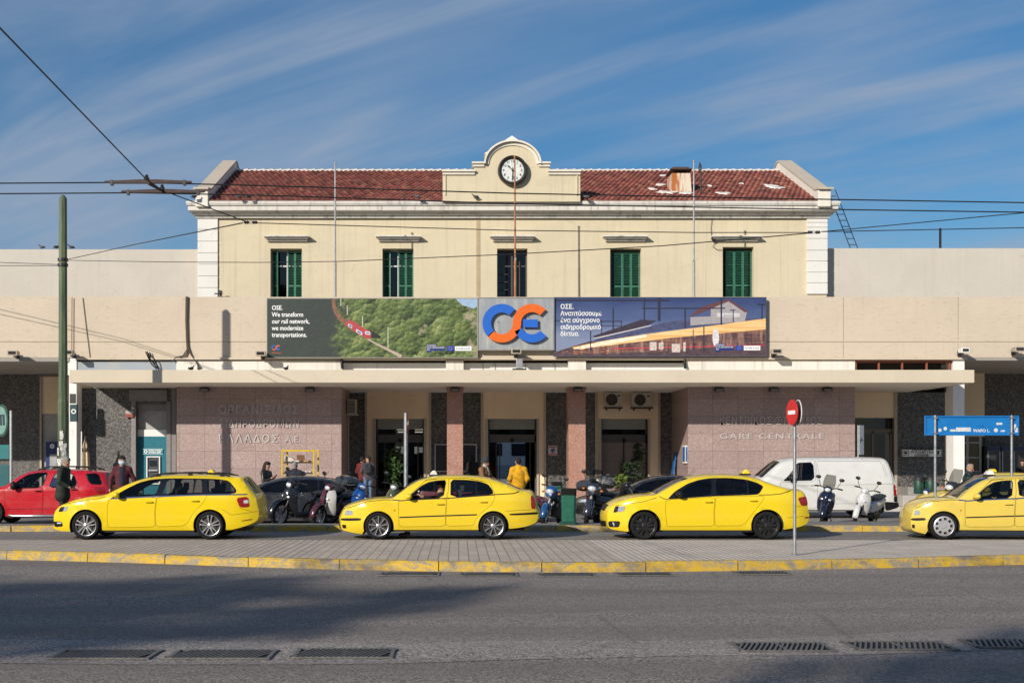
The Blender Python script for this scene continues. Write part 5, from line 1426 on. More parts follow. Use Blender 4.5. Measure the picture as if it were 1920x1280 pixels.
x, z = B2(561, 101); put_text(ban2, 'slogan', "ΟΣΕ.\nΑναπτύσσουμε\nένα σύγχρονο\nσιδηροδρομικό\nδίκτυο.", x, z, .262, INKW, -.0155, width=(831-561)/3.491*BY/F, line=1.06, bold=.022)
x, z = B2(1576, 372); sponsor(ban2, x, z, BY/F)
for o in ban2.children:
    if o.name.startswith(('printed_year','year_text','printed_flag','printed_box','box_text')): o.location.y -= .008

# -- metal sign with the raised emblem
LYs = 31.55; lo = at(897, 655, LYs)
logo = thing('logo_sign', 'square brushed metal sign with raised blue and orange OSE emblem between both banners', 'sign', lo)
lw, lh = (1038-897)*LYs/F, (655-559)*LYs/F
def steel_sheet():
    t = NT('stained_metal_sheet'); v = t.coords((2,2,.3)); n = t.noise(v, 2.2, 6, .65, .3); f = t.noise(t.coords(), 2.5, 5, .6)
    c = t.mix(t.ramp(n, [(.45,0),(.75,1)]), (.30,.32,.34), (.47,.46,.42)); c = t.mix(t.math('MULTIPLY', t.ramp(f, [(.5,0),(.8,1)]), .5), c, (.22,.24,.26))
    t.col(c); t.rough(.5); t.bsdf.inputs['Metallic'].default_value = .25; return t.mat
mb = MB(); mb.box(0, lw, 0, .12, 0, lh); mb.build('sign_plate', steel_sheet(), logo, bev=.008)
mb = MB()
for a in ((-.03,lw+.03,-.02,.13,-.04,-.001),(-.03,lw+.03,-.02,.13,lh+.001,lh+.03),(-.03,-.001,-.02,.13,0,lh),(lw+.001,lw+.03,-.02,.13,0,lh)): mb.box(*a)
mb.build('sign_rim', plain('sign_rim', (.24,.23,.21), .5), logo)
emblem(logo, lw*.51, lh*.505, LYs/F/3.491*1.03, -.17, .07)
mb = MB()
for dx, dz in ((-.8,.1),(-.3,-.5),(.45,.3),(.9,-.45),(.15,0)): mb.tube([(lw*.51+dx,-.10,lh*.5+dz),(lw*.51+dx,0,lh*.5+dz)], .015, 6)
mb.build('stand_off', STEEL, logo)

# -- raised lettering on the granite
LET = plain('grey_metal_letters', (.48,.445,.43), .5, 0)
def lettering(body, x0, x1, yb, cap, label, gap=None):
    Yl = 31.735; o = at(x0, yb, Yl); root = thing('raised_lettering', label, 'lettering', o)
    words = body.split('|')
    m_ = text_mb(words[0], cap*Yl/F/.73, .001, .03, 1.22, 'LEFT', (x1-x0)*Yl/F); m_.build('letters', LET, root)
    return root
lettering("ΟΡΓΑΝΙΣΜΟΣ", 411, 560, 774.5, 15, 'raised grey letters reading ΟΡΓΑΝΙΣΜΟΣ, top line on the granite wall')
lettering("ΣΙΔΗΡΟΔΡΟΜΩΝ", 411, 560, 801, 15, 'raised grey letters reading ΣΙΔΗΡΟΔΡΟΜΩΝ, middle line on the granite wall')
r_ = lettering("ΕΛΛΑΔΟΣ", 411, 522, 829, 15, 'raised grey letters reading ΕΛΛΑΔΟΣ Α.Ε., bottom line on the granite wall')
m_ = text_mb("A.E.", 12*31.722/F/.73, .001, .03, 1.1, 'LEFT', 28*31.722/F); shift(m_, ((535-411)*31.722/F, 0, 0)); m_.build('letters', LET, r_)
lettering("ΚΕΝΤΡΙΚΟΣ ΣΤΑΘΜΟΣ", 1350, 1541, 795.5, 15, 'raised grey letters reading ΚΕΝΤΡΙΚΟΣ ΣΤΑΘΜΟΣ on the granite wall')
lettering("GARE CENTRALE", 1350, 1545, 822.5, 11, 'raised grey letters reading GARE CENTRALE under the Greek station name')

# -- clock
CKY = 34.02; cc_ = at(961, 320, CKY); cr = 28*CKY/F
clock = thing('station_clock', 'round station clock with white dial in dark rim showing half past ten', 'clock', cc_)
mb = MB(); mb.lathe([(cr*.76,-.05),(cr*.80,-.12),(cr*.9,-.16),(cr*.98,-.13),(cr,-.05),(cr,.08)], (0,0,0), 'y', 48); mb.build('rim', plain('clock_rim', (.05,.043,.038), .35, .5), clock, smooth=50, fix=True)
mb = MB(); mb.lathe([(0,-.045),(cr*.78,-.045)], (0,0,0), 'y', 40); mb.build('dial', plain('clock_dial', (.66,.68,.66), .4), clock, fix=True)
INK = plain('black_print', (.012,.012,.013), .5)
mb = MB()
for i in range(12):
    a = math.pi/2 - 2*math.pi*(i+1)/12; m_ = text_mb(str(i+1), .155, .004, 0, 1, 'CENTER'); shift(m_, (cr*.60*math.cos(a), -.05, cr*.60*math.sin(a)-.05)); mb.merge(m_)
mb.build('numerals', INK, clock)
mb = MB()
for i in range(60):
    a = 2*math.pi*i/60; L = .045 if i % 5 == 0 else .02; r1 = cr*.755
    ribbon(mb, [(r1*math.cos(a), r1*math.sin(a)), ((r1-L)*math.cos(a), (r1-L)*math.sin(a))], .012, -.049)
mb.build('minute_marks', INK, clock)
def hand(a, L, w, y, nm):
    mb = MB(); d = Vector((math.sin(a), math.cos(a))); n_ = Vector((d.y, -d.x)); q = [-d*.13+n_*w*.4, -d*.13-n_*w*.4, d*L*.55-n_*w*.5, d*L*.72-n_*w*1.1, d*L, d*L*.72+n_*w*1.1, d*L*.55+n_*w*.5]
    pr = [(p.x, p.y) for p in q]; mb.prism(pr, 'y', y-.012, y); mb.build(nm, INK, clock, fix=True)
hand(R(315), cr*.5, .035, -.062, 'hour_hand'); hand(R(180), cr*.62, .03, -.078, 'minute_hand')
mb = MB(); mb.lathe([(0,-.095),(.045,-.095),(.045,-.05)], (0,0,0), 'y', 14); mb.build('hand_boss', INK, clock, fix=True)

# -- flagpoles standing behind the parapet
def flagpole(x, ytop, mat, label, tilt=0, Y=32.12):
    b = at(x, 556, Y); b.z = 7.1; zt_ = pz(ytop, Y); root = thing('flagpole', label, 'flagpole', b, group='flagpoles behind the parapet'); mb = MB(); h = zt_-7.1
    mb.tube([(0,0,0),(0,0,h*.42),(0,0,h*.421),(tilt,0,h)], [.055,.055,.04,.032], 10); mb.sphere((tilt,0,h+.03), .05); mb.build('pole', mat, root, smooth=50)
    mb = MB(); mb.box(-.09,.09,-.09,.09,0,.05); mb.tube([(0,-.06,h*.42),(0,.06,h*.42)], .05, 8); mb.build('bracket', STEEL, root)
GALV = plain('grey_pole', (.34,.34,.34), .5, .3, .2, 5); RUSTP = plain('rusty_pole', (.36,.16,.07), .75, .1, .45, 4)
flagpole(628.5, 308, GALV, 'bare grey flagpole in front of the left roof slope')
flagpole(966, 295, RUSTP, 'rusty flagpole rising in front of the clock', -.02)
flagpole(1301, 304, GALV, 'bare grey flagpole beside the rust-stained chimney')

# -- air-conditioning units
ACW = plain('ac_casing', (.44,.40,.34), .5)
def ac_unit(x0, x1, y0, y1, Y, label, logo_dx=.8):
    b = at(x0, y1, Y); w, h = (x1-x0)*Y/F, (y1-y0)*Y/F; root = thing('air_conditioner', label, 'air conditioner', b, group='air conditioners under the canopy')
    mb = MB(); mb.box(0, w, 0, .32, 0, h); mb.build('casing', ACW, root, bev=.015)
    cx, cz, r = w*.40, h*.5, h*.39
    mb = MB(); mb.lathe([(0,-.012),(r,-.012),(r,-.001)], (cx,0,cz), 'y', 28); fan = mb.build('fan_opening', plain('fan_dark', (.025,.022,.02), .7), root, fix=True)
    mb = MB()
    for k in range(1, 7):
        rr = r*k/6; ring = [(cx+rr*math.cos(2*math.pi*i/24), -.02, cz+rr*math.sin(2*math.pi*i/24)) for i in range(25)]; mb.tube(ring, .006, 5, caps=False)
    for i in range(4):
        a = math.pi*i/4; mb.tube([(cx-r*math.cos(a),-.022,cz-r*math.sin(a)),(cx+r*math.cos(a),-.022,cz+r*math.sin(a))], .006, 5)
    mb.build('fan_guard', plain('fan_guard', (.12,.10,.085), .5), root)
    mb = MB(); mb.sphere((w*logo_dx,-.002,h*.76), .05, (1.5,.1,.7)); mb.build('badge', DARKMETAL, root)
    mb = MB(); mb.box(-.02, w+.02, -.03, .3, -.06, -.003); mb.box(w*.1, w*.16, .0, .34, -.14, -.06); mb.box(w*.84, w*.9, .0, .34, -.14, -.06); mb.build('bracket', DARKMETAL, root)
    return root
ac_unit(1133.5, 1167, 735, 763, 33.82, 'small beige air conditioner with dark round fan above the closed door')
ac_unit(1184, 1224, 736, 763, 33.82, 'wider beige air conditioner with oval badge above the closed door')
Yb_ = 33.0; b = Vector((px(640,31.75)+.02, Q*33.5, pz(776,33.3))); acs = thing('air_conditioner', 'beige air conditioner seen edge-on on the side of the pink granite block', 'air conditioner', b, group='air conditioners under the canopy')
mb = MB(); mb.box(.03,.40,-.75,0,0,.62); mb.build('casing', ACW, acs, bev=.015)
mb = MB()
for k in range(9): mb.box(.06,.37,-.765,-.751,.06+k*.058,.06+k*.058+.022)
mb.build('louvre', plain('fan_dark', (.025,.022,.02), .7), acs)
mb = MB(); mb.box(.0,.46,-.8,0,-.06,-.003); mb.tube([(.05,-.1,-.06),(.03,-.12,-.5),(.03,-.12,-3)], .02, 6); mb.build('bracket', ACW, acs)

# -- floodlights
LAMPBOX = plain('floodlight_casing', (.40,.33,.26), .6)
def floodlight(x, y, Y, label, w=.42, small=False, white=False):
    b = at(x, y, Y); root = thing('floodlight', label, 'floodlight', b, group='floodlights on the facade'); mb = MB()
    mb.loft([[(-w/2,-.55,-.05),(w/2,-.55,-.05),(w/2,-.55,.16),(-w/2,-.55,.16)],[(-w*.4,-.08,-.02),(w*.4,-.08,-.02),(w*.4,-.08,.14),(-w*.4,-.08,.14)]]); mb.build('casing', WHITEPAINT if white else LAMPBOX, root, bev=.015)
    mb = MB(); mb.box(-w*.36, w*.36, -.562, -.551, 0, .12); mb.build('lens', plain('floodlight_glass', (.03,.028,.026), .15), root)
    mb = MB(); mb.box(-.03,.03,-.3,.14,-.09,-.05); mb.box(-.08,.08,.10,.15,-.14,.08); mb.build('bracket', DARKMETAL, root); return root
for x, y, lab in ((31,666,'beige box floodlight on the parapet left of the lamp-less green pole'),(492,667,'beige box floodlight at the lower left corner of the train banner'),(967,663,'beige box floodlight under the metal emblem sign'),(1451,663,'beige box floodlight right of the dusk banner'),(1902,659,'beige box floodlight nearest the right end of the parapet')):
    floodlight(x, y, 31.6, lab)
floodlight(137, 665, 31.6, 'small floodlight tucked behind the green pole on the parapet', .26); floodlight(1801, 661, 31.6, 'small white floodlight above the white column', .34, white=True)
def downlight(x, y, Y, label):
    b = at(x, y, Y); root = thing('canopy_lamp', label, 'lamp', b, group='lamps under the canopy edge'); mb = MB(); mb.loft([[(-.2,-.3,-.08),(.2,-.3,-.08),(.2,.0,-.03),(-.2,.0,-.03)],[(-.17,-.28,.10),(.17,-.28,.10),(.17,.0,.10),(-.17,.0,.10)]]); mb.build('casing', DARKMETAL, root, bev=.01)
    mb = MB(); mb.box(-.15,.15,-.305,-.3005,-.06,.02); mb.build('lens', plain('lamp_glass', (.22,.21,.19), .25), root)
for x, lab in ((385,'dark lamp under the canopy at the left part of the granite wall'),(582,'dark lamp under the canopy above the end of ΟΡΓΑΝΙΣΜΟΣ'),(853,'dark lamp on top of the pillar by the beanie man'),(1083,'dark lamp on top of the pillar behind the green bin'),(1347,'dark lamp above the start of ΚΕΝΤΡΙΚΟΣ'),(1449,'dark lamp above the middle of ΚΕΝΤΡΙΚΟΣ ΣΤΑΘΜΟΣ'),(1549,'dark lamp above the end of ΣΤΑΘΜΟΣ')):
    downlight(x, 731, 31.70, lab)

# -- cables and small fittings on the facade
def cable(pts, r, label, mat=BLACK, cat='cable', name='cable', group=None):
    mb = MB(); mb.tube(pts, r, 6); return tag(mb.build(name, mat, None, smooth=60), label, cat, group)
cb = thing('cable_bundle', 'bundle of dark cables running down the left part of the parapet', 'cable', at(350, 557, 31.7))
for k, pts in enumerate(([(349,556),(348.5,600),(350,640),(351,655),(343,667),(330,670),(323,677)],[(352,556),(351,600),(352,640),(353,655),(348,668),(338,671)],[(350.5,556),(350,620),(353,650),(358,664),(366,676),(374,688)])):
    q = at(350, 557, 31.7); mb = MB(); mb.tube([at(x, y, 31.71) - q for x, y in pts], .03, 6); mb.build('cable', plain('brown_cable', (.10,.075,.06), .7), cb, smooth=60)
cb = thing('cable_tails', 'cut black cable ends hanging from the parapet onto the canopy', 'cable', at(275, 660, 31.7))
for pts in ([(273,659),(278,670),(284,682),(294,692)],[(276,659),(281,672),(290,684),(298,692)],[(281,661),(284,668),(292,676),(296,690)]):
    q = at(275, 660, 31.7); mb = MB(); mb.tube([at(x, y, 31.69) - q for x, y in pts], .025, 6); mb.build('cable', BLACK, cb, smooth=60)
cable([at(135, 557, 31.7), at(134.5, 665, 31.7)], .018, 'thin rusty conduit on the parapet beside the green pole', RUSTP, 'conduit', 'conduit')
cable([at(155, 558, 31.73), at(160, 600, 31.73), at(169, 672, 31.73)], .012, 'thin slanting cable on the parapet right of the green pole')
for x, lab in ((641,'black drain spout at the canopy above the rack of rolls'),(1284,'black drain spout at the canopy right of the air conditioners')):
    root = thing('drain_spout', lab, 'pipe', at(x, 672, 31.6)); mb = MB(); q = at(x, 672, 31.6); mb.tube([at(x,668,31.74)-q, at(x,680,31.72)-q, at(x+1,690,31.66)-q], .06, 8); mb.build('pipe', BLACK, root, smooth=60)
jb = thing('junction_box', 'grey metal junction box on the canopy under the emblem sign', 'box', at(968, 693, 31.3)); mb = MB(); mb.box(0,.26,0,.2,0,.45); mb.build('box', STEEL, jb, bev=.01); mb = MB(); mb.box(-.15,.40,-.02,.22,0,.05); mb.build('base', BLACK, jb)
el = thing('security_camera', 'small dark security camera on the corner of the white quoin', 'camera', at(414, 549, 34.4)); mb = MB(); mb.obox((0,-.15,0), (.16,.35,.16)); mb.build('casing', DARKMETAL, el, bev=.02); mb = MB(); mb.box(-.3,.02,.05,.12,-.05,.0); mb.box(-.03,.03,-.1,.15,-.3,-.08); mb.build('bracket', DARKMETAL, el)
wb_ = thing('wall_lamp', 'small wall fitting with looping wire by the right upper window', 'wall lamp', at(1338, 447, 34.5)); q = at(1338, 447, 34.5)
mb = MB(); mb.sphere((0,0,0), .11, (1,1,1.2)); mb.build('lamp_body', DARKMETAL, wb_, smooth=60)
mb = MB(); mb.tube([at(x,y,34.56)-q for x, y in ((1335,408),(1333,425),(1334,446),(1340,455),(1336,462),(1345,468),(1353,468))], .012, 5); mb.build('wire', plain('brown_cable', (.10,.075,.06), .7), wb_)
# ladder at the right end of the roof
ld = thing('ladder', 'metal ladder leaning from the right wing roof to the cornice end', 'ladder', at(1600, 467, 35.2)); q = at(1600, 467, 35.2); mb = MB()
top_, bot_ = at(1561, 368, 35.2), at(1603, 470, 35.2)
for dx in (-.17, .17): mb.tube([top_-q+Vector((dx-.05,0,.3)), bot_-q+Vector((dx,0,0))], .02, 6)
mb.build('rail', DARKMETAL, ld); mb = MB()
for i in range(9):
    c = (top_-q).lerp(bot_-q, i/9); mb.tube([c+Vector((-.17,0,0)), c+Vector((.17,0,0))], .018, 6)
mb.build('rung', DARKMETAL, ld)
cable([at(1763, 468, 35.6), at(1763, 428, 35.6)], .06, 'short grey post on the roof edge of the right wing', DARKMETAL, 'post', 'roof_post')
# ================================================================ SCOOTERS AND MOTORCYCLES
SCREEN = glassy('windscreen_plastic', (.34,.33,.30), .55, .05)
def gloss(name, c): return plain(name, c, .22, 0, .1, 6, 0, .6)
def ell(cx, cz, ry, rz, x, n=14, p=2.6):
    out = []
    for i in range(n):
        a = 2*math.pi*i/n; c, s = math.cos(a), math.sin(a)
        out.append((x, ry*math.copysign(abs(c)**(2/p), c)+cx, cz+rz*math.copysign(abs(s)**(2/p), s)))
    return out
def bike(label, x, Y, fwd, z=0.0, kind='scooter', col=(.02,.02,.03), col2=None, r=.25, wb=1.28, lean=9, steer=0, screen=False, box=False, boxcol=None, seatcol=(.02,.02,.022), shield=1.0, rimmat=None, name='scooter', helmet=None, scale=1.0, legs=None):
    f = Vector((fwd[0], fwd[1], 0)).normalized()
    c = at(x, 900, Y); c.z = z; base = c - f*wb*scale*1.08
    root = thing(name, label, 'motorcycle' if kind == 'moto' else 'scooter', base, (R(-lean), 0, math.atan2(f.y, f.x)), 'motorbikes parked behind the kerb strip'); scale *= 1.08; root.scale = (scale,)*3
    M1 = gloss('bike_paint', col); M2 = gloss('bike_panel', col2) if col2 else M1; rimmat = rimmat or ALU
    seatm = plain('bike_seat', seatcol, .55)
    def bwheel(px_, ang, w):
        mb = MB(); h = w/2
        mb.lathe([(r*.70,-h*.8),(r*.80,-h),(r*.93,-h*.85),(r,-h*.35),(r,h*.35),(r*.93,h*.85),(r*.80,h),(r*.70,h*.8)], (0,0,0), 'y', 30)
        wo = mb.build('wheel', RUBBER, root, smooth=50, fix=True); wo.location = (px_,0,r); wo.rotation_euler = (0,0,ang)
        mb = MB(); mb.lathe([(r*.62,-h*.5),(r*.71,-h*.72),(r*.71,h*.72),(r*.62,h*.5),(r*.62,-h*.5)], (0,0,0), 'y', 30)
        mb.lathe([(0,-h*.9),(.035,-h*.9),(.04,h*.9),(0,h*.9)], (0,0,0), 'y', 14)
        for i in range(5):
            a = 2*math.pi*i/5+.3; mb.tube([(.03*math.cos(a),0,.03*math.sin(a)),(r*.66*math.cos(a),0,r*.66*math.sin(a))], [.022,.016], 6)
        mb.build('rim', rimmat, wo, smooth=40, fix=True)
        mb = MB(); mb.lathe([(r*.22,-h*.95),(r*.48,-h*.95),(r*.48,-h*.8),(r*.22,-h*.8)], (0,0,0), 'y', 20); mb.build('brake_disc', STEEL, wo)
    sa = R(steer); bwheel(wb, sa, .11 if kind == 'moto' else .10); bwheel(0, 0, .13)
    hx = wb-.30; hz = .98 if kind == 'scooter' else 1.02         # handlebar
    mb = MB(); q = Matrix.Rotation(sa, 3, 'Z')
    for s in (-1, 1): mb.tube([Vector((wb,0,r))+q@Vector((0,s*.085,0)), Vector((wb-.13,0,.62))+q@Vector((0,s*.085,0))], .024, 8)
    mb.tube([(wb-.13,0,.60),(hx,0,hz-.03)], .035, 8); mb.build('fork', STEEL if kind == 'moto' else DARKMETAL, root, smooth=50)
    # mudguard hugging the front wheel
    rings = []
    for i in range(13):
        a = R(-5 + 150*i/12); row = []
        for j in range(7):
            t = -1+2*j/6; rr = r*1.09+.035*(1-t*t); d = Vector((math.cos(a)*rr, t*.082, math.sin(a)*rr)); d = q@d
            row.append((wb+d.x, d.y, r+d.z))
        rings.append(row)
    mb = MB(); mb.loft(rings, cap=False, closed=False); o = mb.build('mudguard', M2, root, smooth=50); so = o.modifiers.new('Solidify', 'SOLIDIFY'); so.thickness = .012
    mb = MB()
    for s in (-1, 1): mb.tube([(hx,s*.05,hz),(hx-.03,s*.2,hz+.05),(hx-.10,s*.33,hz+.04)], .014, 8); mb.tube([(hx-.08,s*.25,hz+.045),(hx-.12,s*.37,hz+.035)], .021, 8); mb.tube([(hx-.02,s*.22,hz+.05),(hx-.02,s*.37,hz+.045)], .007, 6)
    mb.build('handlebar', BLACK, root, smooth=50)
    for s in (-1, 1):
        mb = MB(); mb.tube([(hx-.04,s*.21,hz+.05),(hx-.03,s*.27,hz+.17),(hx-.03,s*.30,hz+.25)], .008, 6); mb.sphere((hx-.035,s*.31,hz+.29), .065, (.28,1.15,.75), 14, 8); mb.build('mirror', BLACK, root, smooth=60)
    if kind == 'scooter':
        mb = MB(); rings = []
        for zz, wd, xf, dp in ((.30,.13,wb-.36,.05),(.40,.19,wb-.30,.09),(.55,.215,wb-.235,.13),(.70,.215,wb-.215,.15),(.82,.185,wb-.235,.15),(.92,.11,wb-.27,.10)):
            rings.append([(xf-.05-dp*.2, -wd*shield, zz),(xf-.01, -wd*shield*.93, zz),(xf+dp*.55,-wd*.55,zz),(xf+dp,-.03,zz),(xf+dp,.03,zz),(xf+dp*.55,wd*.55,zz),(xf-.01,wd*shield*.93,zz),(xf-.05-dp*.2,wd*shield,zz),(xf-.08,wd*.5,zz),(xf-.08,-wd*.5,zz)])
        mb.loft(rings); mb.build('leg_shield', legs and gloss('bike_shield', legs) or M1, root, smooth=45, fix=True)
        if legs:
            mb = MB(); mb.loft([[(wb-.06,-.06,.42),(wb-.04,.06,.42),(wb-.10,.06,.36),(wb-.10,-.06,.36)],[(wb-.03,-.075,.70),(wb-.03,.075,.70),(wb-.12,.075,.70),(wb-.12,-.075,.70)],[(wb-.10,-.05,.92),(wb-.10,.05,.92),(wb-.2,.05,.92),(wb-.2,-.05,.92)]]); mb.build('front_panel', M2, root, smooth=45, fix=True)
        mb = MB()
        for s in (-1, 1): mb.sphere((wb-.115, s*.105, .70), .036, (.5,1.2,.8), 12, 8, (0,0,R(25*s)))
        mb.build('front_indicator', LAMPIN, root, smooth=60)
        mb = MB(); mb.sphere((hx+.06,0,hz-.01), .105, (.9,1.15,.9)); mb.build('headlamp_cowl', M2, root, smooth=60)
        mb = MB(); mb.sphere((hx+.11,0,hz-.02), .075, (.8,1.2,.85)); mb.build('headlight', LAMPIN, root, smooth=60)
        mb = MB(); mb.loft([ell(0,.27,.13,.05,wb-.36),ell(0,.26,.16,.055,.62),ell(0,.30,.16,.09,.42)]); mb.build('floorboard', BLACK, root, smooth=45, fix=True)
        mb = MB(); mb.loft([ell(0,.46,.10,.15,.52),ell(0,.52,.16,.20,.38),ell(0,.56,.18,.19,.10),ell(0,.62,.17,.15,-.18),ell(0,.68,.11,.09,-.38),ell(0,.70,.04,.04,-.46)]); mb.build('rear_body', M1, root, smooth=50, fix=True)
        mb = MB(); mb.loft([ell(0,.74,.10,.035,.52),ell(0,.76,.15,.05,.35),ell(0,.75,.155,.05,.10),ell(0,.80,.15,.05,-.08),ell(0,.82,.12,.045,-.32),ell(0,.82,.05,.03,-.38)]); mb.build('seat', seatm, root, smooth=50, fix=True)
        mb = MB(); mb.sphere((-.43,0,.66), .06, (.5,1.5,.8)); mb.build('tail_light', REDLENS, root, smooth=60)
        mb = MB(); mb.loft([ell(.06,.27,.09,.09,.34),ell(.06,.26,.11,.11,.14),ell(.07,.25,.09,.09,-.06)]); mb.tube([(.3,-.12,.22),(.0,-.15,.22),(-.32,-.16,.30)], [.025,.05,.055], 10); mb.build('engine', DARKMETAL, root, smooth=45, fix=True)
    else:
        mb = MB(); mb.tube([(.0,-.06,r),(.35,-.11,.42),(.75,-.12,.45),(hx+.02,-.03,hz-.12)], .022, 8); mb.tube([(.0,.06,r),(.35,.11,.42),(.75,.12,.45),(hx+.02,.03,hz-.12)], .022, 8); mb.tube([(.75,0,.25),(hx+.03,0,hz-.2)], .03, 8); mb.tube([(-.30,0,.80),(.35,0,.72),(hx,0,hz-.10)], .028, 8); mb.build('frame', DARKMETAL, root, smooth=50)
        mb = MB(); mb.loft([ell(0,.42,.10,.12,.78,12,4),ell(0,.40,.17,.17,.66,12,4),ell(0,.38,.18,.18,.48,12,4),ell(0,.40,.12,.12,.34,12,4)])
        mb.obox((.66,0,.60), (.2,.26,.18), (0,R(-20),0)); mb.tube([(.75,-.13,.45),(.60,-.17,.24),(.2,-.17,.24),(-.35,-.18,.36)], [.02,.025,.05,.055], 10); mb.build('engine', plain('engine_metal', (.09,.088,.085), .45, .6, .3, 14), root, smooth=40)
        mb = MB(); mb.loft([ell(0,.80,.04,.05,hx-.02),ell(0,.83,.15,.11,hx-.16),ell(0,.84,.17,.13,hx-.34),ell(0,.80,.11,.09,hx-.52)]); mb.build('tank', M1, root, smooth=50, fix=True)
        mb = MB(); mb.loft([ell(0,.78,.10,.05,.52),ell(0,.78,.14,.055,.3),ell(0,.83,.14,.055,.05),ell(0,.87,.11,.045,-.3),ell(0,.87,.05,.03,-.36)]); mb.build('seat', seatm, root, smooth=50, fix=True)
        mb = MB(); mb.loft([ell(0,.72,.05,.05,.30),ell(0,.74,.11,.07,.0),ell(0,.80,.08,.06,-.42)]); mb.build('tail_cowl', M2, root, smooth=50, fix=True)
        mb = MB(); mb.loft([ell(0,hz-.06,.13,.12,hx+.02,14,3.5),ell(0,hz-.10,.16,.15,hx+.12,14,4),ell(0,hz-.14,.09,.09,hx+.25,14,3)]); mb.build('front_fairing', M2, root, smooth=50, fix=True)
        mb = MB(); mb.sphere((hx+.22,0,hz-.09), .09, (.75,1.25,.8)); mb.build('headlight', LAMPIN, root, smooth=60)
        mb = MB()
        for s in (-1, 1): mb.sphere((hx+.1,s*.23,hz-.12), .035, (1.2,1.2,.8))
        mb.build('front_indicator', AMBER, root, smooth=60)
        mb = MB(); mb.sphere((-.42,0,.80), .06, (.5,1.4,.8)); mb.build('tail_light', REDLENS, root, smooth=60)
    if screen:
        rings = []
        for i in range(6):
            t = i/5; zz = hz+.03+.36*t; wd = .15+.03*math.sin(t*2.4)-.05*t*t
            rings.append([(hx+.10-.16*t-.12*(u*u), wd*u, zz) for u in [(-1+2*j/8) for j in range(9)]])
        mb = MB(); mb.loft(rings, cap=False, closed=False); mb.build('windscreen', SCREEN, root, smooth=60)
    if box:
        bm_ = gloss('top_box', boxcol or (.035,.035,.038)); bx, bz = -.42, 1.04 if kind == 'moto' else .98
        mb = MB(); mb.loft([ell(0,bz-.02,.20,.03,bx+.20,18),ell(0,bz+.02,.25,.12,bx+.16,18,3),ell(0,bz+.03,.27,.16,bx,18,3),ell(0,bz+.02,.24,.13,bx-.17,18,3),ell(0,bz-.01,.16,.05,bx-.22,18)]); bo_ = mb.build('top_box', bm_, root, smooth=45, fix=True)
        mb = MB(); mb.loft([ell(0,bz+.0,.258,.016,bx+.17,18,3),ell(0,bz+.0,.279,.016,bx,18,3),ell(0,bz+.0,.25,.016,bx-.18,18,3)]); mb.build('box_seam', plain('grey_seam', (.20,.20,.20), .4), bo_, fix=True)
        mb = MB(); mb.tube([(bx+.1,-.12,bz-.15),(bx,-.1,bz-.24),(-.1,-.1,.80)], .014, 6); mb.tube([(bx+.1,.12,bz-.15),(bx,.1,bz-.24),(-.1,.1,.80)], .014, 6); mb.build('luggage_rack', STEEL, root)
    mb = MB(); mb.tube([(.42,.10,.25),(.40,.26,-.0+.02)], .014, 6); mb.tube([(.40,.22,.015),(.40,.31,.03)], .02, 6); mb.build('side_stand', DARKMETAL, root)
    return root
bike('large black scooter with black top box nearest the estate taxi', 522, 20.15, (-.72,-.69), col=(.012,.013,.018), r=.30, wb=1.42, box=True, steer=14, scale=1.08)
bike('white and maroon step-through scooter with leg shields beside the black scooter', 596, 20.15, (-.62,-.78), col=(.045,.014,.02), col2=(.075,.020,.030), legs=(.62,.60,.56), r=.27, wb=1.22, steer=8, shield=1.05)
bike('bright blue scooter mostly hidden behind the bonnet of the open-windowed taxi', 672, 20.35, (.30,-.95), col=(.008,.06,.24), col2=(.010,.09,.34), r=.25, steer=-10)
bike('olive green scooter with round mirror behind the open-windowed taxi', 722, 20.5, (-.35,-.94), col=(.06,.075,.035), r=.24)
bike('small blue motorcycle left of the green litter bin', 1019, 20.25, (-.42,-.91), kind='moto', col=(.010,.05,.16), col2=(.012,.075,.22), r=.29, wb=1.25, steer=10, name='motorcycle', scale=.93)
bike('black touring motorcycle with windscreen and big top box right of the green bin', 1098, 20.45, (-.28,-.96), kind='moto', col=(.018,.02,.028), col2=(.03,.035,.05), r=.31, wb=1.40, screen=True, box=True, steer=8, name='motorcycle')
bike('dark scooter with grey top box behind the bonnet of the saloon taxi', 1192, 21.4, (.75,.66), col=(.016,.016,.018), box=True, boxcol=(.035,.036,.04), screen=False, lean=6)
bike('navy scooter with tall clear windscreen parked in front of the white van', 1539, 20.75, (-.34,-.94), col=(.010,.014,.036), r=.27, wb=1.32, screen=True, lean=10, steer=4, scale=.93, rimmat=ALU, shield=1.05)
bike('white scooter with red indicators leaning in front of the van\'s rear wheel', 1601, 20.75, (-.64,-.77), col=(.64,.63,.61), r=.27, wb=1.26, lean=13, steer=20, scale=.90, seatcol=(.03,.03,.03))
bike('dark motorcycle with white headlamp beside the man with the orange sleeve', 1768, 21.5, (-.72,-.69), kind='moto', col=(.02,.022,.03), col2=(.03,.03,.035), r=.31, wb=1.4, screen=True, name='motorcycle', lean=8)
bike('dark blue scooter end showing over the bonnet of the faded yellow taxi', 1722, 21.9, (-.85,-.52), col=(.015,.03,.10), lean=8, scale=.82)
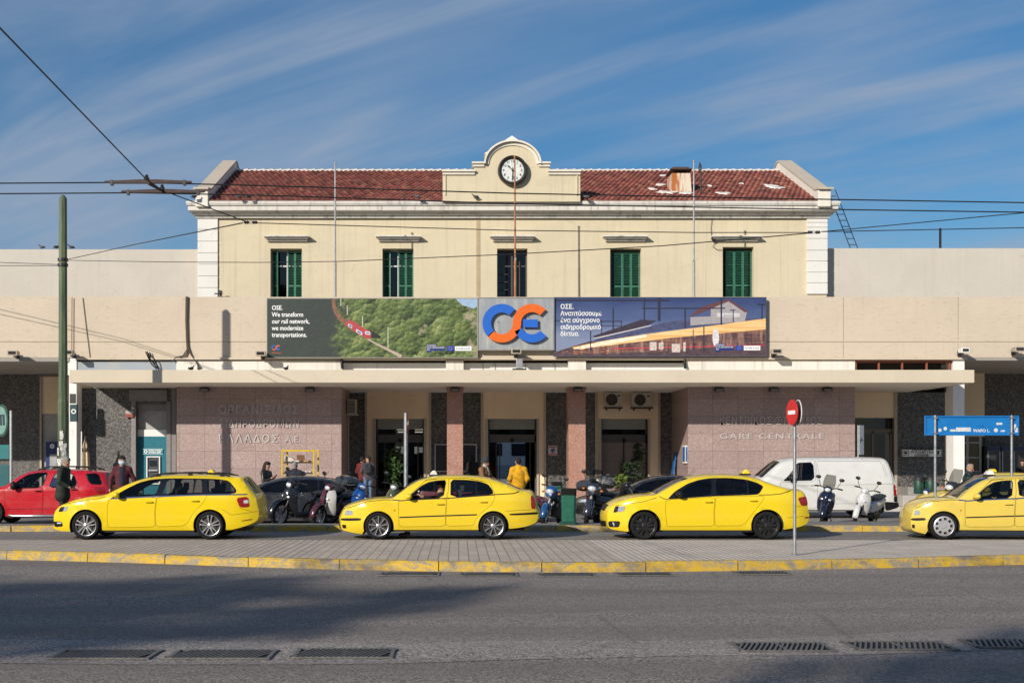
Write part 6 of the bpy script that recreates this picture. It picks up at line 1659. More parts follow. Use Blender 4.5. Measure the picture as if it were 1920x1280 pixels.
# ================================================================ PEOPLE
import numpy as np
def surface_nets(prims, fine, h=.013):
    """one continuous skin around tapered limbs. prims: (a, b, ra, rb, material, (sx, sy)); fine ones (fingers, features) stay crisp"""
    allp = prims + fine
    P = np.array([[*p[0]] for p in allp] + [[*p[1]] for p in allp]); lo = P.min(0)-.36; hi = P.max(0)+.36
    rm = max(max(p[2], p[3]) for p in allp); lo = P.min(0)-rm*1.5-.05; hi = P.max(0)+rm*1.5+.05
    n = np.ceil((hi-lo)/h).astype(int)+1
    ax = [lo[i]+h*np.arange(n[i]) for i in range(3)]
    def dist(p, X, Y, Z):
        a, b, ra, rb = np.array(p[0], float), np.array(p[1], float), p[2], p[3]; sc = np.array([*(p[5] if len(p) > 5 else (1, 1)), 1.0])
        q = np.stack([(X-a[0])/sc[0], (Y-a[1])/sc[1], (Z-a[2])/sc[2]], -1); d = (b-a)/sc; L = d@d
        t = np.clip((q@d)/L, 0, 1) if L > 1e-12 else np.zeros(q.shape[:-1])
        return (np.linalg.norm(q-t[..., None]*d, axis=-1)-(ra+(rb-ra)*t))*sc.min()
    def group(ps, k):
        S = np.zeros(n)
        for p in ps:
            sx = max(1, *(p[5] if len(p) > 5 else (1, 1))); m = max(p[2], p[3])*sx+.09
            l = np.minimum(p[0], p[1])-m; u = np.maximum(p[0], p[1])+m
            i0 = np.clip(((l-lo)/h).astype(int), 0, n-1); i1 = np.clip(((u-lo)/h).astype(int)+2, 1, n)
            s = tuple(slice(i0[k_], i1[k_]) for k_ in range(3))
            g = np.meshgrid(*[ax[k_][s[k_]] for k_ in range(3)], indexing='ij'); S[s] += np.exp(np.clip(-dist(p, *g)/k, -60, 60))
        return -k*np.log(np.maximum(S, 1e-26))
    D = group(prims, .014)
    if fine: D = np.minimum(D, group(fine, .004))
    ins = D < 0
    c = [ins[i:n[0]-1+i, j:n[1]-1+j, k:n[2]-1+k] for i in (0,1) for j in (0,1) for k in (0,1)]
    cnt = sum(x.astype(int) for x in c); act = (cnt > 0) & (cnt < 8)
    acc = np.zeros(act.shape+(3,)); w = np.zeros(act.shape)
    cor = [(i,j,k) for i in (0,1) for j in (0,1) for k in (0,1)]
    for a in range(8):
        for b in range(a+1, 8):
            if sum(abs(cor[a][q]-cor[b][q]) for q in range(3)) != 1: continue
            da = D[cor[a][0]:n[0]-1+cor[a][0], cor[a][1]:n[1]-1+cor[a][1], cor[a][2]:n[2]-1+cor[a][2]]; db = D[cor[b][0]:n[0]-1+cor[b][0], cor[b][1]:n[1]-1+cor[b][1], cor[b][2]:n[2]-1+cor[b][2]]
            m = ((da < 0) != (db < 0)) & act; t = np.where(m, da/np.where(m, da-db, 1), 0)
            for q in range(3): acc[..., q] += np.where(m, cor[a][q]+t*(cor[b][q]-cor[a][q]), 0)
            w += m
    idx = -np.ones(act.shape, int); I = np.argwhere(act); idx[act] = np.arange(len(I))
    V = lo + h*(I + acc[act]/w[act][:, None])
    F_ = []
    for q, (e1, e2) in enumerate((((0,1,0),(0,0,1)), ((0,0,1),(1,0,0)), ((1,0,0),(0,1,0)))):
        d = np.zeros(3, int); d[q] = 1
        A = ins[:n[0]-d[0], :n[1]-d[1], :n[2]-d[2]]; B = ins[d[0]:, d[1]:, d[2]:]
        for flip, M in ((False, A & ~B), (True, ~A & B)):
            J = np.argwhere(M); J = J[(J[:, (q+1) % 3] > 0) & (J[:, (q+2) % 3] > 0)]
            J = J[(J < np.array(act.shape)).all(1)]
            e1_, e2_ = np.array(e1), np.array(e2)
            Q = np.stack([idx[tuple((J-o).T)] for o in (0*e1_, e1_, e1_+e2_, e2_)], 1)
            Q = Q[(Q >= 0).all(1)]; F_.append(Q if not flip else Q[:, ::-1])
    F_ = np.concatenate(F_); C = V[F_].mean(1)
    best = np.full(len(C), 9.0); mat = np.zeros(len(C), int)
    for p in allp:
        d = dist(p, C[:, 0], C[:, 1], C[:, 2])
        s = d < best; best[s] = d[s]; mat[s] = p[4]
    return V, F_, mat
def skin_mesh(name, prims, fine, mats, parent, h=.013):
    V, F_, mat = surface_nets(prims, fine, h); used = sorted(set(mat.tolist())); rm = {m: i for i, m in enumerate(used)}
    me = bpy.data.meshes.new(name); me.from_pydata(V.tolist(), [], F_.tolist())
    for m in used: me.materials.append(mats[m])
    me.polygons.foreach_set('material_index', [rm[m] for m in mat.tolist()]); me.polygons.foreach_set('use_smooth', [True]*len(F_))
    bm = bmesh.new(); bm.from_mesh(me); bmesh.ops.recalc_face_normals(bm, faces=bm.faces); bmesh.ops.smooth_vert(bm, verts=bm.verts, factor=.4, use_axis_x=True, use_axis_y=True, use_axis_z=True); bm.to_mesh(me); bm.free()
    o = bpy.data.objects.new(name, me); COL.objects.link(o); o.parent = parent; return o
def cloth(name, c): return plain(name, c, .85, 0, .28, 9, .25)
SKIN = plain('skin', (.42,.24,.165), .5, var=.08); HAIRD = cloth('dark_hair', (.016,.011,.009)); HAIRG = cloth('grey_hair', (.24,.23,.22)); SHOE = plain('dark_shoe', (.02,.018,.017), .5)
EYE = plain('eye_dark', (.01,.008,.007), .2)
def person(label, x, Y, z, h, yaw, top, legs, hair=HAIRD, pose=None, head_dir=0.0, nod=0.0, bulk=1.0, long_coat=0.0, hood=False, hat=None, longhair=False, mask=False, backpack=False, collar=None, inner=None, orange=None, lean=0.0, seated=False, loc=None, res=.013, bald=False):
    k = h/1.75; pose = pose or {}
    root = thing('person', label, 'person', loc if loc is not None else (px(x, Y), Q*Y, z), (0,0,yaw)); V = Vector
    J = dict(pel=(0,0,.95), waist=(0,.01,1.10), chest=(0,.015,1.30), nb=(0,.02,1.45), neck=(0,.005,1.52), head=(0,-.02,1.635),
             sL=(.175,.02,1.41), eL=(.235,.05,1.14), wL=(.225,-.05,.91), sR=(-.175,.02,1.41), eR=(-.235,.05,1.14), wR=(-.225,-.05,.91),
             hL=(.09,0,.92), kL=(.10,-.03,.50), aL=(.10,.02,.09), hR=(-.09,0,.92), kR=(-.10,-.03,.50), aR=(-.10,.02,.09))
    J.update(pose); J = {a: V(b)*k for a, b in J.items()}
    if lean:
        q = Matrix.Rotation(lean, 3, 'X')
        for a in ('waist','chest','nb','neck','head','sL','eL','wL','sR','eR','wR'): J[a] = J['pel'] + q @ (J[a]-J['pel'])
    TOP, LEG, SK, SH, INN, ORA = 0, 1, 2, 3, 4, 5; b = bulk
    mats = [top, legs, SKIN, SHOE, inner or top, orange or top]
    p = [(J['pel'],J['waist'],.125*b*k,.12*b*k,TOP,(1.25,.9)), (J['waist'],J['chest'],.118*b*k,.132*b*k,TOP,(1.28,.88)), (J['chest'],J['nb'],.132*b*k,.075*b*k,TOP,(1.22,.88)),
         (J['nb'],J['neck'],.062*k,.052*k,SK if not hood else TOP), (J['neck'],J['head'],.05*k,.05*k,SK)]
    for s in 'LR':
        p += [(J['nb'],J['s'+s],.07*b*k,.072*b*k,TOP), (J['s'+s],J['e'+s],.066*b*k,.053*b*k,ORA if s == 'L' else TOP), (J['e'+s],J['w'+s],.053*b*k,.040*b*k,TOP)]
        p += [(J['h'+s],J['k'+s],.088*k,.062*k,LEG), (J['k'+s],J['a'+s],.060*k,.043*k,LEG)]
        t = J['a'+s]; p += [(t+V((0,.03,-.04))*k, t+V((0,-.15,-.055))*k,.043*k,.032*k,SH)]
    p += [(J['pel']+V((0,0,-.02))*k, J['pel']+V((0,0,-.06))*k,.12*b*k,.115*b*k,TOP,(1.25,.95))]
    if long_coat:
        p += [(J['pel'], J['pel']-V((0,-.01,long_coat))*k,.135*b*k,.155*b*k,TOP,(1.3,1.0))]
    if inner: p += [(J['chest']+V((0,-.085*b,.09))*k, J['waist']+V((0,-.10*b,-.04))*k,.055*k,.06*k,INN,(1.0,.7)), (J['nb']+V((0,-.05,.0))*k, J['chest']+V((0,-.09,.05))*k, .05*k,.05*k,INN)]
    if collar: mats.append(collar); p += [(J['nb']+V((-.06,-.03,.03))*k, J['nb']+V((.06,-.03,.03))*k,.05*k,.05*k,6), (J['nb']+V((.03,-.09,0))*k, J['chest']+V((.03,-.13,-.04))*k,.03*k,.03*k,6)]
    q = Matrix.Rotation(head_dir, 3, 'Z') @ Matrix.Rotation(nod, 3, 'X'); H = J['head']
    def hd(x, y, z): return H + q @ (V((x, y, z))*k)
    p += [(hd(0,.015,.02), hd(0,.0,.0),.092*k,.085*k,SK,(.88,1.05)), (hd(0,-.02,-.03), hd(0,-.045,-.085),.066*k,.042*k,SK,(.95,1))]
    f = [(hd(0,-.10,.005), hd(0,-.118,-.035),.010*k,.016*k,SK), (hd(-.024,-.096,-.066), hd(.024,-.096,-.066),.010*k,.010*k,SK)]
    for s in (-1, 1): f += [(hd(s*.083,.015,.02), hd(s*.083,.012,-.025),.018*k,.013*k,SK), (hd(s*.018,-.088,.034), hd(s*.05,-.078,.03),.012*k,.010*k,SK)]
    for s in 'LR':
        w, e = J['w'+s], J['e'+s]; d = (w-e).normalized(); sg = 1 if s == 'L' else -1
        side = d.cross(V((0,0,1)));  side = V((0,-1,0)) if abs(d.z) > .8 else (side.normalized() if side.length > 1e-3 else V((0,-1,0)))
        nrm = d.cross(side).normalized()
        if nrm.x*sg > 0: nrm = -nrm
        f += [(w-d*.02*k, w+d*.05*k,.030*k,.034*k,SK), (w+d*.04*k+side*.02*k, w+d*.075*k-side*.005*k,.03*k,.028*k,SK)]
        for i, L in enumerate((.068,.078,.072,.055)):
            o = w+d*.082*k+side*(.033-.021*i)*k; m_ = o+d*L*.55*k+nrm*.008*k; f += [(o, m_,.0095*k,.009*k,SK), (m_, m_+d*L*.4*k+nrm*.022*k,.009*k,.0078*k,SK)]
        o = w+d*.03*k+side*.032*k; f += [(o, o+d*.035*k+side*.022*k,.012*k,.0105*k,SK), (o+d*.035*k+side*.022*k, o+d*.062*k+side*.020*k+nrm*.012*k,.0105*k,.009*k,SK)]
    body = skin_mesh('body', p, f, mats, root, res)
    if hat: hp = [(hd(0,.025,.045), hd(0,.03,.085),.104*k,.082*k,0,(.92,1.05)), (hd(0,.02,.03), hd(0,.02,.035),.106*k,.106*k,0,(.92,1.04))]; skin_mesh('hat', hp, [], [hat], root)
    elif hood: skin_mesh('hood', [(hd(0,.03,.04), hd(0,.05,-.04),.115*k,.11*k,0,(.95,1.0)), (hd(0,.06,-.08), J['nb']+V((0,.06,0)),.09*k,.10*k,0)], [], [top], root)
    else:
        hp = [(hd(0,.03,.058), hd(0,.012,.07),.083*k,.078*k,0,(.96,1.1)), (hd(0,.06,.02), hd(0,.07,-.035),.066*k,.05*k,0,(1.18,.8))]
        if not bald: hp += [(hd(-.05,-.035,.09), hd(.05,-.035,.09),.032*k,.032*k,0)]
        if longhair: hp += [(hd(-.06,.03,.0), hd(-.075,.01,-.20),.045*k,.05*k,0), (hd(.06,.03,.0), hd(.075,.01,-.20),.045*k,.05*k,0), (hd(0,.07,-.02), hd(0,.08,-.22),.075*k,.07*k,0)]
        skin_mesh('hair', hp, [], [hair], root)
    for s in (-1, 1):
        mb = MB(); mb.sphere(hd(s*.033,-.083,.016), .0105*k, (1.3,1,.8), 8, 6); mb.build('eye', EYE, root)
    if mask:
        skin_mesh('face_mask', [(hd(-.03,-.07,-.035), hd(.03,-.07,-.035),.05*k,.05*k,0), (hd(0,-.085,-.03), hd(0,-.07,-.085),.04*k,.035*k,0), (hd(-.06,-.02,-.03), hd(.06,-.02,-.03),.035*k,.035*k,0)], [], [plain('mask_blue_white', (.50,.58,.64), .8)], root)
    if backpack:
        c = J['chest']; bp = skin_mesh('backpack', [(c+V((-.07,.20,-.16))*k, c+V((-.06,.19,.08))*k,.085*k,.075*k,0), (c+V((.07,.20,-.16))*k, c+V((.06,.19,.08))*k,.085*k,.075*k,0), (c+V((0,.25,-.16))*k, c+V((0,.24,-.06))*k,.08*k,.07*k,0,(1.4,.8))], [], [cloth('backpack_cloth', (.018,.020,.026))], root)
        mb = MB()
        for s in (-1, 1): mb.tube([c+V((s*.10,.16,.12))*k, c+V((s*.12,.03,.16))*k, c+V((s*.12,-.12,.05))*k, c+V((s*.12,-.10,-.15))*k], .018, 6)
        mb.build('strap', plain('strap', (.02,.02,.024), .8), bp)
    return root
GREENC = cloth('dark_green_coat', (.020,.026,.017)); MAROON = cloth('maroon_jacket', (.085,.012,.022)); DNAVY = cloth('navy_cloth', (.014,.016,.028)); LEATHER = plain('black_leather', (.012,.012,.013), .38, bump=.2)
GREYJ = cloth('grey_jacket', (.060,.052,.058)); JEANS = cloth('blue_jeans', (.085,.16,.26)); REDJ = cloth('dark_red_jacket', (.12,.012,.014)); BLACKC = cloth('black_cloth', (.008,.008,.010)); BROWNJ = cloth('brown_suede', (.22,.105,.045)); YELH = cloth('yellow_hoodie', (.66,.33,.008)); OFFG = cloth('dark_teal_jacket', (.010,.045,.042)); ORS = cloth('orange_sleeve', (.62,.24,.03)); BEANIE = cloth('grey_beanie', (.045,.045,.048)); CREAMC = cloth('sheepskin_collar', (.55,.48,.42)); DTR = cloth('dark_trousers', (.02,.02,.024))
pockets = dict(wL=(.15,-.14,.99), eL=(.26,.04,1.14), wR=(-.15,-.14,.99), eR=(-.26,.04,1.14))
person('man in long dark green hooded coat standing in profile before the red SUV', 118, 19.25, .148, 1.66, R(80), GREENC, DTR, HAIRG, dict(wL=(.14,-.20,1.02), eL=(.25,.0,1.13), wR=(-.14,-.20,1.02), eR=(-.25,.0,1.13)), nod=R(22), bulk=1.22, long_coat=.20, lean=R(6))
person('man in maroon quilted jacket with pale face mask behind the estate taxi', 229, 19.25, .148, 1.70, R(12), MAROON, DTR, HAIRD, dict(wL=(.30,.0,.92), eL=(.29,.06,1.16), wR=(-.30,.0,.92), eR=(-.29,.06,1.16)), nod=R(14), bulk=1.06, mask=True, inner=DNAVY)
person('woman with long dark hair in black leather jacket before the yellow rack', 500, 23.5, .004, 1.69, R(62), LEATHER, DTR, HAIRD, dict(wL=(.10,-.25,1.30), eL=(.22,-.06,1.16), wR=(-.12,-.24,1.24), eR=(-.24,-.05,1.14)), nod=R(18), bulk=1.0, longhair=True)
person('man with grey hair in dark navy jacket facing the yellow rack of rolls', 553, 23.9, .004, 1.69, R(172), DNAVY, DTR, HAIRG, pockets, bulk=1.24)
person('man with black backpack and blue jeans facing the station doors', 690, 31.0, .16, 1.77, R(186), GREYJ, JEANS, HAIRD, pockets, head_dir=R(40), bulk=1.08, backpack=True)
person('man in dark red jacket partly hidden behind the man with the backpack', 679, 31.9, .16, 1.74, R(150), REDJ, DTR, HAIRD, pockets, bulk=1.1)
person('hooded figure in black standing in the shade by the pillar', 886, 33.2, .16, 1.80, R(200), BLACKC, BLACKC, HAIRD, pockets, bulk=1.2, hood=True)
person('man in brown jacket with pale collar and dark grey beanie behind the taxi roof', 909, 23.6, .004, 1.82, R(60), BROWNJ, cloth('tan_trousers', (.12,.085,.05)), HAIRD, dict(wL=(.10,-.33,1.10), eL=(.24,-.10,1.14), wR=(-.12,-.32,1.06), eR=(-.25,-.08,1.12)), nod=R(20), bulk=1.15, hat=BEANIE, collar=CREAMC)
person('man in bright yellow hoodie seen from behind at the middle doors', 972, 23.8, .004, 1.82, R(185), YELH, DTR, HAIRD, dict(wL=(.20,-.10,.96), eL=(.265,.05,1.14), wR=(-.20,-.10,.96), eR=(-.265,.05,1.14)), bulk=1.22)
person('balding man in dark teal jacket with orange sleeve by the parked motorcycle', 1812, 22.6, .004, 1.63, R(70), OFFG, DTR, cloth('thin_pale_hair', (.34,.22,.17)), dict(wR=(-.12,-.30,1.02), eR=(-.28,-.06,1.12), wL=(.14,-.30,.98), eL=(.27,-.06,1.12)), nod=R(24), bulk=1.25, orange=ORS, lean=R(8), bald=True)
person('dark-haired person in black near the ticket windows at the right picture edge', 1917, 35.0, .16, 1.62, R(-20), BLACKC, DTR, HAIRD, pockets)
# the driver sits in the second taxi with an arm out of the window
car_o = t2.location; sxp = T2((905, 0))[0]
dl = Vector((car_o.x+sxp+.10, car_o.y-.36, .004-.48))
person('taxi driver in dark jacket resting an arm out of the open taxi window', 0, 0, 0, 1.74, R(-90), BLACKC, DTR, HAIRD,
       dict(hL=(.09,-.05,.93), kL=(.12,-.48,.98), aL=(.12,-.72,.62), hR=(-.09,-.05,.93), kR=(-.12,-.48,.98), aR=(-.12,-.72,.62), eL=(.40,-.12,1.33), wL=(.50,-.36,1.395), sL=(.19,.0,1.41), eR=(-.24,-.18,1.18), wR=(-.16,-.42,1.30)), loc=dl, lean=R(-4))
# ================================================================ STREET FURNITURE, WIRES, BIRDS, PLANTS
# tall green pole on the station pavement
PO = thing('tram_pole', 'tall tapering green octagonal pole carrying the overhead span wires', 'pole', at(118, 900, 27.9)); PO.location.z = .16
def pole_paint():
    t = NT('weathered_green_paint'); v = t.coords((3,3,.35)); n = t.noise(v, 1.6, 6, .65, .3); f = t.noise(t.coords(), 14, 4)
    c = t.mix(t.ramp(n, [(.4,0),(.65,1)]), (.050,.075,.042), (.13,.17,.085)); c = t.mix(t.math('MULTIPLY', t.ramp(f, [(.6,0),(.8,1)]), .4), c, (.2,.2,.15)); t.col(c); t.rough(.6); return t.mat
ph = pz(366, 27.9)-.16
mb = MB(); mb.tube([(0,0,0),(0,0,ph*.33),(0,0,ph*.34),(0,0,ph-.12),(0,0,ph)], [.185,.185,.165,.145,.05], 8); mb.build('shaft', pole_paint(), PO)
mb = MB()
for y in (487, 497): mb.lathe([(.165,-.05),(.19,-.05),(.19,.05),(.165,.05)], (0,0,pz(y,27.9)-.16), 'z', 12)
mb.build('clamp', DARKMETAL, PO)
mb = MB()
rng = random.Random(8)
for k in range(16):
    zz = rng.uniform(1.5, 2.6); a = rng.uniform(-2.6, -.5); w, hh = rng.uniform(.1,.2), rng.uniform(.12,.28); r0 = .189
    mb.obox((r0*math.cos(a), r0*math.sin(a), zz), (.006, w, hh), (0,0,a))
mb.build('poster_scrap', plain('torn_paper', (.52,.50,.46), .8, var=.5, scale=14), PO)

WIREM = plain('wire_black', (.012,.012,.014), .5)
def wire(label, pts, r, z0=None, n=24, cat='wire'):
    """pts: (x, y, Y) photo points; straight runs between them"""
    P_ = [at(*p) for p in pts]; out = []
    for a, b in zip(P_, P_[1:]):
        for i in range(6): out.append(a.lerp(b, i/6))
    out.append(P_[-1]); mb = MB(); mb.tube(out, r, 6); return tag(mb.build('overhead_wire', WIREM, None), label, cat, 'overhead wires')
def Yz(y, z=6.05): return (z-CZ)*F/(CY-y)
def wp(x, y, z=6.05): return (x, y, Yz(y, z))
wire('upper trolley wire crossing in front of the roof tiles', [wp(-500,347), wp(250,342), wp(520,349), wp(960,362.5), wp(1440,372), wp(1920,380), wp(2400,388)], .011)
wire('lower trolley wire crossing in front of the cornice', [wp(-500,367), wp(250,361.5), wp(520,367), wp(960,382), wp(1440,391), wp(1920,398), wp(2400,405)], .011)
wire('span wire falling steeply from the upper left corner to the hanger bars', [wp(-260,-220), wp(0,53), wp(274,336), wp(303,356)], .010)
wire('span wire from the hanger bars to the insulator by the left quoin', [wp(305,357), wp(462,416)], .009)
wire('long span wire crossing the whole upper storey between both insulators', [wp(480,418), wp(960,432), wp(1300,436), wp(1516,436)], .009)
wire('wire from the green pole rising to the insulator', [(124,487,27.7), (250,459,22.0), (455,418,13.95)], .012)
wire('wire from the green pole across the upper windows to the right insulator', [(124,488,27.7), (300,491,24.5), (480,492,22.2), (640,490,20.6), (960,476.5,17.9), (1240,461,16.2), (1440,444,15.0), (1518,437,14.6)], .011)
wire('upper of two wires leaving the right insulator, rising to the right', [wp(1540,434.5), wp(1920,399), wp(2300,364)], .009)
wire('lower of two wires leaving the right insulator, nearly level', [wp(1540,434.5), wp(1920,427), wp(2300,420)], .009)
wire('upper of two thin wires ending at the green pole from the left', [(-300,486,31.0), (0,492,29.0), (112,496,27.8)], .012); wire('lower of two thin wires ending at the green pole from the left', [(-300,499,31.0), (0,498,29.0), (112,498,27.8)], .012)
def insulator(x, y, label):
    Y = Yz(y); c = at(x, y, Y); root = thing('insulator', label, 'insulator', c, group='wire insulators'); mb = MB()
    for dx in (-.075, .075): mb.tube([(dx-.05,0,0),(dx-.02,0,.0),(dx,0,0),(dx+.02,0,0),(dx+.05,0,0)], [.012,.035,.02,.035,.012], 10)
    mb.build('insulator_body', DARKMETAL, root); mb = MB(); mb.tube([(-.03,0,.018),(.03,0,.018)], .007, 6); mb.tube([(-.03,0,-.018),(.03,0,-.018)], .007, 6); mb.build('link', CHROME, root)
insulator(470, 417, 'double dark wire insulator in front of the left quoin'); insulator(1526, 435.5, 'double dark wire insulator in front of the right quoin')
def hanger(x0, x1, y, label, xm):
    Y = Yz(y); L = (x1-x0)*Y/F; root = thing('wire_hanger', label, 'wire hanger', at((x0+x1)/2, y, Y), group='trolley wire hangers')
    mb = MB(); mb.prism([(-L/2,-.015),(-L/2+.12,-.03),(L/2-.12,-.03),(L/2,-.015),(L/2,.005),(L*.1,.028),(-L*.1,.028),(-L/2,.005)], 'y', -.03, .03); mb.build('bar', plain('rusty_bar', (.055,.03,.026), .7), root, fix=True)
    mb = MB(); d = (xm-(x0+x1)/2)*Y/F; mb.lathe([(.05,.02),(.045,.05),(.025,.07),(.03,.085),(.01,.11)], (d,0,0), 'z', 12); mb.build('suspension_knob', DARKMETAL, root, smooth=40)
    mb = MB()
    for s in (-1, 1): mb.box(s*L*.42-.02, s*L*.42+.02, -.035, .035, -.06, .02)
    mb.build('clip', DARKMETAL, root)
hanger(197, 359, 340.5, 'upper rusty hanger bar on the trolley wires at upper left', 275); hanger(228, 384, 358.5, 'lower rusty hanger bar on the trolley wires at upper left', 304)
wire('short thick rod joining the two hanger bars', [wp(278,344), wp(303,357)], .022)

# ---- signs
def disc_mat(): return plain('sign_red', (.55,.018,.022), .35)
NY = 12.83; ne = thing('no_entry_sign', 'round red no-entry sign on a thin grey post on the island pavement', 'road sign', (px(1490,NY), Q*NY, .146))
mb = MB(); mb.tube([(0,0,0),(0,0,pz(752,NY)-.146)], .028, 12); mb.lathe([(.06,0),(.05,.02),(.03,.025)], (0,0,0), 'z', 12); mb.build('post', STEEL, ne, smooth=50)
def disc(par, nm, mat, c, r, yaw, back=None):
    mb = MB(); mb.lathe([(0,-.004),(r-.004,-.004),(r,0),(r,.010),(r-.012,.012)], (0,0,0), 'y', 40); o = mb.build(nm, mat, par, fix=True); o.location = c; o.rotation_euler = (0,0,yaw)
    mb = MB(); mb.lathe([(0,.0125),(r-.012,.0125)], (0,0,0), 'y', 36); mb.build('disc_back', back or plain('sign_back', (.045,.05,.055), .5), o); return o
zc_ = pz(773,NY)-.146
d1 = disc(ne, 'sign_disc', disc_mat(), (-.055,-.03,zc_), .215, R(-79)); mb = MB(); mb.box(-.135,.135,-.0075,-.0045,-.032,.032); mb.build('white_bar', plain('sign_white', (.78,.78,.78), .4), d1)
d2 = disc(ne, 'sign_disc', plain('sign_white', (.78,.78,.78), .4), (.065,.02,zc_), .215, R(92), plain('sign_back', (.045,.05,.055), .5))
mb = MB(); mb.lathe([(.19,-.0065),(.214,-.0065)], (0,0,0), 'y', 36); mb.build('red_ring', disc_mat(), d2)
gp_ = thing('sign_post', 'thick bare grey post rising behind the bonnet of the open-windowed taxi', 'post', (px(761,19.3), Q*19.3, .146)); mb = MB(); mb.tube([(0,0,0),(0,0,pz(774,19.3)-.146)], .052, 14); mb.lathe([(.09,0),(.08,.02),(.055,.03)], (0,0,0), 'z', 14); mb.build('post', STEEL, gp_, smooth=50)
gd = disc(gp_, 'sign_disc', plain('faded_sign_red', (.13,.022,.022), .5), (.068,.0,pz(793,19.3)-.146), .27, R(-87.6)); mb = MB(); mb.box(-.17,.17,-.0075,-.0045,-.045,.045); mb.build('white_bar', plain('sign_white', (.78,.78,.78), .4), gd)
BYs = 19.35; bs_ = thing('information_board', 'back of a blue sign board with stickers and scrawl on two grey posts', 'sign', (px(1735,BYs), Q*BYs, .146))
bw = (1912-1735)*BYs/F; bz0, bz1 = pz(816,BYs)-.146, pz(779,BYs)-.146
mb = MB(); mb.box(0, bw, .06, .085, bz0, bz1); mb.box(0, bw, .03, .059, bz1-.035, bz1); mb.box(0, bw, .03, .059, bz0, bz0+.035); mb.box(0,.03,.03,.059,bz0+.036,bz1-.036); mb.box(bw-.03,bw,.03,.059,bz0+.036,bz1-.036); mb.build('board', plain('sign_blue', (.008,.17,.48), .42, var=.08), bs_, bev=.006)
for x in (1753.5, 1897):
    mb = MB(); xx = (x-1735)*BYs/F; mb.tube([(xx,0,0),(xx,0,bz1+.01)], .034, 12); mb.build('post', STEEL, bs_, smooth=50)
    mb = MB(); mb.box(xx-.05, xx+.05, -.045, .06, bz1-.07, bz1-.04); mb.box(xx-.05, xx+.05, -.045, .06, bz0+.04, bz0+.07); mb.build('clamp', STEEL, bs_)
def SB(x, y): return ((x-1735)*BYs/F, pz(y,BYs)-.146)
STK = plain('sticker_white', (.62,.63,.62), .5, var=.35, scale=40)
for (x0, y0, x1, y1) in ((1794,801,1822,808.5),(1783,804.5,1793,808.5),(1870,792,1881,796),(1878,806,1886,809),(1903,795,1907,805),(1905,802,1912,810)):
    a, b = SB(x0, y1), SB(x1, y0); mb = MB(); mb.box(a[0], b[0], .0555, .0598, a[1], b[1]); mb.build('sticker', STK, bs_)
for x, y, r in ((1764,806,3.2),(1774,803,3.4),(1869,806,3.8)):
    a = SB(x, y); mb = MB(); mb.lathe([(0,.055),(r*BYs/F,.055),(r*BYs/F,.0598)], (a[0],0,a[1]), 'y', 18); mb.build('sticker', STK, bs_, fix=True)
m_ = text_mb("WAPO !..", .105, .003, 0, 1); a = SB(1826, 809.5); shift(m_, (a[0], .0565, a[1])); m_.build('scrawl', plain('sticker_plain_white', (.68,.68,.68), .6), bs_)
m_ = text_mb("∼∿≈", .10, .0, 0, 1); a = SB(1833, 800.5); shift(m_, (a[0], .0565, a[1])); m_.build('faint_scrawl', plain('faint_blue', (.01,.07,.25), .5), bs_)
# metro sign cut by the left edge
MY = 27.0; ms = thing('metro_sign', 'oval green metro sign with white emblem cut by the left picture edge', 'sign', (px(2,MY), Q*MY, .16)); zc_ = pz(788,MY)-.16; ry, rx = 30*MY/F, 13*MY/F
mb = MB()
def oval(mb, rx, ry, y0, y1): mb.prism([(rx*math.cos(2*math.pi*i/40), zc_+ry*math.sin(2*math.pi*i/40)) for i in range(40)], 'y', y0, y1)
oval(mb, rx, ry, 0, .14); mb.build('sign_body', plain('metro_green', (.010,.085,.062), .35), ms, fix=True)
mb = MB(); oval(mb, rx*.80, ry*.86, -.006, -.001); mb.build('sign_field', plain('metro_pale_green', (.17,.33,.28), .4), ms, fix=True)
mb = MB()
for dx in (-.10,.0,.10): mb.prism([(dx-.035,zc_-.17),(dx+.035,zc_-.17),(dx+.02,zc_+.15),(dx-.05,zc_+.15)], 'y', -.014, -.007)
mb.prism([(-.16,zc_+.151),(.13,zc_+.151),(.12,zc_+.21),(-.15,zc_+.21)], 'y', -.014, -.007); mb.build('emblem', plain('emblem_dark', (.012,.03,.05), .4), ms, fix=True)
mb = MB(); mb.box(.30,.36,.0,.12,0,zc_+.35); mb.build('post', STEEL, ms)
mb = MB(); mb.box(-.6,.27,.02,.12,zc_-1.35,zc_-.85); mb.build('name_panel', plain('metro_teal', (.012,.16,.17), .4), ms)
mb = MB(); mb.box(-.6,.27,.02,.12,0.1,zc_-1.55); mb.build('lower_panel', plain('metro_teal_dark', (.012,.10,.11), .4), ms)
# small traffic sign edge-on behind the van
VY = 26.9; vs_s = thing('road_sign', 'narrow road sign seen almost edge-on behind the white van', 'road sign', (px(1609,VY), Q*VY, .16)); mb = MB(); mb.tube([(0,0,0),(0,0,pz(797,VY)-.16)], .035, 10); mb.build('post', STEEL, vs_s, smooth=50)
mb = MB(); mb.box(-.2,.2,-.01,.0,pz(852,VY)-.16,pz(797,VY)-.16); pn = mb.build('sign_plate', WHITEPAINT, vs_s); pn.location = (.1,-.04,0); pn.rotation_euler = (0,0,R(50))
m_ = text_mb("←", .3, .01, 0, 1, 'CENTER'); shift(m_, (0,-.013,pz(830,VY)-.16)); m_.build('arrow', INK, pn)
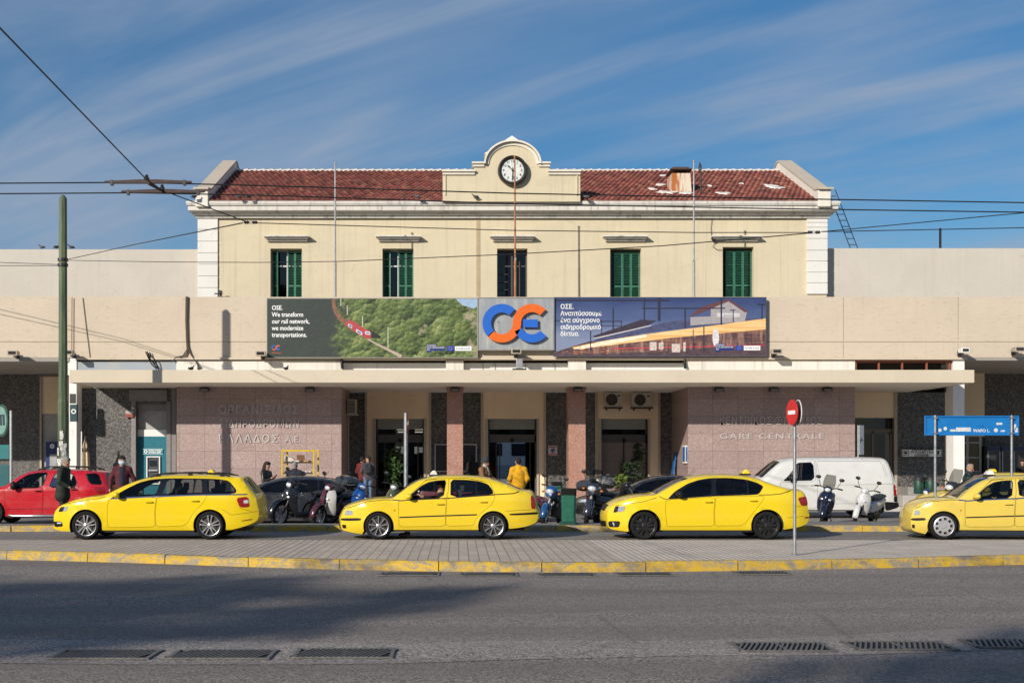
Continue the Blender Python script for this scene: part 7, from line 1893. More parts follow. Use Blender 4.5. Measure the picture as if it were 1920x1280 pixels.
# luggage sign on the granite
GYs = 34.1; ls = thing('luggage_sign', 'grey luggage sign lettered ΑΠΟΣΚΕΥΕΣ LUGGAGE on the dark granite', 'sign', at(1690, 857, GYs)); lw_, lh_ = (1768-1690)*GYs/F, (857-841)*GYs/F
mb = MB(); mb.box(0, lw_, 0, .08, 0, lh_); mb.build('sign_plate', plain('sign_grey', (.86,.83,.77), .5), ls); LK = lw_/78
mb = MB()
for a in ((0,lw_,-.012,-.001,0,.03),(0,lw_,-.012,-.001,lh_-.03,lh_),(0,.03,-.012,-.001,.031,lh_-.031),(lw_-.03,lw_,-.012,-.001,.031,lh_-.031)): mb.box(*a)
for x in (2.5, 64): 
    for a in ((x*LK,x*LK+.02),((x+11)*LK,(x+11)*LK+.02)): mb.box(a[0],a[1],-.012,-.001,.08,lh_-.08)
    mb.box(x*LK+.021,(x+11)*LK-.001,-.012,-.001,.08,.10); mb.box(x*LK+.021,(x+11)*LK-.001,-.012,-.001,lh_-.10,lh_-.08)
mb.box(5*LK,11*LK,-.010,-.001,.15,.24); mb.box(7*LK,9*LK,-.010,-.001,.245,.265); mb.box(67*LK,71*LK,-.010,-.001,.13,.28); mb.build('sign_border', INK, ls)
m_ = text_mb("ΑΠΟΣΚΕΥΕΣ", .2, .006, 0, 1, 'LEFT', 42*LK); shift(m_, (18*LK,-.006,lh_*.52)); m_.build('sign_text', INK, ls)
m_ = text_mb("LUGGAGE", .16, .005, 0, 1, 'LEFT', 26*LK); shift(m_, (25*LK,-.006,lh_*.14)); m_.build('sign_text', INK, ls)
# notice on the granite, framed notice board, poster cases
nt_ = thing('notice', 'small white notice with red lettering and round emblem on dark granite', 'notice', at(1028, 853, 34.15)); nw, nh = 17*34.15/F, 18*34.15/F
mb = MB(); mb.box(0,nw,0,.03,0,nh); mb.build('sheet', plain('paper_pinkish', (.55,.47,.46), .6), nt_); mb = MB(); mb.lathe([(.05,-.004),(.09,-.004)], (nw/2,0,nh*.5), 'y', 18); mb.sphere((nw/2,-.003,nh*.5), .04, (1,.1,1)); mb.build('emblem', NAVYINK, nt_, fix=True)
m_ = text_mb("ΠΡΟΣΟΧΗ", .07, .006, 0, 1, 'LEFT', nw*.86); shift(m_, (nw*.07,-.004,nh*.80)); m_.build('notice_text', REDINK, nt_); m_ = text_mb("ATTENTION", .07, .006, 0, 1, 'LEFT', nw*.86); shift(m_, (nw*.07,-.004,nh*.07)); m_.build('notice_text', REDINK, nt_)
nb = thing('notice_board', 'black notice board in a thin white frame behind the pillar', 'notice board', at(815, 884, 34.1)); bw_, bh_ = 79*34.1/F, 52*34.1/F
mb = MB(); mb.box(0,bw_,0,.05,0,bh_); mb.build('board', plain('board_black', (.018,.019,.024), .35), nb); mb = MB()
for a in ((0,bw_,-.03,-.001,0,.045),(0,bw_,-.03,-.001,bh_-.045,bh_),(0,.045,-.03,-.001,.046,bh_-.046),(bw_-.045,bw_,-.03,-.001,.046,bh_-.046)): mb.box(*a)
mb.build('frame', plain('frame_white', (.45,.45,.46), .5), nb)
pc = thing('poster_case', 'small white poster case with blue poster on the corner of the right granite block', 'poster', at(1279, 868, 31.9)); q = Vector((px(1290,31.75), Q*31.75+.1, pz(868,31.9))); pc.location = q
mb = MB(); mb.box(-.09,-.002,.05,.75,0,.74); mb.build('case', WHITEPAINT, pc, bev=.01); mb = MB(); mb.box(-.095,-.0905,.12,.68,.06,.68); mb.box(-.075,-.015,.045,.0495,.06,.68); mb.build('poster', plain('poster_blue', (.02,.12,.34), .4, var=.6, scale=6), pc)
tp_ = thing('leaning_poster', 'blue poster board leaning in the shade beside the right granite block', 'poster', at(1268, 882, 33.4)); mb = MB(); mb.obox((-.1,0,.3), (.05,.5,1.0), (0,R(8),0)); mb.build('board', plain('poster_blue', (.02,.12,.34), .4, var=.6, scale=6), tp_); mb = MB(); mb.obox((-.1,0,-.25), (.10,.54,.08), (0,R(8),0)); mb.build('foot', WHITEPAINT, tp_)
# cash machines
am = thing('cash_machine', 'teal bank panel with white-framed cash machine left of the granite wall', 'cash machine', at(256, 893, 32.40)); AW, AK = 58*32.4/F, 32.4/F
zb_ = am.location.z-.16; TEAL = plain('bank_teal', (.006,.14,.19), .4)
mb = MB(); mb.box(.0, AW, 0, .06, -zb_, 75*AK); mb.build('panel', TEAL, am); mb = MB(); mb.box(.0, AW, .01, .06, 75.2*AK, 88*AK); mb.build('upper_panel', WHITEPAINT, am)
def AA(x, y): return ((x-256)*AK, (893-y)*AK)
a, b = AA(275, 893), AA(301, 855); mb = MB(); w_ = .05
for r_ in ((a[0],b[0],b[1]-w_,b[1]),(a[0],a[0]+w_,-zb_+.6,b[1]-w_-.001),(b[0]-w_,b[0],-zb_+.6,b[1]-w_-.001),(a[0]+w_+.001,b[0]-w_-.001,-zb_+.6,-zb_+.66)): mb.box(r_[0], r_[1], -.08, -.001, r_[2], r_[3])
mb.build('machine_frame', WHITEPAINT, am, bev=.008)
mb = MB(); mb.box(a[0]+w_, b[0]-w_, -.02, -.002, -zb_+.66, b[1]-w_); mb.build('machine_face', plain('machine_dark', (.05,.05,.055), .4), am); mb = MB(); mb.box(a[0]+.12, b[0]-.14, -.03, -.021, b[1]-.42, b[1]-.18); mb.build('screen', plain('screen_dark', (.02,.03,.04), .1), am)
mb = MB(); mb.box(a[0]+.1, b[0]-.1, -.12, -.021, b[1]-.62, b[1]-.56); mb.build('keypad_shelf', STEEL, am)
c1_, c2_ = AA(268, 851), AA(306, 841); mb = MB(); mb.box(c1_[0], c2_[0], -.03, -.001, c1_[1], c2_[1]); bp_ = mb.build('name_plate', plain('bank_plate', (.01,.19,.24), .4), am)
mb = MB()
for q_ in ((c1_[0],c2_[0],c1_[1],c1_[1]+.015),(c1_[0],c2_[0],c2_[1]-.015,c2_[1])): mb.box(q_[0],q_[1],-.036,-.031,q_[2],q_[3])
mb.build('plate_edge', INKW, bp_)
m_ = text_mb("ΕΘΝΙΚΗ ΤΡΑΠΕΖΑ\nNATIONAL BANK", .08, .004, 0, 1, 'LEFT', 25*AK, 1.0); shift(m_, (c1_[0]+11*AK,-.033,c1_[1]+5.6*AK)); m_.build('plate_text', INKW, bp_)
mb = MB(); mb.lathe([(.04,-.033),(.075,-.033)], (c1_[0]+5.5*AK,0,(c1_[1]+c2_[1])/2), 'y', 16); mb.build('plate_emblem', INKW, bp_, fix=True)
a2 = thing('cash_machine', 'dark blue cash machine in the shaded bay behind the green pole', 'cash machine', (px(88,36.3), Q*36.2, .16)); mb = MB(); K2 = 36.2/F
mb.box(0, 24*K2, 0, .24, 0, pz(828,36.2)-.16); mb.build('cabinet', plain('bank_navy', (.006,.022,.13), .4), a2); mb = MB(); mb.box(8*K2, 22*K2, -.06, -.001, .8, pz(851,36.2)-.16); mb.build('machine_front', plain('machine_grey', (.30,.31,.31), .5), a2); mb = MB(); mb.box(14*K2, 21*K2, -.07, -.061, 1.45, 1.75); mb.build('screen', plain('screen_pale', (.38,.38,.42), .2), a2)
mb = MB(); mb.lathe([(.04,-.004),(.11,-.004)], (12*K2,0,pz(836,36.2)-.16), 'y', 12); mb.build('emblem', INKW, a2, fix=True)
sa_ = thing('alarm_box', 'small alarm box with round lamp on the granite above the bank bay', 'alarm box', at(236, 782, 32.2)); mb = MB(); mb.box(0,.33,-.1,0,0,.14); mb.build('box', plain('alarm_red', (.25,.05,.03), .5), sa_); mb = MB(); mb.box(0,.33,-.08,0,.141,.28); mb.sphere((.33,-.1,.40), .09); mb.build('lamp', plain('alarm_grey', (.38,.36,.34), .5), sa_)
bs2 = thing('bank_sign', 'dark teal hanging bank sign with round emblem behind the green pole', 'sign', at(131, 790, 31.55)); K3 = 31.55/F; mb = MB(); mb.box(0, 13*K3, 0, .15, 0, 32*K3); mb.build('sign_body', plain('bank_sign_teal', (.012,.05,.06), .4), bs2); mb = MB(); mb.lathe([(.06,-.004),(.10,-.004)], (7*K3,0,19*K3), 'y', 18); mb.build('emblem', INKW, bs2, fix=True)
mb = MB(); mb.box(.0,.22,-.02,.1,34*K3,52*K3); mb.build('lamp_housing', DARKMETAL, bs2)
# folded beige parasol
pr = thing('parasol', 'folded beige parasol leaning against the dark granite left of the bank bay', 'parasol', (px(161,31.5), Q*31.45, .16)); mb = MB(); rings = []
for zz, r_ in ((.35,.14),(.8,.20),(1.5,.19),(2.0,.15),(2.25,.10),(2.45,.03)):
    rings.append([(r_*(1 if i % 2 == 0 else .62)*math.cos(2*math.pi*i/16), r_*(1 if i % 2 == 0 else .62)*math.sin(2*math.pi*i/16), zz) for i in range(16)])
mb.loft(rings); mb.build('folded_canopy', cloth('beige_canvas', (.52,.40,.25)), pr); mb = MB(); mb.tube([(0,0,0),(0,0,2.6)], .025, 8); mb.lathe([(.25,0),(.25,.06),(.05,.1)], (0,0,0), 'z', 16); mb.build('parasol_pole', plain('wood_pole', (.35,.25,.15), .6), pr)
mb = MB(); mb.lathe([(.17,1.98),(.19,2.05),(.17,2.12)], (0,0,0), 'z', 14); mb.build('tie', plain('tie_dark', (.10,.07,.04), .7), pr)
wr = cable([(px(152,31.3),Q*31.3,.16),(px(152,31.3),Q*31.3+.08,2.95)], .03, 'white broom handle standing beside the folded parasol', WHITEPAINT, 'pole', 'pole')
# yellow bread-roll rack
RY_ = 25.6; rk = thing('vendor_rack', 'yellow framed glass cart of bread rolls in front of the granite wall', 'vendor cart', (px(527,RY_), Q*RY_, .0)); rw = 63*RY_/F; zt_ = pz(846,RY_); YP = plain('yellow_rack_paint', (.62,.40,.02), .45)
mb = MB()
for (x_, y_) in ((0,0),(rw-.06,0),(.10,.55),(rw+.03,.55)): mb.box(x_, x_+.055, y_, y_+.055, .3, zt_)
mb.box(0, rw, .0, .055, zt_-.001, zt_+.055); mb.box(.1, rw+.08, .55, .605, zt_-.001, zt_+.05); mb.box(0,.055,.056,.6,zt_,zt_+.05); mb.build('rack_frame', YP, rk)
for y_ in (866, 886):
    mb = MB(); zz = pz(y_,RY_); mb.box(.056, rw-.06, .0, .56, zz-.04, zz); mb.build('shelf', plain('shelf_dark', (.05,.045,.04), .5), rk)
mb = MB(); mb.box(.05, rw+.05, .0, .6, .35, .95); mb.build('cart_body', YP, rk); 
for s_ in (.25, rw-.25):
    mb = MB(); mb.lathe([(.10,-.03),(.2,-.03),(.2,.03),(.10,.03)], (s_,.3,.2), 'y', 20); mb.build('wheel', RUBBER, rk)
rng = random.Random(4)
for q_, (y_, n_) in enumerate(((866, 13), (886, 9))):
    for i in range(n_):
        ro = thing('bread_roll', 'small bread roll on the %s shelf of the yellow cart' % ('upper' if q_ == 0 else 'lower'), 'bread', (rk.location.x+.16+(rw-.35)*i/max(1,n_-1)+rng.uniform(-.02,.02), Q*RY_+rng.uniform(.1,.4), pz(y_,RY_)+.03), (0,0,rng.uniform(0,3)), group='bread rolls on the yellow cart, %s shelf' % ('upper' if q_ == 0 else 'lower')); mb = MB(); mb.sphere((0,0,0), .06, (1.4,.9,.62), 10, 7); mb.build('crust', plain('bread_crust', (.42,.22,.08) if rng.random() < .6 else (.62,.55,.45), .7), ro, smooth=60)
bx_ = thing('paper_bag', 'brown paper bag on the upper shelf of the yellow cart', 'bag', (rk.location.x+.62, Q*RY_+.3, pz(866,RY_)+.001)); mb = MB(); mb.obox((0,0,.12),(.28,.2,.24),(0,0,.2),.85); mb.build('bag', plain('brown_paper', (.20,.10,.05), .8), bx_); wp2 = thing('wrapping_paper', 'crumpled white wrapping paper on the upper shelf of the yellow cart', 'paper', (rk.location.x+.30, Q*RY_+.3, pz(866,RY_)+.001)); mb = MB(); mb.loft([[(-.2,-.1,.0),(.2,-.1,0),(.2,.1,0),(-.2,.1,0)],[(-.22,-.08,.22),(.05,-.1,.12),(.1,.1,.10),(-.2,.1,.2)]]); mb.build('sheet', plain('white_paper', (.62,.58,.5), .8), wp2)

# ---- bins
GB = plain('bin_green', (.012,.115,.072), .5, var=.2)
def bin_(x, Y, z, label, k=1.0):
    root = thing('litter_bin', label, 'bin', (px(x,Y), Q*Y, z), group='green litter bins'); root.scale = (k*.84,k*.84,k*1.06); mb = MB()
    def oct_(w, d, zz, c=.06): return [(-w+c,-d,zz),(w-c,-d,zz),(w,-d+c,zz),(w,d-c,zz),(w-c,d,zz),(-w+c,d,zz),(-w,d-c,zz),(-w,-d+c,zz)]
    mb.loft([oct_(.20,.20,.07),oct_(.215,.215,.80)], cap=False); mb.add(oct_(.20,.20,.071), [tuple(range(8))]); mb.build('bin_body', GB, root)
    mb = MB(); mb.loft([oct_(.27,.27,0,.08),oct_(.26,.26,.04,.08),oct_(.21,.21,.075,.06)]); mb.build('base', plain('bin_base', (.010,.06,.042), .6), root)
    mb = MB(); rings = []
    for zz, w in ((.70,.222),(.79,.232),(.845,.235),(.85,.20),(.66,.17)): rings.append([(p_[0]+random.uniform(-.008,.008), p_[1]+random.uniform(-.008,.008), zz+(random.uniform(-.03,.02) if zz == .70 else 0)) for p_ in oct_(w,w,zz)])
    mb.loft(rings, cap=False); mb.add([(p_[0],p_[1],.66) for p_ in oct_(.17,.17,.66)], [tuple(range(8))]); mb.build('bin_liner', plain('bin_bag', (.010,.010,.011), .3, var=.3, scale=30), root, smooth=30)
    for s in (-1, 1):
        mb = MB(); mb.box(-.12,.12,s*.212-.004,s*.212+.004,.18,.62); mb.build('raised_panel', GB, root, bev=.003)
    return root
bin_(1066, 19.22, .146, 'green eight-sided litter bin with black liner on the kerb strip'); bin_(1044, 26.9, .16, 'second green bin farther back on the station pavement', .95)
for x, lab in ((1723,'left one of two round green bins by the granite plinth'),(1745,'right one of two round green bins by the granite plinth')):
    root = thing('round_bin', lab, 'bin', (px(x,27.2), Q*27.2, .16), group='round green bins'); mb = MB(); mb.lathe([(.0,.42),(.15,.42),(.175,.46),(.18,.86),(.17,.88),(.15,.86),(.14,.5)], (0,0,0), 'z', 20); mb.build('bin_body', plain('bin_dark_green', (.012,.055,.035), .5), root, smooth=40)
    mb = MB(); mb.lathe([(.19,.9),(.19,1.0),(.13,1.06),(0,1.07)], (0,0,0), 'z', 20); mb.build('lid', DARKMETAL, root, smooth=40); mb = MB(); mb.tube([((1734-x)*27.2/F,.02,0),((1734-x)*27.2/F,.02,1.15)], .025, 8); mb.box(min(0,(1734-x)*27.2/F), max(0,(1734-x)*27.2/F), -.02,.06,.7,.74); mb.build('stand', GB, root)
sb = thing('stone_block', 'low pale stone block on the pavement beside the round green bins', 'stone block', (px(1712,26.8), Q*26.8, .16)); mb = MB(); mb.box(-.35,.75,0,.5,0,.38); mb.build('block', plaster('pale_stone', (.44,.40,.36), .3), sb, bev=.02)

# ---- ticket machines on the right
for x0, x1, lab in ((1852,1876,'ticket machine with dark blue header nearest the glazed screen'),(1879,1898,'narrow ticket machine between two others at the right wall'),(1901,1930,'ticket machine cut by the right picture edge')):
    Yt = 36.1; root = thing('ticket_machine', lab, 'ticket machine', (px(x0,Yt), Q*Yt, .16), group='ticket machines'); w = (x1-x0)*Yt/F; h_ = pz(836,Yt)-.16
    mb = MB(); mb.box(0,w,.05,.49,0,h_); mb.build('cabinet', plain('machine_casing', (.17,.165,.16), .5), root); mb = MB(); mb.box(.02,w-.02,.0,.049,h_-.22,h_-.03); mb.build('header', plain('machine_header', (.012,.022,.09), .4), root)
    mb = MB(); mb.box(.06,w-.06,.02,.049,.5,h_-.26); mb.build('front', plain('machine_front_dark', (.03,.03,.032), .25), root); mb = MB(); mb.box(.0,.05,.01,.049,.1,h_-.24); mb.box(w-.05,w,.01,.049,.1,h_-.24); mb.build('edge_strip', STEEL, root)

# ---- drain grates
GR = plain('cast_iron', (.15,.14,.13), .6, .25, .35, 20)
def grate(x0, x1, yt, yb, label, z=.006, bars=15, sunk=False):
    a, b, c, d = (Vector(gp(*p)) for p in ((x0,yb),(x1,yb),(x1,yt),(x0,yt)))
    cx = (a+b+c+d)/4; Y = cx.y; w = (x1-x0)*Y/Q/F; dp = min(abs(c.y-b.y), .5); root = thing('drain_grate', label, 'drain grate', (cx.x, Y, z), group='drain grates in the road')
    mb = MB(); t = .035; mb.box(-w/2-t, w/2+t, -dp/2-t, -dp/2, -.0, .012); mb.box(-w/2-t, w/2+t, dp/2, dp/2+t, 0, .012); mb.box(-w/2-t,-w/2,-dp/2,dp/2,0,.012); mb.box(w/2,w/2+t,-dp/2,dp/2,0,.012); mb.build('grate_frame', GR, root)
    mb = MB(); mb.add([(-w/2,-dp/2,.001),(w/2,-dp/2,.001),(w/2,dp/2,.001),(-w/2,dp/2,.001)], [(0,1,2,3)]); mb.build('pit', plain('pit_black', (.004,.004,.004), .9), root)
    for i in range(bars):
        mb = MB(); x = -w/2+w*(i+.5)/bars; mb.obox((x+(.0), 0, .007), (w/bars*.42, dp*1.02, .012), (0,0,R(-18))); mb.build('bar', GR, root)
    mb = MB(); mb.box(-.015,.015,-dp/2,dp/2,.001,.008); mb.build('cross_bar', GR, root); return root
for x0, x1, yt, yb, lab in ((716,820,1073.5,1079.5,'drain grate at the kerb below the front of the open-windowed taxi'),(866,966,1074.5,1080.5,'drain grate at the kerb below the tail of the open-windowed taxi'),(1012,1112,1075,1081,'drain grate at the kerb below the green bin'),(1160,1255,1074,1080,'drain grate at the kerb below the saloon taxi front'),(1382,1474,1071.5,1077.5,'drain grate at the kerb left of the no-entry post')):
    grate(x0, x1, yt, yb, lab)
for x0, x1, yt, yb, lab in ((112,285,1221,1236,'large road grate nearest the left picture corner'),(330,506,1221,1236,'large road grate, middle one of the left three'),(560,732,1218,1235,'large road grate with pale concrete lip, right one of the left three'),(1384,1548,1205,1224,'large sunlit road grate below the no-entry post'),(1598,1772,1203,1221,'large road grate right of the sunlit one'),(1822,2000,1200,1216,'large road grate cut by the right picture edge')):
    grate(x0, x1, yt, yb, lab, .008, 17)

# ---- pigeons
PG = plain('pigeon_grey', (.075,.078,.088), .6, var=.35, scale=30); PGD = plain('pigeon_dark', (.022,.022,.026), .6)
def make_pigeon(label, p, yaw):
    root = thing('pigeon', label, 'bird', p, (0,0,yaw), 'pigeons on the ledges'); mb = MB()
    prof = [(-.20,.010,.07),(-.15,.022,.075),(-.09,.05,.085),(-.02,.068,.10),(.05,.062,.115),(.09,.042,.145),(.11,.032,.175),(.125,.034,.20),(.145,.028,.21),(.163,.010,.207)]
    rings = [[(x, r_*math.cos(2*math.pi*i/10)*.9, z+r_*math.sin(2*math.pi*i/10)) for i in range(10)] for x, r_, z in prof]
    mb.loft(rings); mb.build('body', PG, root, smooth=60)
    mb = MB(); mb.tube([(.160,0,.207),(.187,0,.200)], [.008,.002], 6); mb.build('beak', PGD, root)
    for s in (-1, 1): mb = MB(); mb.sphere((-.04,s*.058,.105), .07, (1.6,.22,.62), 10, 6, (0,R(8),0)); mb.build('wing', PGD if s < 0 else PG, root, smooth=60)
    for s in (-1, 1): mb = MB(); mb.tube([(.01,s*.022,.045),(.015,s*.024,.005),(.045,s*.026,.004)], .006, 5); mb.build('leg', plain('pigeon_leg', (.25,.07,.06), .6), root)
    return root
zcor = zt+.335; first = None
for x, y, Y, yw, lab in ((782,0,34.0,160,'pigeon on the cornice near the clock gable, facing left'),(891,0,34.0,190,'pigeon on the cornice directly left below the clock'),(365,0,34.0,20,'pigeon at the left end of the cornice'),(446,0,34.0,200,'pigeon on the cornice in front of the left tiles'),(467,0,34.0,30,'pigeon on the cornice beside another above the left quoin'),
    (78,467,35.0,170,'lone pigeon on the left wing roof edge'),(107,467,35.0,20,'pigeon on the left wing roof edge just left of the pole'),(133,467,35.0,200,'pigeon on the left wing roof edge just right of the pole'),
    (359,692,30.4,60,'pigeon on the canopy below the cable bundle'),(373,692,30.4,120,'dark pigeon on the canopy right beside its neighbour'),(537,692,30.4,70,'pigeon on the canopy below the train banner\'s slogan'),(1098,0,34.0,150,'pigeon on the cornice right of the clock gable')):
    zz = zcor if y == 0 else (pz(467.3,35.0) if y == 467 else 5.302); p = Vector((px(x,Y), Q*Y, zz))
    if first is None: first = make_pigeon(lab, p, R(yw))
    else: dup(first, p, (0,0,R(yw)), lab)

# ---- plants in the right-hand door bay and inside the hall
LEAFD = plain('dark_leaf', (.018,.040,.014), .55, var=.5, scale=9); LEAFY = plain('yellow_green_leaf', (.13,.19,.035), .55, var=.4, scale=9); BARK = plain('bark', (.10,.07,.05), .9, bump=.4)
def leaf_cloud(mb, c, rad, n, size, rng, flat_=.5):
    for _ in range(n):
        while True:
            d = Vector((rng.uniform(-1,1), rng.uniform(-1,1), rng.uniform(-1,1)))
            if .15 < d.length < 1: break
        p = Vector(c) + Vector((d.x*rad[0], d.y*rad[1], d.z*rad[2])); u = Vector((rng.uniform(-1,1), rng.uniform(-1,1), rng.uniform(-.9,.5))).normalized(); v = u.cross(Vector((rng.uniform(-1,1), rng.uniform(-1,1), rng.uniform(-1,1)))).normalized(); s = size*rng.uniform(.6,1.3)
        mb.add([p, p+u*s*.5+v*s*.28, p+u*s, p+u*s*.5-v*s*.28], [(0,1,2,3)])
def potted(label, x, Y, blobs, mat, pot=(.20,.09,.05), z=.16, leaf=.16):
    root = thing('potted_plant', label, 'plant', (px(x,Y), Q*Y, z)); rng = random.Random(int(x)); mb = MB(); mb.lathe([(0,0),(.17,0),(.22,.36),(.24,.36),(.24,.40),(.2,.40),(.19,.33),(0,.33)], (0,0,0), 'z', 18); mb.build('pot', plain('plant_pot', pot, .7), root, smooth=40)
    mb = MB(); mb.tube([(0,0,.3),(.02,0,.8),(blobs[-1][0]*.6,0,blobs[-1][2])], [.03,.025,.012], 7); mb.build('stem', BARK, root)
    mb = MB()
    for (bx, by, bz, r_, n_) in blobs: leaf_cloud(mb, (bx,by,bz), (r_,r_*.8,r_*1.1), n_, leaf, rng)
    mb.build('foliage', mat, root); return root
potted('tall dark leafy plant in front of the closed brown doors', 1192, 33.5, [(.0,0,.9,.35,150),(-.18,0,1.25,.26,110),(.10,0,1.55,.30,130),(.12,0,1.95,.24,90),(.05,0,2.25,.16,50)], LEAFD)
potted('smaller dark plant with paler base left of the tall plant', 1170, 33.3, [(0,0,.95,.26,110),(.03,0,1.25,.22,90),(-.02,0,1.45,.14,40)], LEAFD)
potted('yellow-green spiky plant at the foot of the smaller dark plant', 1163, 32.9, [(0,0,.75,.22,70)], LEAFY, leaf=.22)
potted('tall plant with drooping green leaves inside the left doorway', 735, 33.4, [(0,0,.9,.34,110),(.1,0,1.3,.36,120),(-.05,0,1.7,.34,100),(.12,0,2.0,.2,40)], plain('mid_leaf', (.045,.10,.025), .5, var=.5, scale=9), leaf=.2)

# ---- a train standing at the platform behind the hall
tr = thing('train_coach', 'pale train coach seen through the open station doors', 'train', (px(930,50), Q*50, 0)); mb = MB(); mb.box(-9, 9, 0, 2.6, .6, 3.6); mb.build('coach_body', plain('coach_white', (.72,.73,.72), .4, var=.03), tr, bev=.15)
mb = MB()
for k in range(9): mb.box(-8+k*1.8, -8+k*1.8+1.2, -.012, -.001, 2.1, 2.9)
mb.build('coach_window', plain('coach_glass', (.03,.035,.04), .1), tr); mb = MB(); mb.box(-9, 9, -.014, -.002, .7, 1.5); mb.build('coach_stripe', plain('coach_grey', (.42,.44,.48), .4), tr)
mb = MB()
for k in (-6, 6):
    for s in (-1, 1): mb.lathe([(0,-.05),(.42,-.05),(.45,0),(.45,.08),(0,.08)], (k+s,.4,.45), 'y', 20)
mb.build('coach_wheel', DARKMETAL, tr)

# ---- across the street, behind the camera: apartment blocks and plane trees whose shadows reach the road
def block(label, x0, x1, y0, y1, h, col):
    root = thing('apartment_block', label, 'building', ((x0+x1)/2, Q*y1, 0), group='blocks across the street'); w = x1-x0; mb = MB(); mb.box(-w/2, w/2, y0-y1, 0, 0, h); mb.build('wall', plaster('block_plaster', col, .25), root)
    fl = int(h/3.1); n_ = int(w/3.2)
    for f_ in range(fl):
        mb = MB(); mb.box(-w/2+.5, w/2-.5, .002, 1.1, f_*3.1+2.95, f_*3.1+3.1); mb.box(-w/2+.5, w/2-.5, 1.05, 1.1, f_*3.1+3.1, f_*3.1+3.9); mb.build('balcony', plaster('balcony_plaster', mul(col, .9), .2), root)
        mb = MB()
        for k in range(n_): mb.box(-w/2+k*3.2+.9, -w/2+k*3.2+2.4, .003, .05, f_*3.1+.3, f_*3.1+2.5)
        mb.build('window_row', plain('block_window', (.05,.06,.07), .15), root)
    return root
block('cream apartment block across the street from the station', -62, -40, -34, -20, 15.2, (.50,.45,.38)); block('grey apartment block across the street from the station', -38, -8, -34, -20, 15.8, (.42,.41,.39)); block('white apartment block across the street from the station', -6, 34, -34, -20, 16.5, (.55,.53,.5))
def plane_tree(label, base, clumps, n, leaf, seed):
    root = thing('plane_tree', label, 'tree', (base[0], Q*base[1], base[2]), group='street trees across the road'); rng = random.Random(seed); mb = MB(); top_ = max(c[2] for c in clumps)
    mb.tube([(0,0,-base[2]),(.1,0,top_*.3),(-.1,.1,top_*.55),(0,0,top_*.75)], [.42,.34,.26,.14], 10)
    for c in clumps: mb.tube([(0,0,c[2]*.5),(c[0]*.5,c[1]*.5,c[2]*.78),(c[0],c[1],c[2])], [.16,.1,.04], 7)
    mb.build('trunk', BARK, root, smooth=50); mb = MB()
    for (x, y, z, r_) in clumps: leaf_cloud(mb, (x,y,z), (r_*1.2,r_,r_*.75), int(n*r_*r_), leaf, rng)
    mb.build('crown', plain('plane_leaf', (.055,.085,.025), .6, var=.5, scale=3), root); return root
plane_tree('tall plane tree across the road left of the gap', (-33.5,-15.5,1.5), [(-4.2,0,19.2,2.2),(-2.2,.5,18.2,2.1),(-2.6,-.5,20.9,1.8),(0.2,0,19.0,1.7),(1.8,.3,20.5,1.0),(2.3,0,19.2,.8),(-5.5,.3,17.4,2.0),(-.5,.2,17.0,1.5),(-3.4,0,18.4,2.0),(-5.0,0,20.3,1.8),(-6.6,0,18.9,2.4),(-7.8,0,20.6,2.2),(-1.2,0,20.0,1.2)], 150, .55, 5)
plane_tree('tall plane tree across the road right of the gap', (-19.5,-15.5,3.0), [(-3.0,0,15.6,1.5),(-1.2,.4,16.3,1.8),(.6,-.3,17.1,1.9),(2.6,.2,17.8,2.0),(4.6,0,17.9,2.1),(6.6,.2,17.7,2.2),(1.2,.3,15.4,2.1),(4.2,0,15.6,2.2),(8.2,0,17.6,2.2),(3.4,.1,16.6,2.2),(6.0,.1,16.2,2.4)], 120, .55, 9)
# every separate piece of a part becomes a part of its own
def split_islands(o):
    me = o.data; n = len(me.vertices); par = list(range(n))
    def find(a):
        while par[a] != a: par[a] = par[par[a]]; a = par[a]
        return a
    for e in me.edges:
        a, b = find(e.vertices[0]), find(e.vertices[1])
        if a != b: par[a] = b
    groups = {}
    for p in me.polygons: groups.setdefault(find(p.vertices[0]), []).append(p)
    if len(groups) < 2: return
    for g, polys in groups.items():
        used = sorted({v for p in polys for v in p.vertices}); mp = {v: i for i, v in enumerate(used)}
        m2_ = bpy.data.meshes.new(o.name.split('.')[0]); m2_.from_pydata([me.vertices[v].co[:] for v in used], [], [[mp[v] for v in p.vertices] for p in polys])
        for m in me.materials: m2_.materials.append(m)
        m2_.polygons.foreach_set('material_index', [p.material_index for p in polys]); m2_.polygons.foreach_set('use_smooth', [p.use_smooth for p in polys])
        c = o.copy(); c.data = m2_; COL.objects.link(c); c.name = o.name.split('.')[0]
    bpy.data.objects.remove(o)
SPLIT = {'granite_block','window_trim','band_pier','granite_panel','jamb_strip','door_surround','mortar_patch','gable_parapet','gable_coping','gable_pilaster','parapet_soffit','band_panel','panel_joint','door_leaf','bay_frame','lintel_panel','ceiling_light','lit_board','handle','door_rail','wing_wall','letter','sticker','gable_moulding','wire_mesh','window_row','printed_mast','printed_gantry','printed_lit_window','printed_platform_lights','printed_engine_panel','printed_engine_window','coach_window','coach_wheel','cable_tail','stand_off','rung','printed_wagons'}
for o in [o for o in bpy.data.objects if o.type == 'MESH' and o.name.split('.')[0] in SPLIT and o.parent is not None]: split_islands(o)
CLOUD_K, CLOUD_COL, SKY_SAT, SKY_STRENGTH, SUN_STRENGTH, EXPOSURE = .84, (4.4,5.0,6.0), 1.42, .084, 4.75, .0
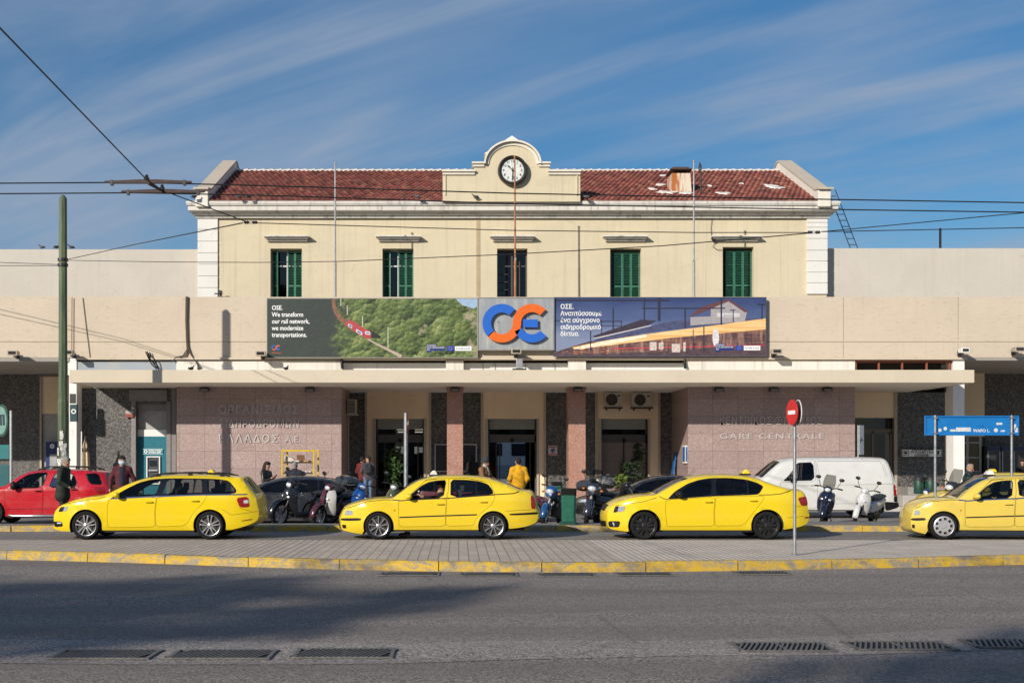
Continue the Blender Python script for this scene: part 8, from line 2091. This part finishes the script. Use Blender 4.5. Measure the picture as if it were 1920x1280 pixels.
# ================================================================ LIGHT, SKY, CAMERA
KX = 1.24/Q; SUN_EL = math.atan(.883/Q/math.sqrt(1+KX*KX))     # read off the shadows in the photograph
to_sun = Vector((-KX, -1, 0)).normalized() * math.cos(SUN_EL) + Vector((0, 0, math.sin(SUN_EL)))
w = bpy.data.worlds.new("World"); scene.world = w; w.use_nodes = True
nt = w.node_tree; nd = nt.nodes; bg = nd['Background']
sky = nd.new('ShaderNodeTexSky'); sky.sky_type = 'NISHITA'; sky.sun_disc = False
sky.sun_elevation = SUN_EL; sky.sun_rotation = math.atan2(to_sun.x, to_sun.y) % (2*math.pi)
sky.altitude = 100; sky.air_density = 1.0; sky.dust_density = .3; sky.ozone_density = 3.0
tc = nd.new('ShaderNodeTexCoord'); sp = nd.new('ShaderNodeSeparateXYZ'); nt.links.new(tc.outputs['Generated'], sp.inputs[0])
def m2(op, a, b=0.0):
    n = nd.new('ShaderNodeMath'); n.operation = op
    for s_, v_ in ((n.inputs[0], a), (n.inputs[1], b)):
        if hasattr(v_, 'is_output'): nt.links.new(v_, s_)
        else: s_.default_value = v_
    return n.outputs[0]
zc = m2('MAXIMUM', sp.outputs[2], .06)
zc = m2('ADD', zc, .10)
cv = nd.new('ShaderNodeCombineXYZ')
nt.links.new(m2('DIVIDE', sp.outputs[0], zc), cv.inputs[0]); nt.links.new(m2('DIVIDE', sp.outputs[1], zc), cv.inputs[1])
def cloud(scale, rot, stretch, lo, hi, seed, dist=.6):
    mp = nd.new('ShaderNodeMapping'); mp.vector_type = 'TEXTURE'; mp.inputs['Rotation'].default_value = (0, 0, R(rot)); mp.inputs['Scale'].default_value = (1/stretch, 1, 1); mp.inputs['Location'].default_value = (seed, seed*.7, 0)
    nt.links.new(cv.outputs[0], mp.inputs['Vector'])
    n = nd.new('ShaderNodeTexNoise'); n.inputs['Scale'].default_value = scale; n.inputs['Detail'].default_value = 7; n.inputs['Roughness'].default_value = .52; n.inputs['Distortion'].default_value = dist
    nt.links.new(mp.outputs[0], n.inputs['Vector'])
    r = nd.new('ShaderNodeMapRange'); r.interpolation_type = 'SMOOTHSTEP'; r.inputs[1].default_value = lo; r.inputs[2].default_value = hi
    nt.links.new(n.outputs[0], r.inputs[0]); return r.outputs[0]
c1 = cloud(2.4, -42, .26, .30, .76, 3.1, .9); c2 = cloud(1.1, -34, .45, .28, .64, 1.3, .4); c3 = cloud(9.0, -40, .12, .30, .75, 1.7, .5)
cl = m2('ADD', m2('MULTIPLY', c2, m2('ADD', m2('MULTIPLY', c1, .75), .30)), m2('MULTIPLY', m2('MULTIPLY', c1, c3), .35))
cl = m2('MINIMUM', m2('MULTIPLY', cl, CLOUD_K), .8)
mxn = nd.new('ShaderNodeMix'); mxn.data_type = 'RGBA'
nt.links.new(cl, mxn.inputs[0]); nt.links.new(sky.outputs[0], mxn.inputs[6]); mxn.inputs[7].default_value = (*CLOUD_COL, 1)
hs = nd.new('ShaderNodeHueSaturation'); hs.inputs['Saturation'].default_value = SKY_SAT
nt.links.new(mxn.outputs[2], hs.inputs['Color'])
nt.links.new(hs.outputs[0], bg.inputs['Color']); bg.inputs['Strength'].default_value = SKY_STRENGTH
sl = bpy.data.lights.new('sun', 'SUN'); sl.energy = SUN_STRENGTH; sl.angle = R(.53); sl.color = (1, .93, .82)
so = bpy.data.objects.new('sun', sl); COL.objects.link(so); so.rotation_euler = to_sun.to_track_quat('Z', 'Y').to_euler(); so.location = (-20, -20, 30)
cam = bpy.data.cameras.new('camera'); co = bpy.data.objects.new('camera', cam); COL.objects.link(co)
co.location = (0, 0, CZ); co.rotation_euler = (R(90), 0, 0)
cam.sensor_width = 36; cam.lens = 36*F*Q/1920; cam.shift_x = (960-CX)/1920; cam.shift_y = (CY-640)/1920
cam.clip_start = .1; cam.clip_end = 3000
scene.camera = co
vs_ = scene.view_settings; vs_.view_transform = 'Standard'; vs_.look = 'None'; vs_.exposure = EXPOSURE; vs_.gamma = 1; vs_.use_curve_mapping = False
scene.render.engine = 'CYCLES'
scene.cycles.max_bounces = 8; scene.cycles.transparent_max_bounces = 16; scene.cycles.use_denoising = True
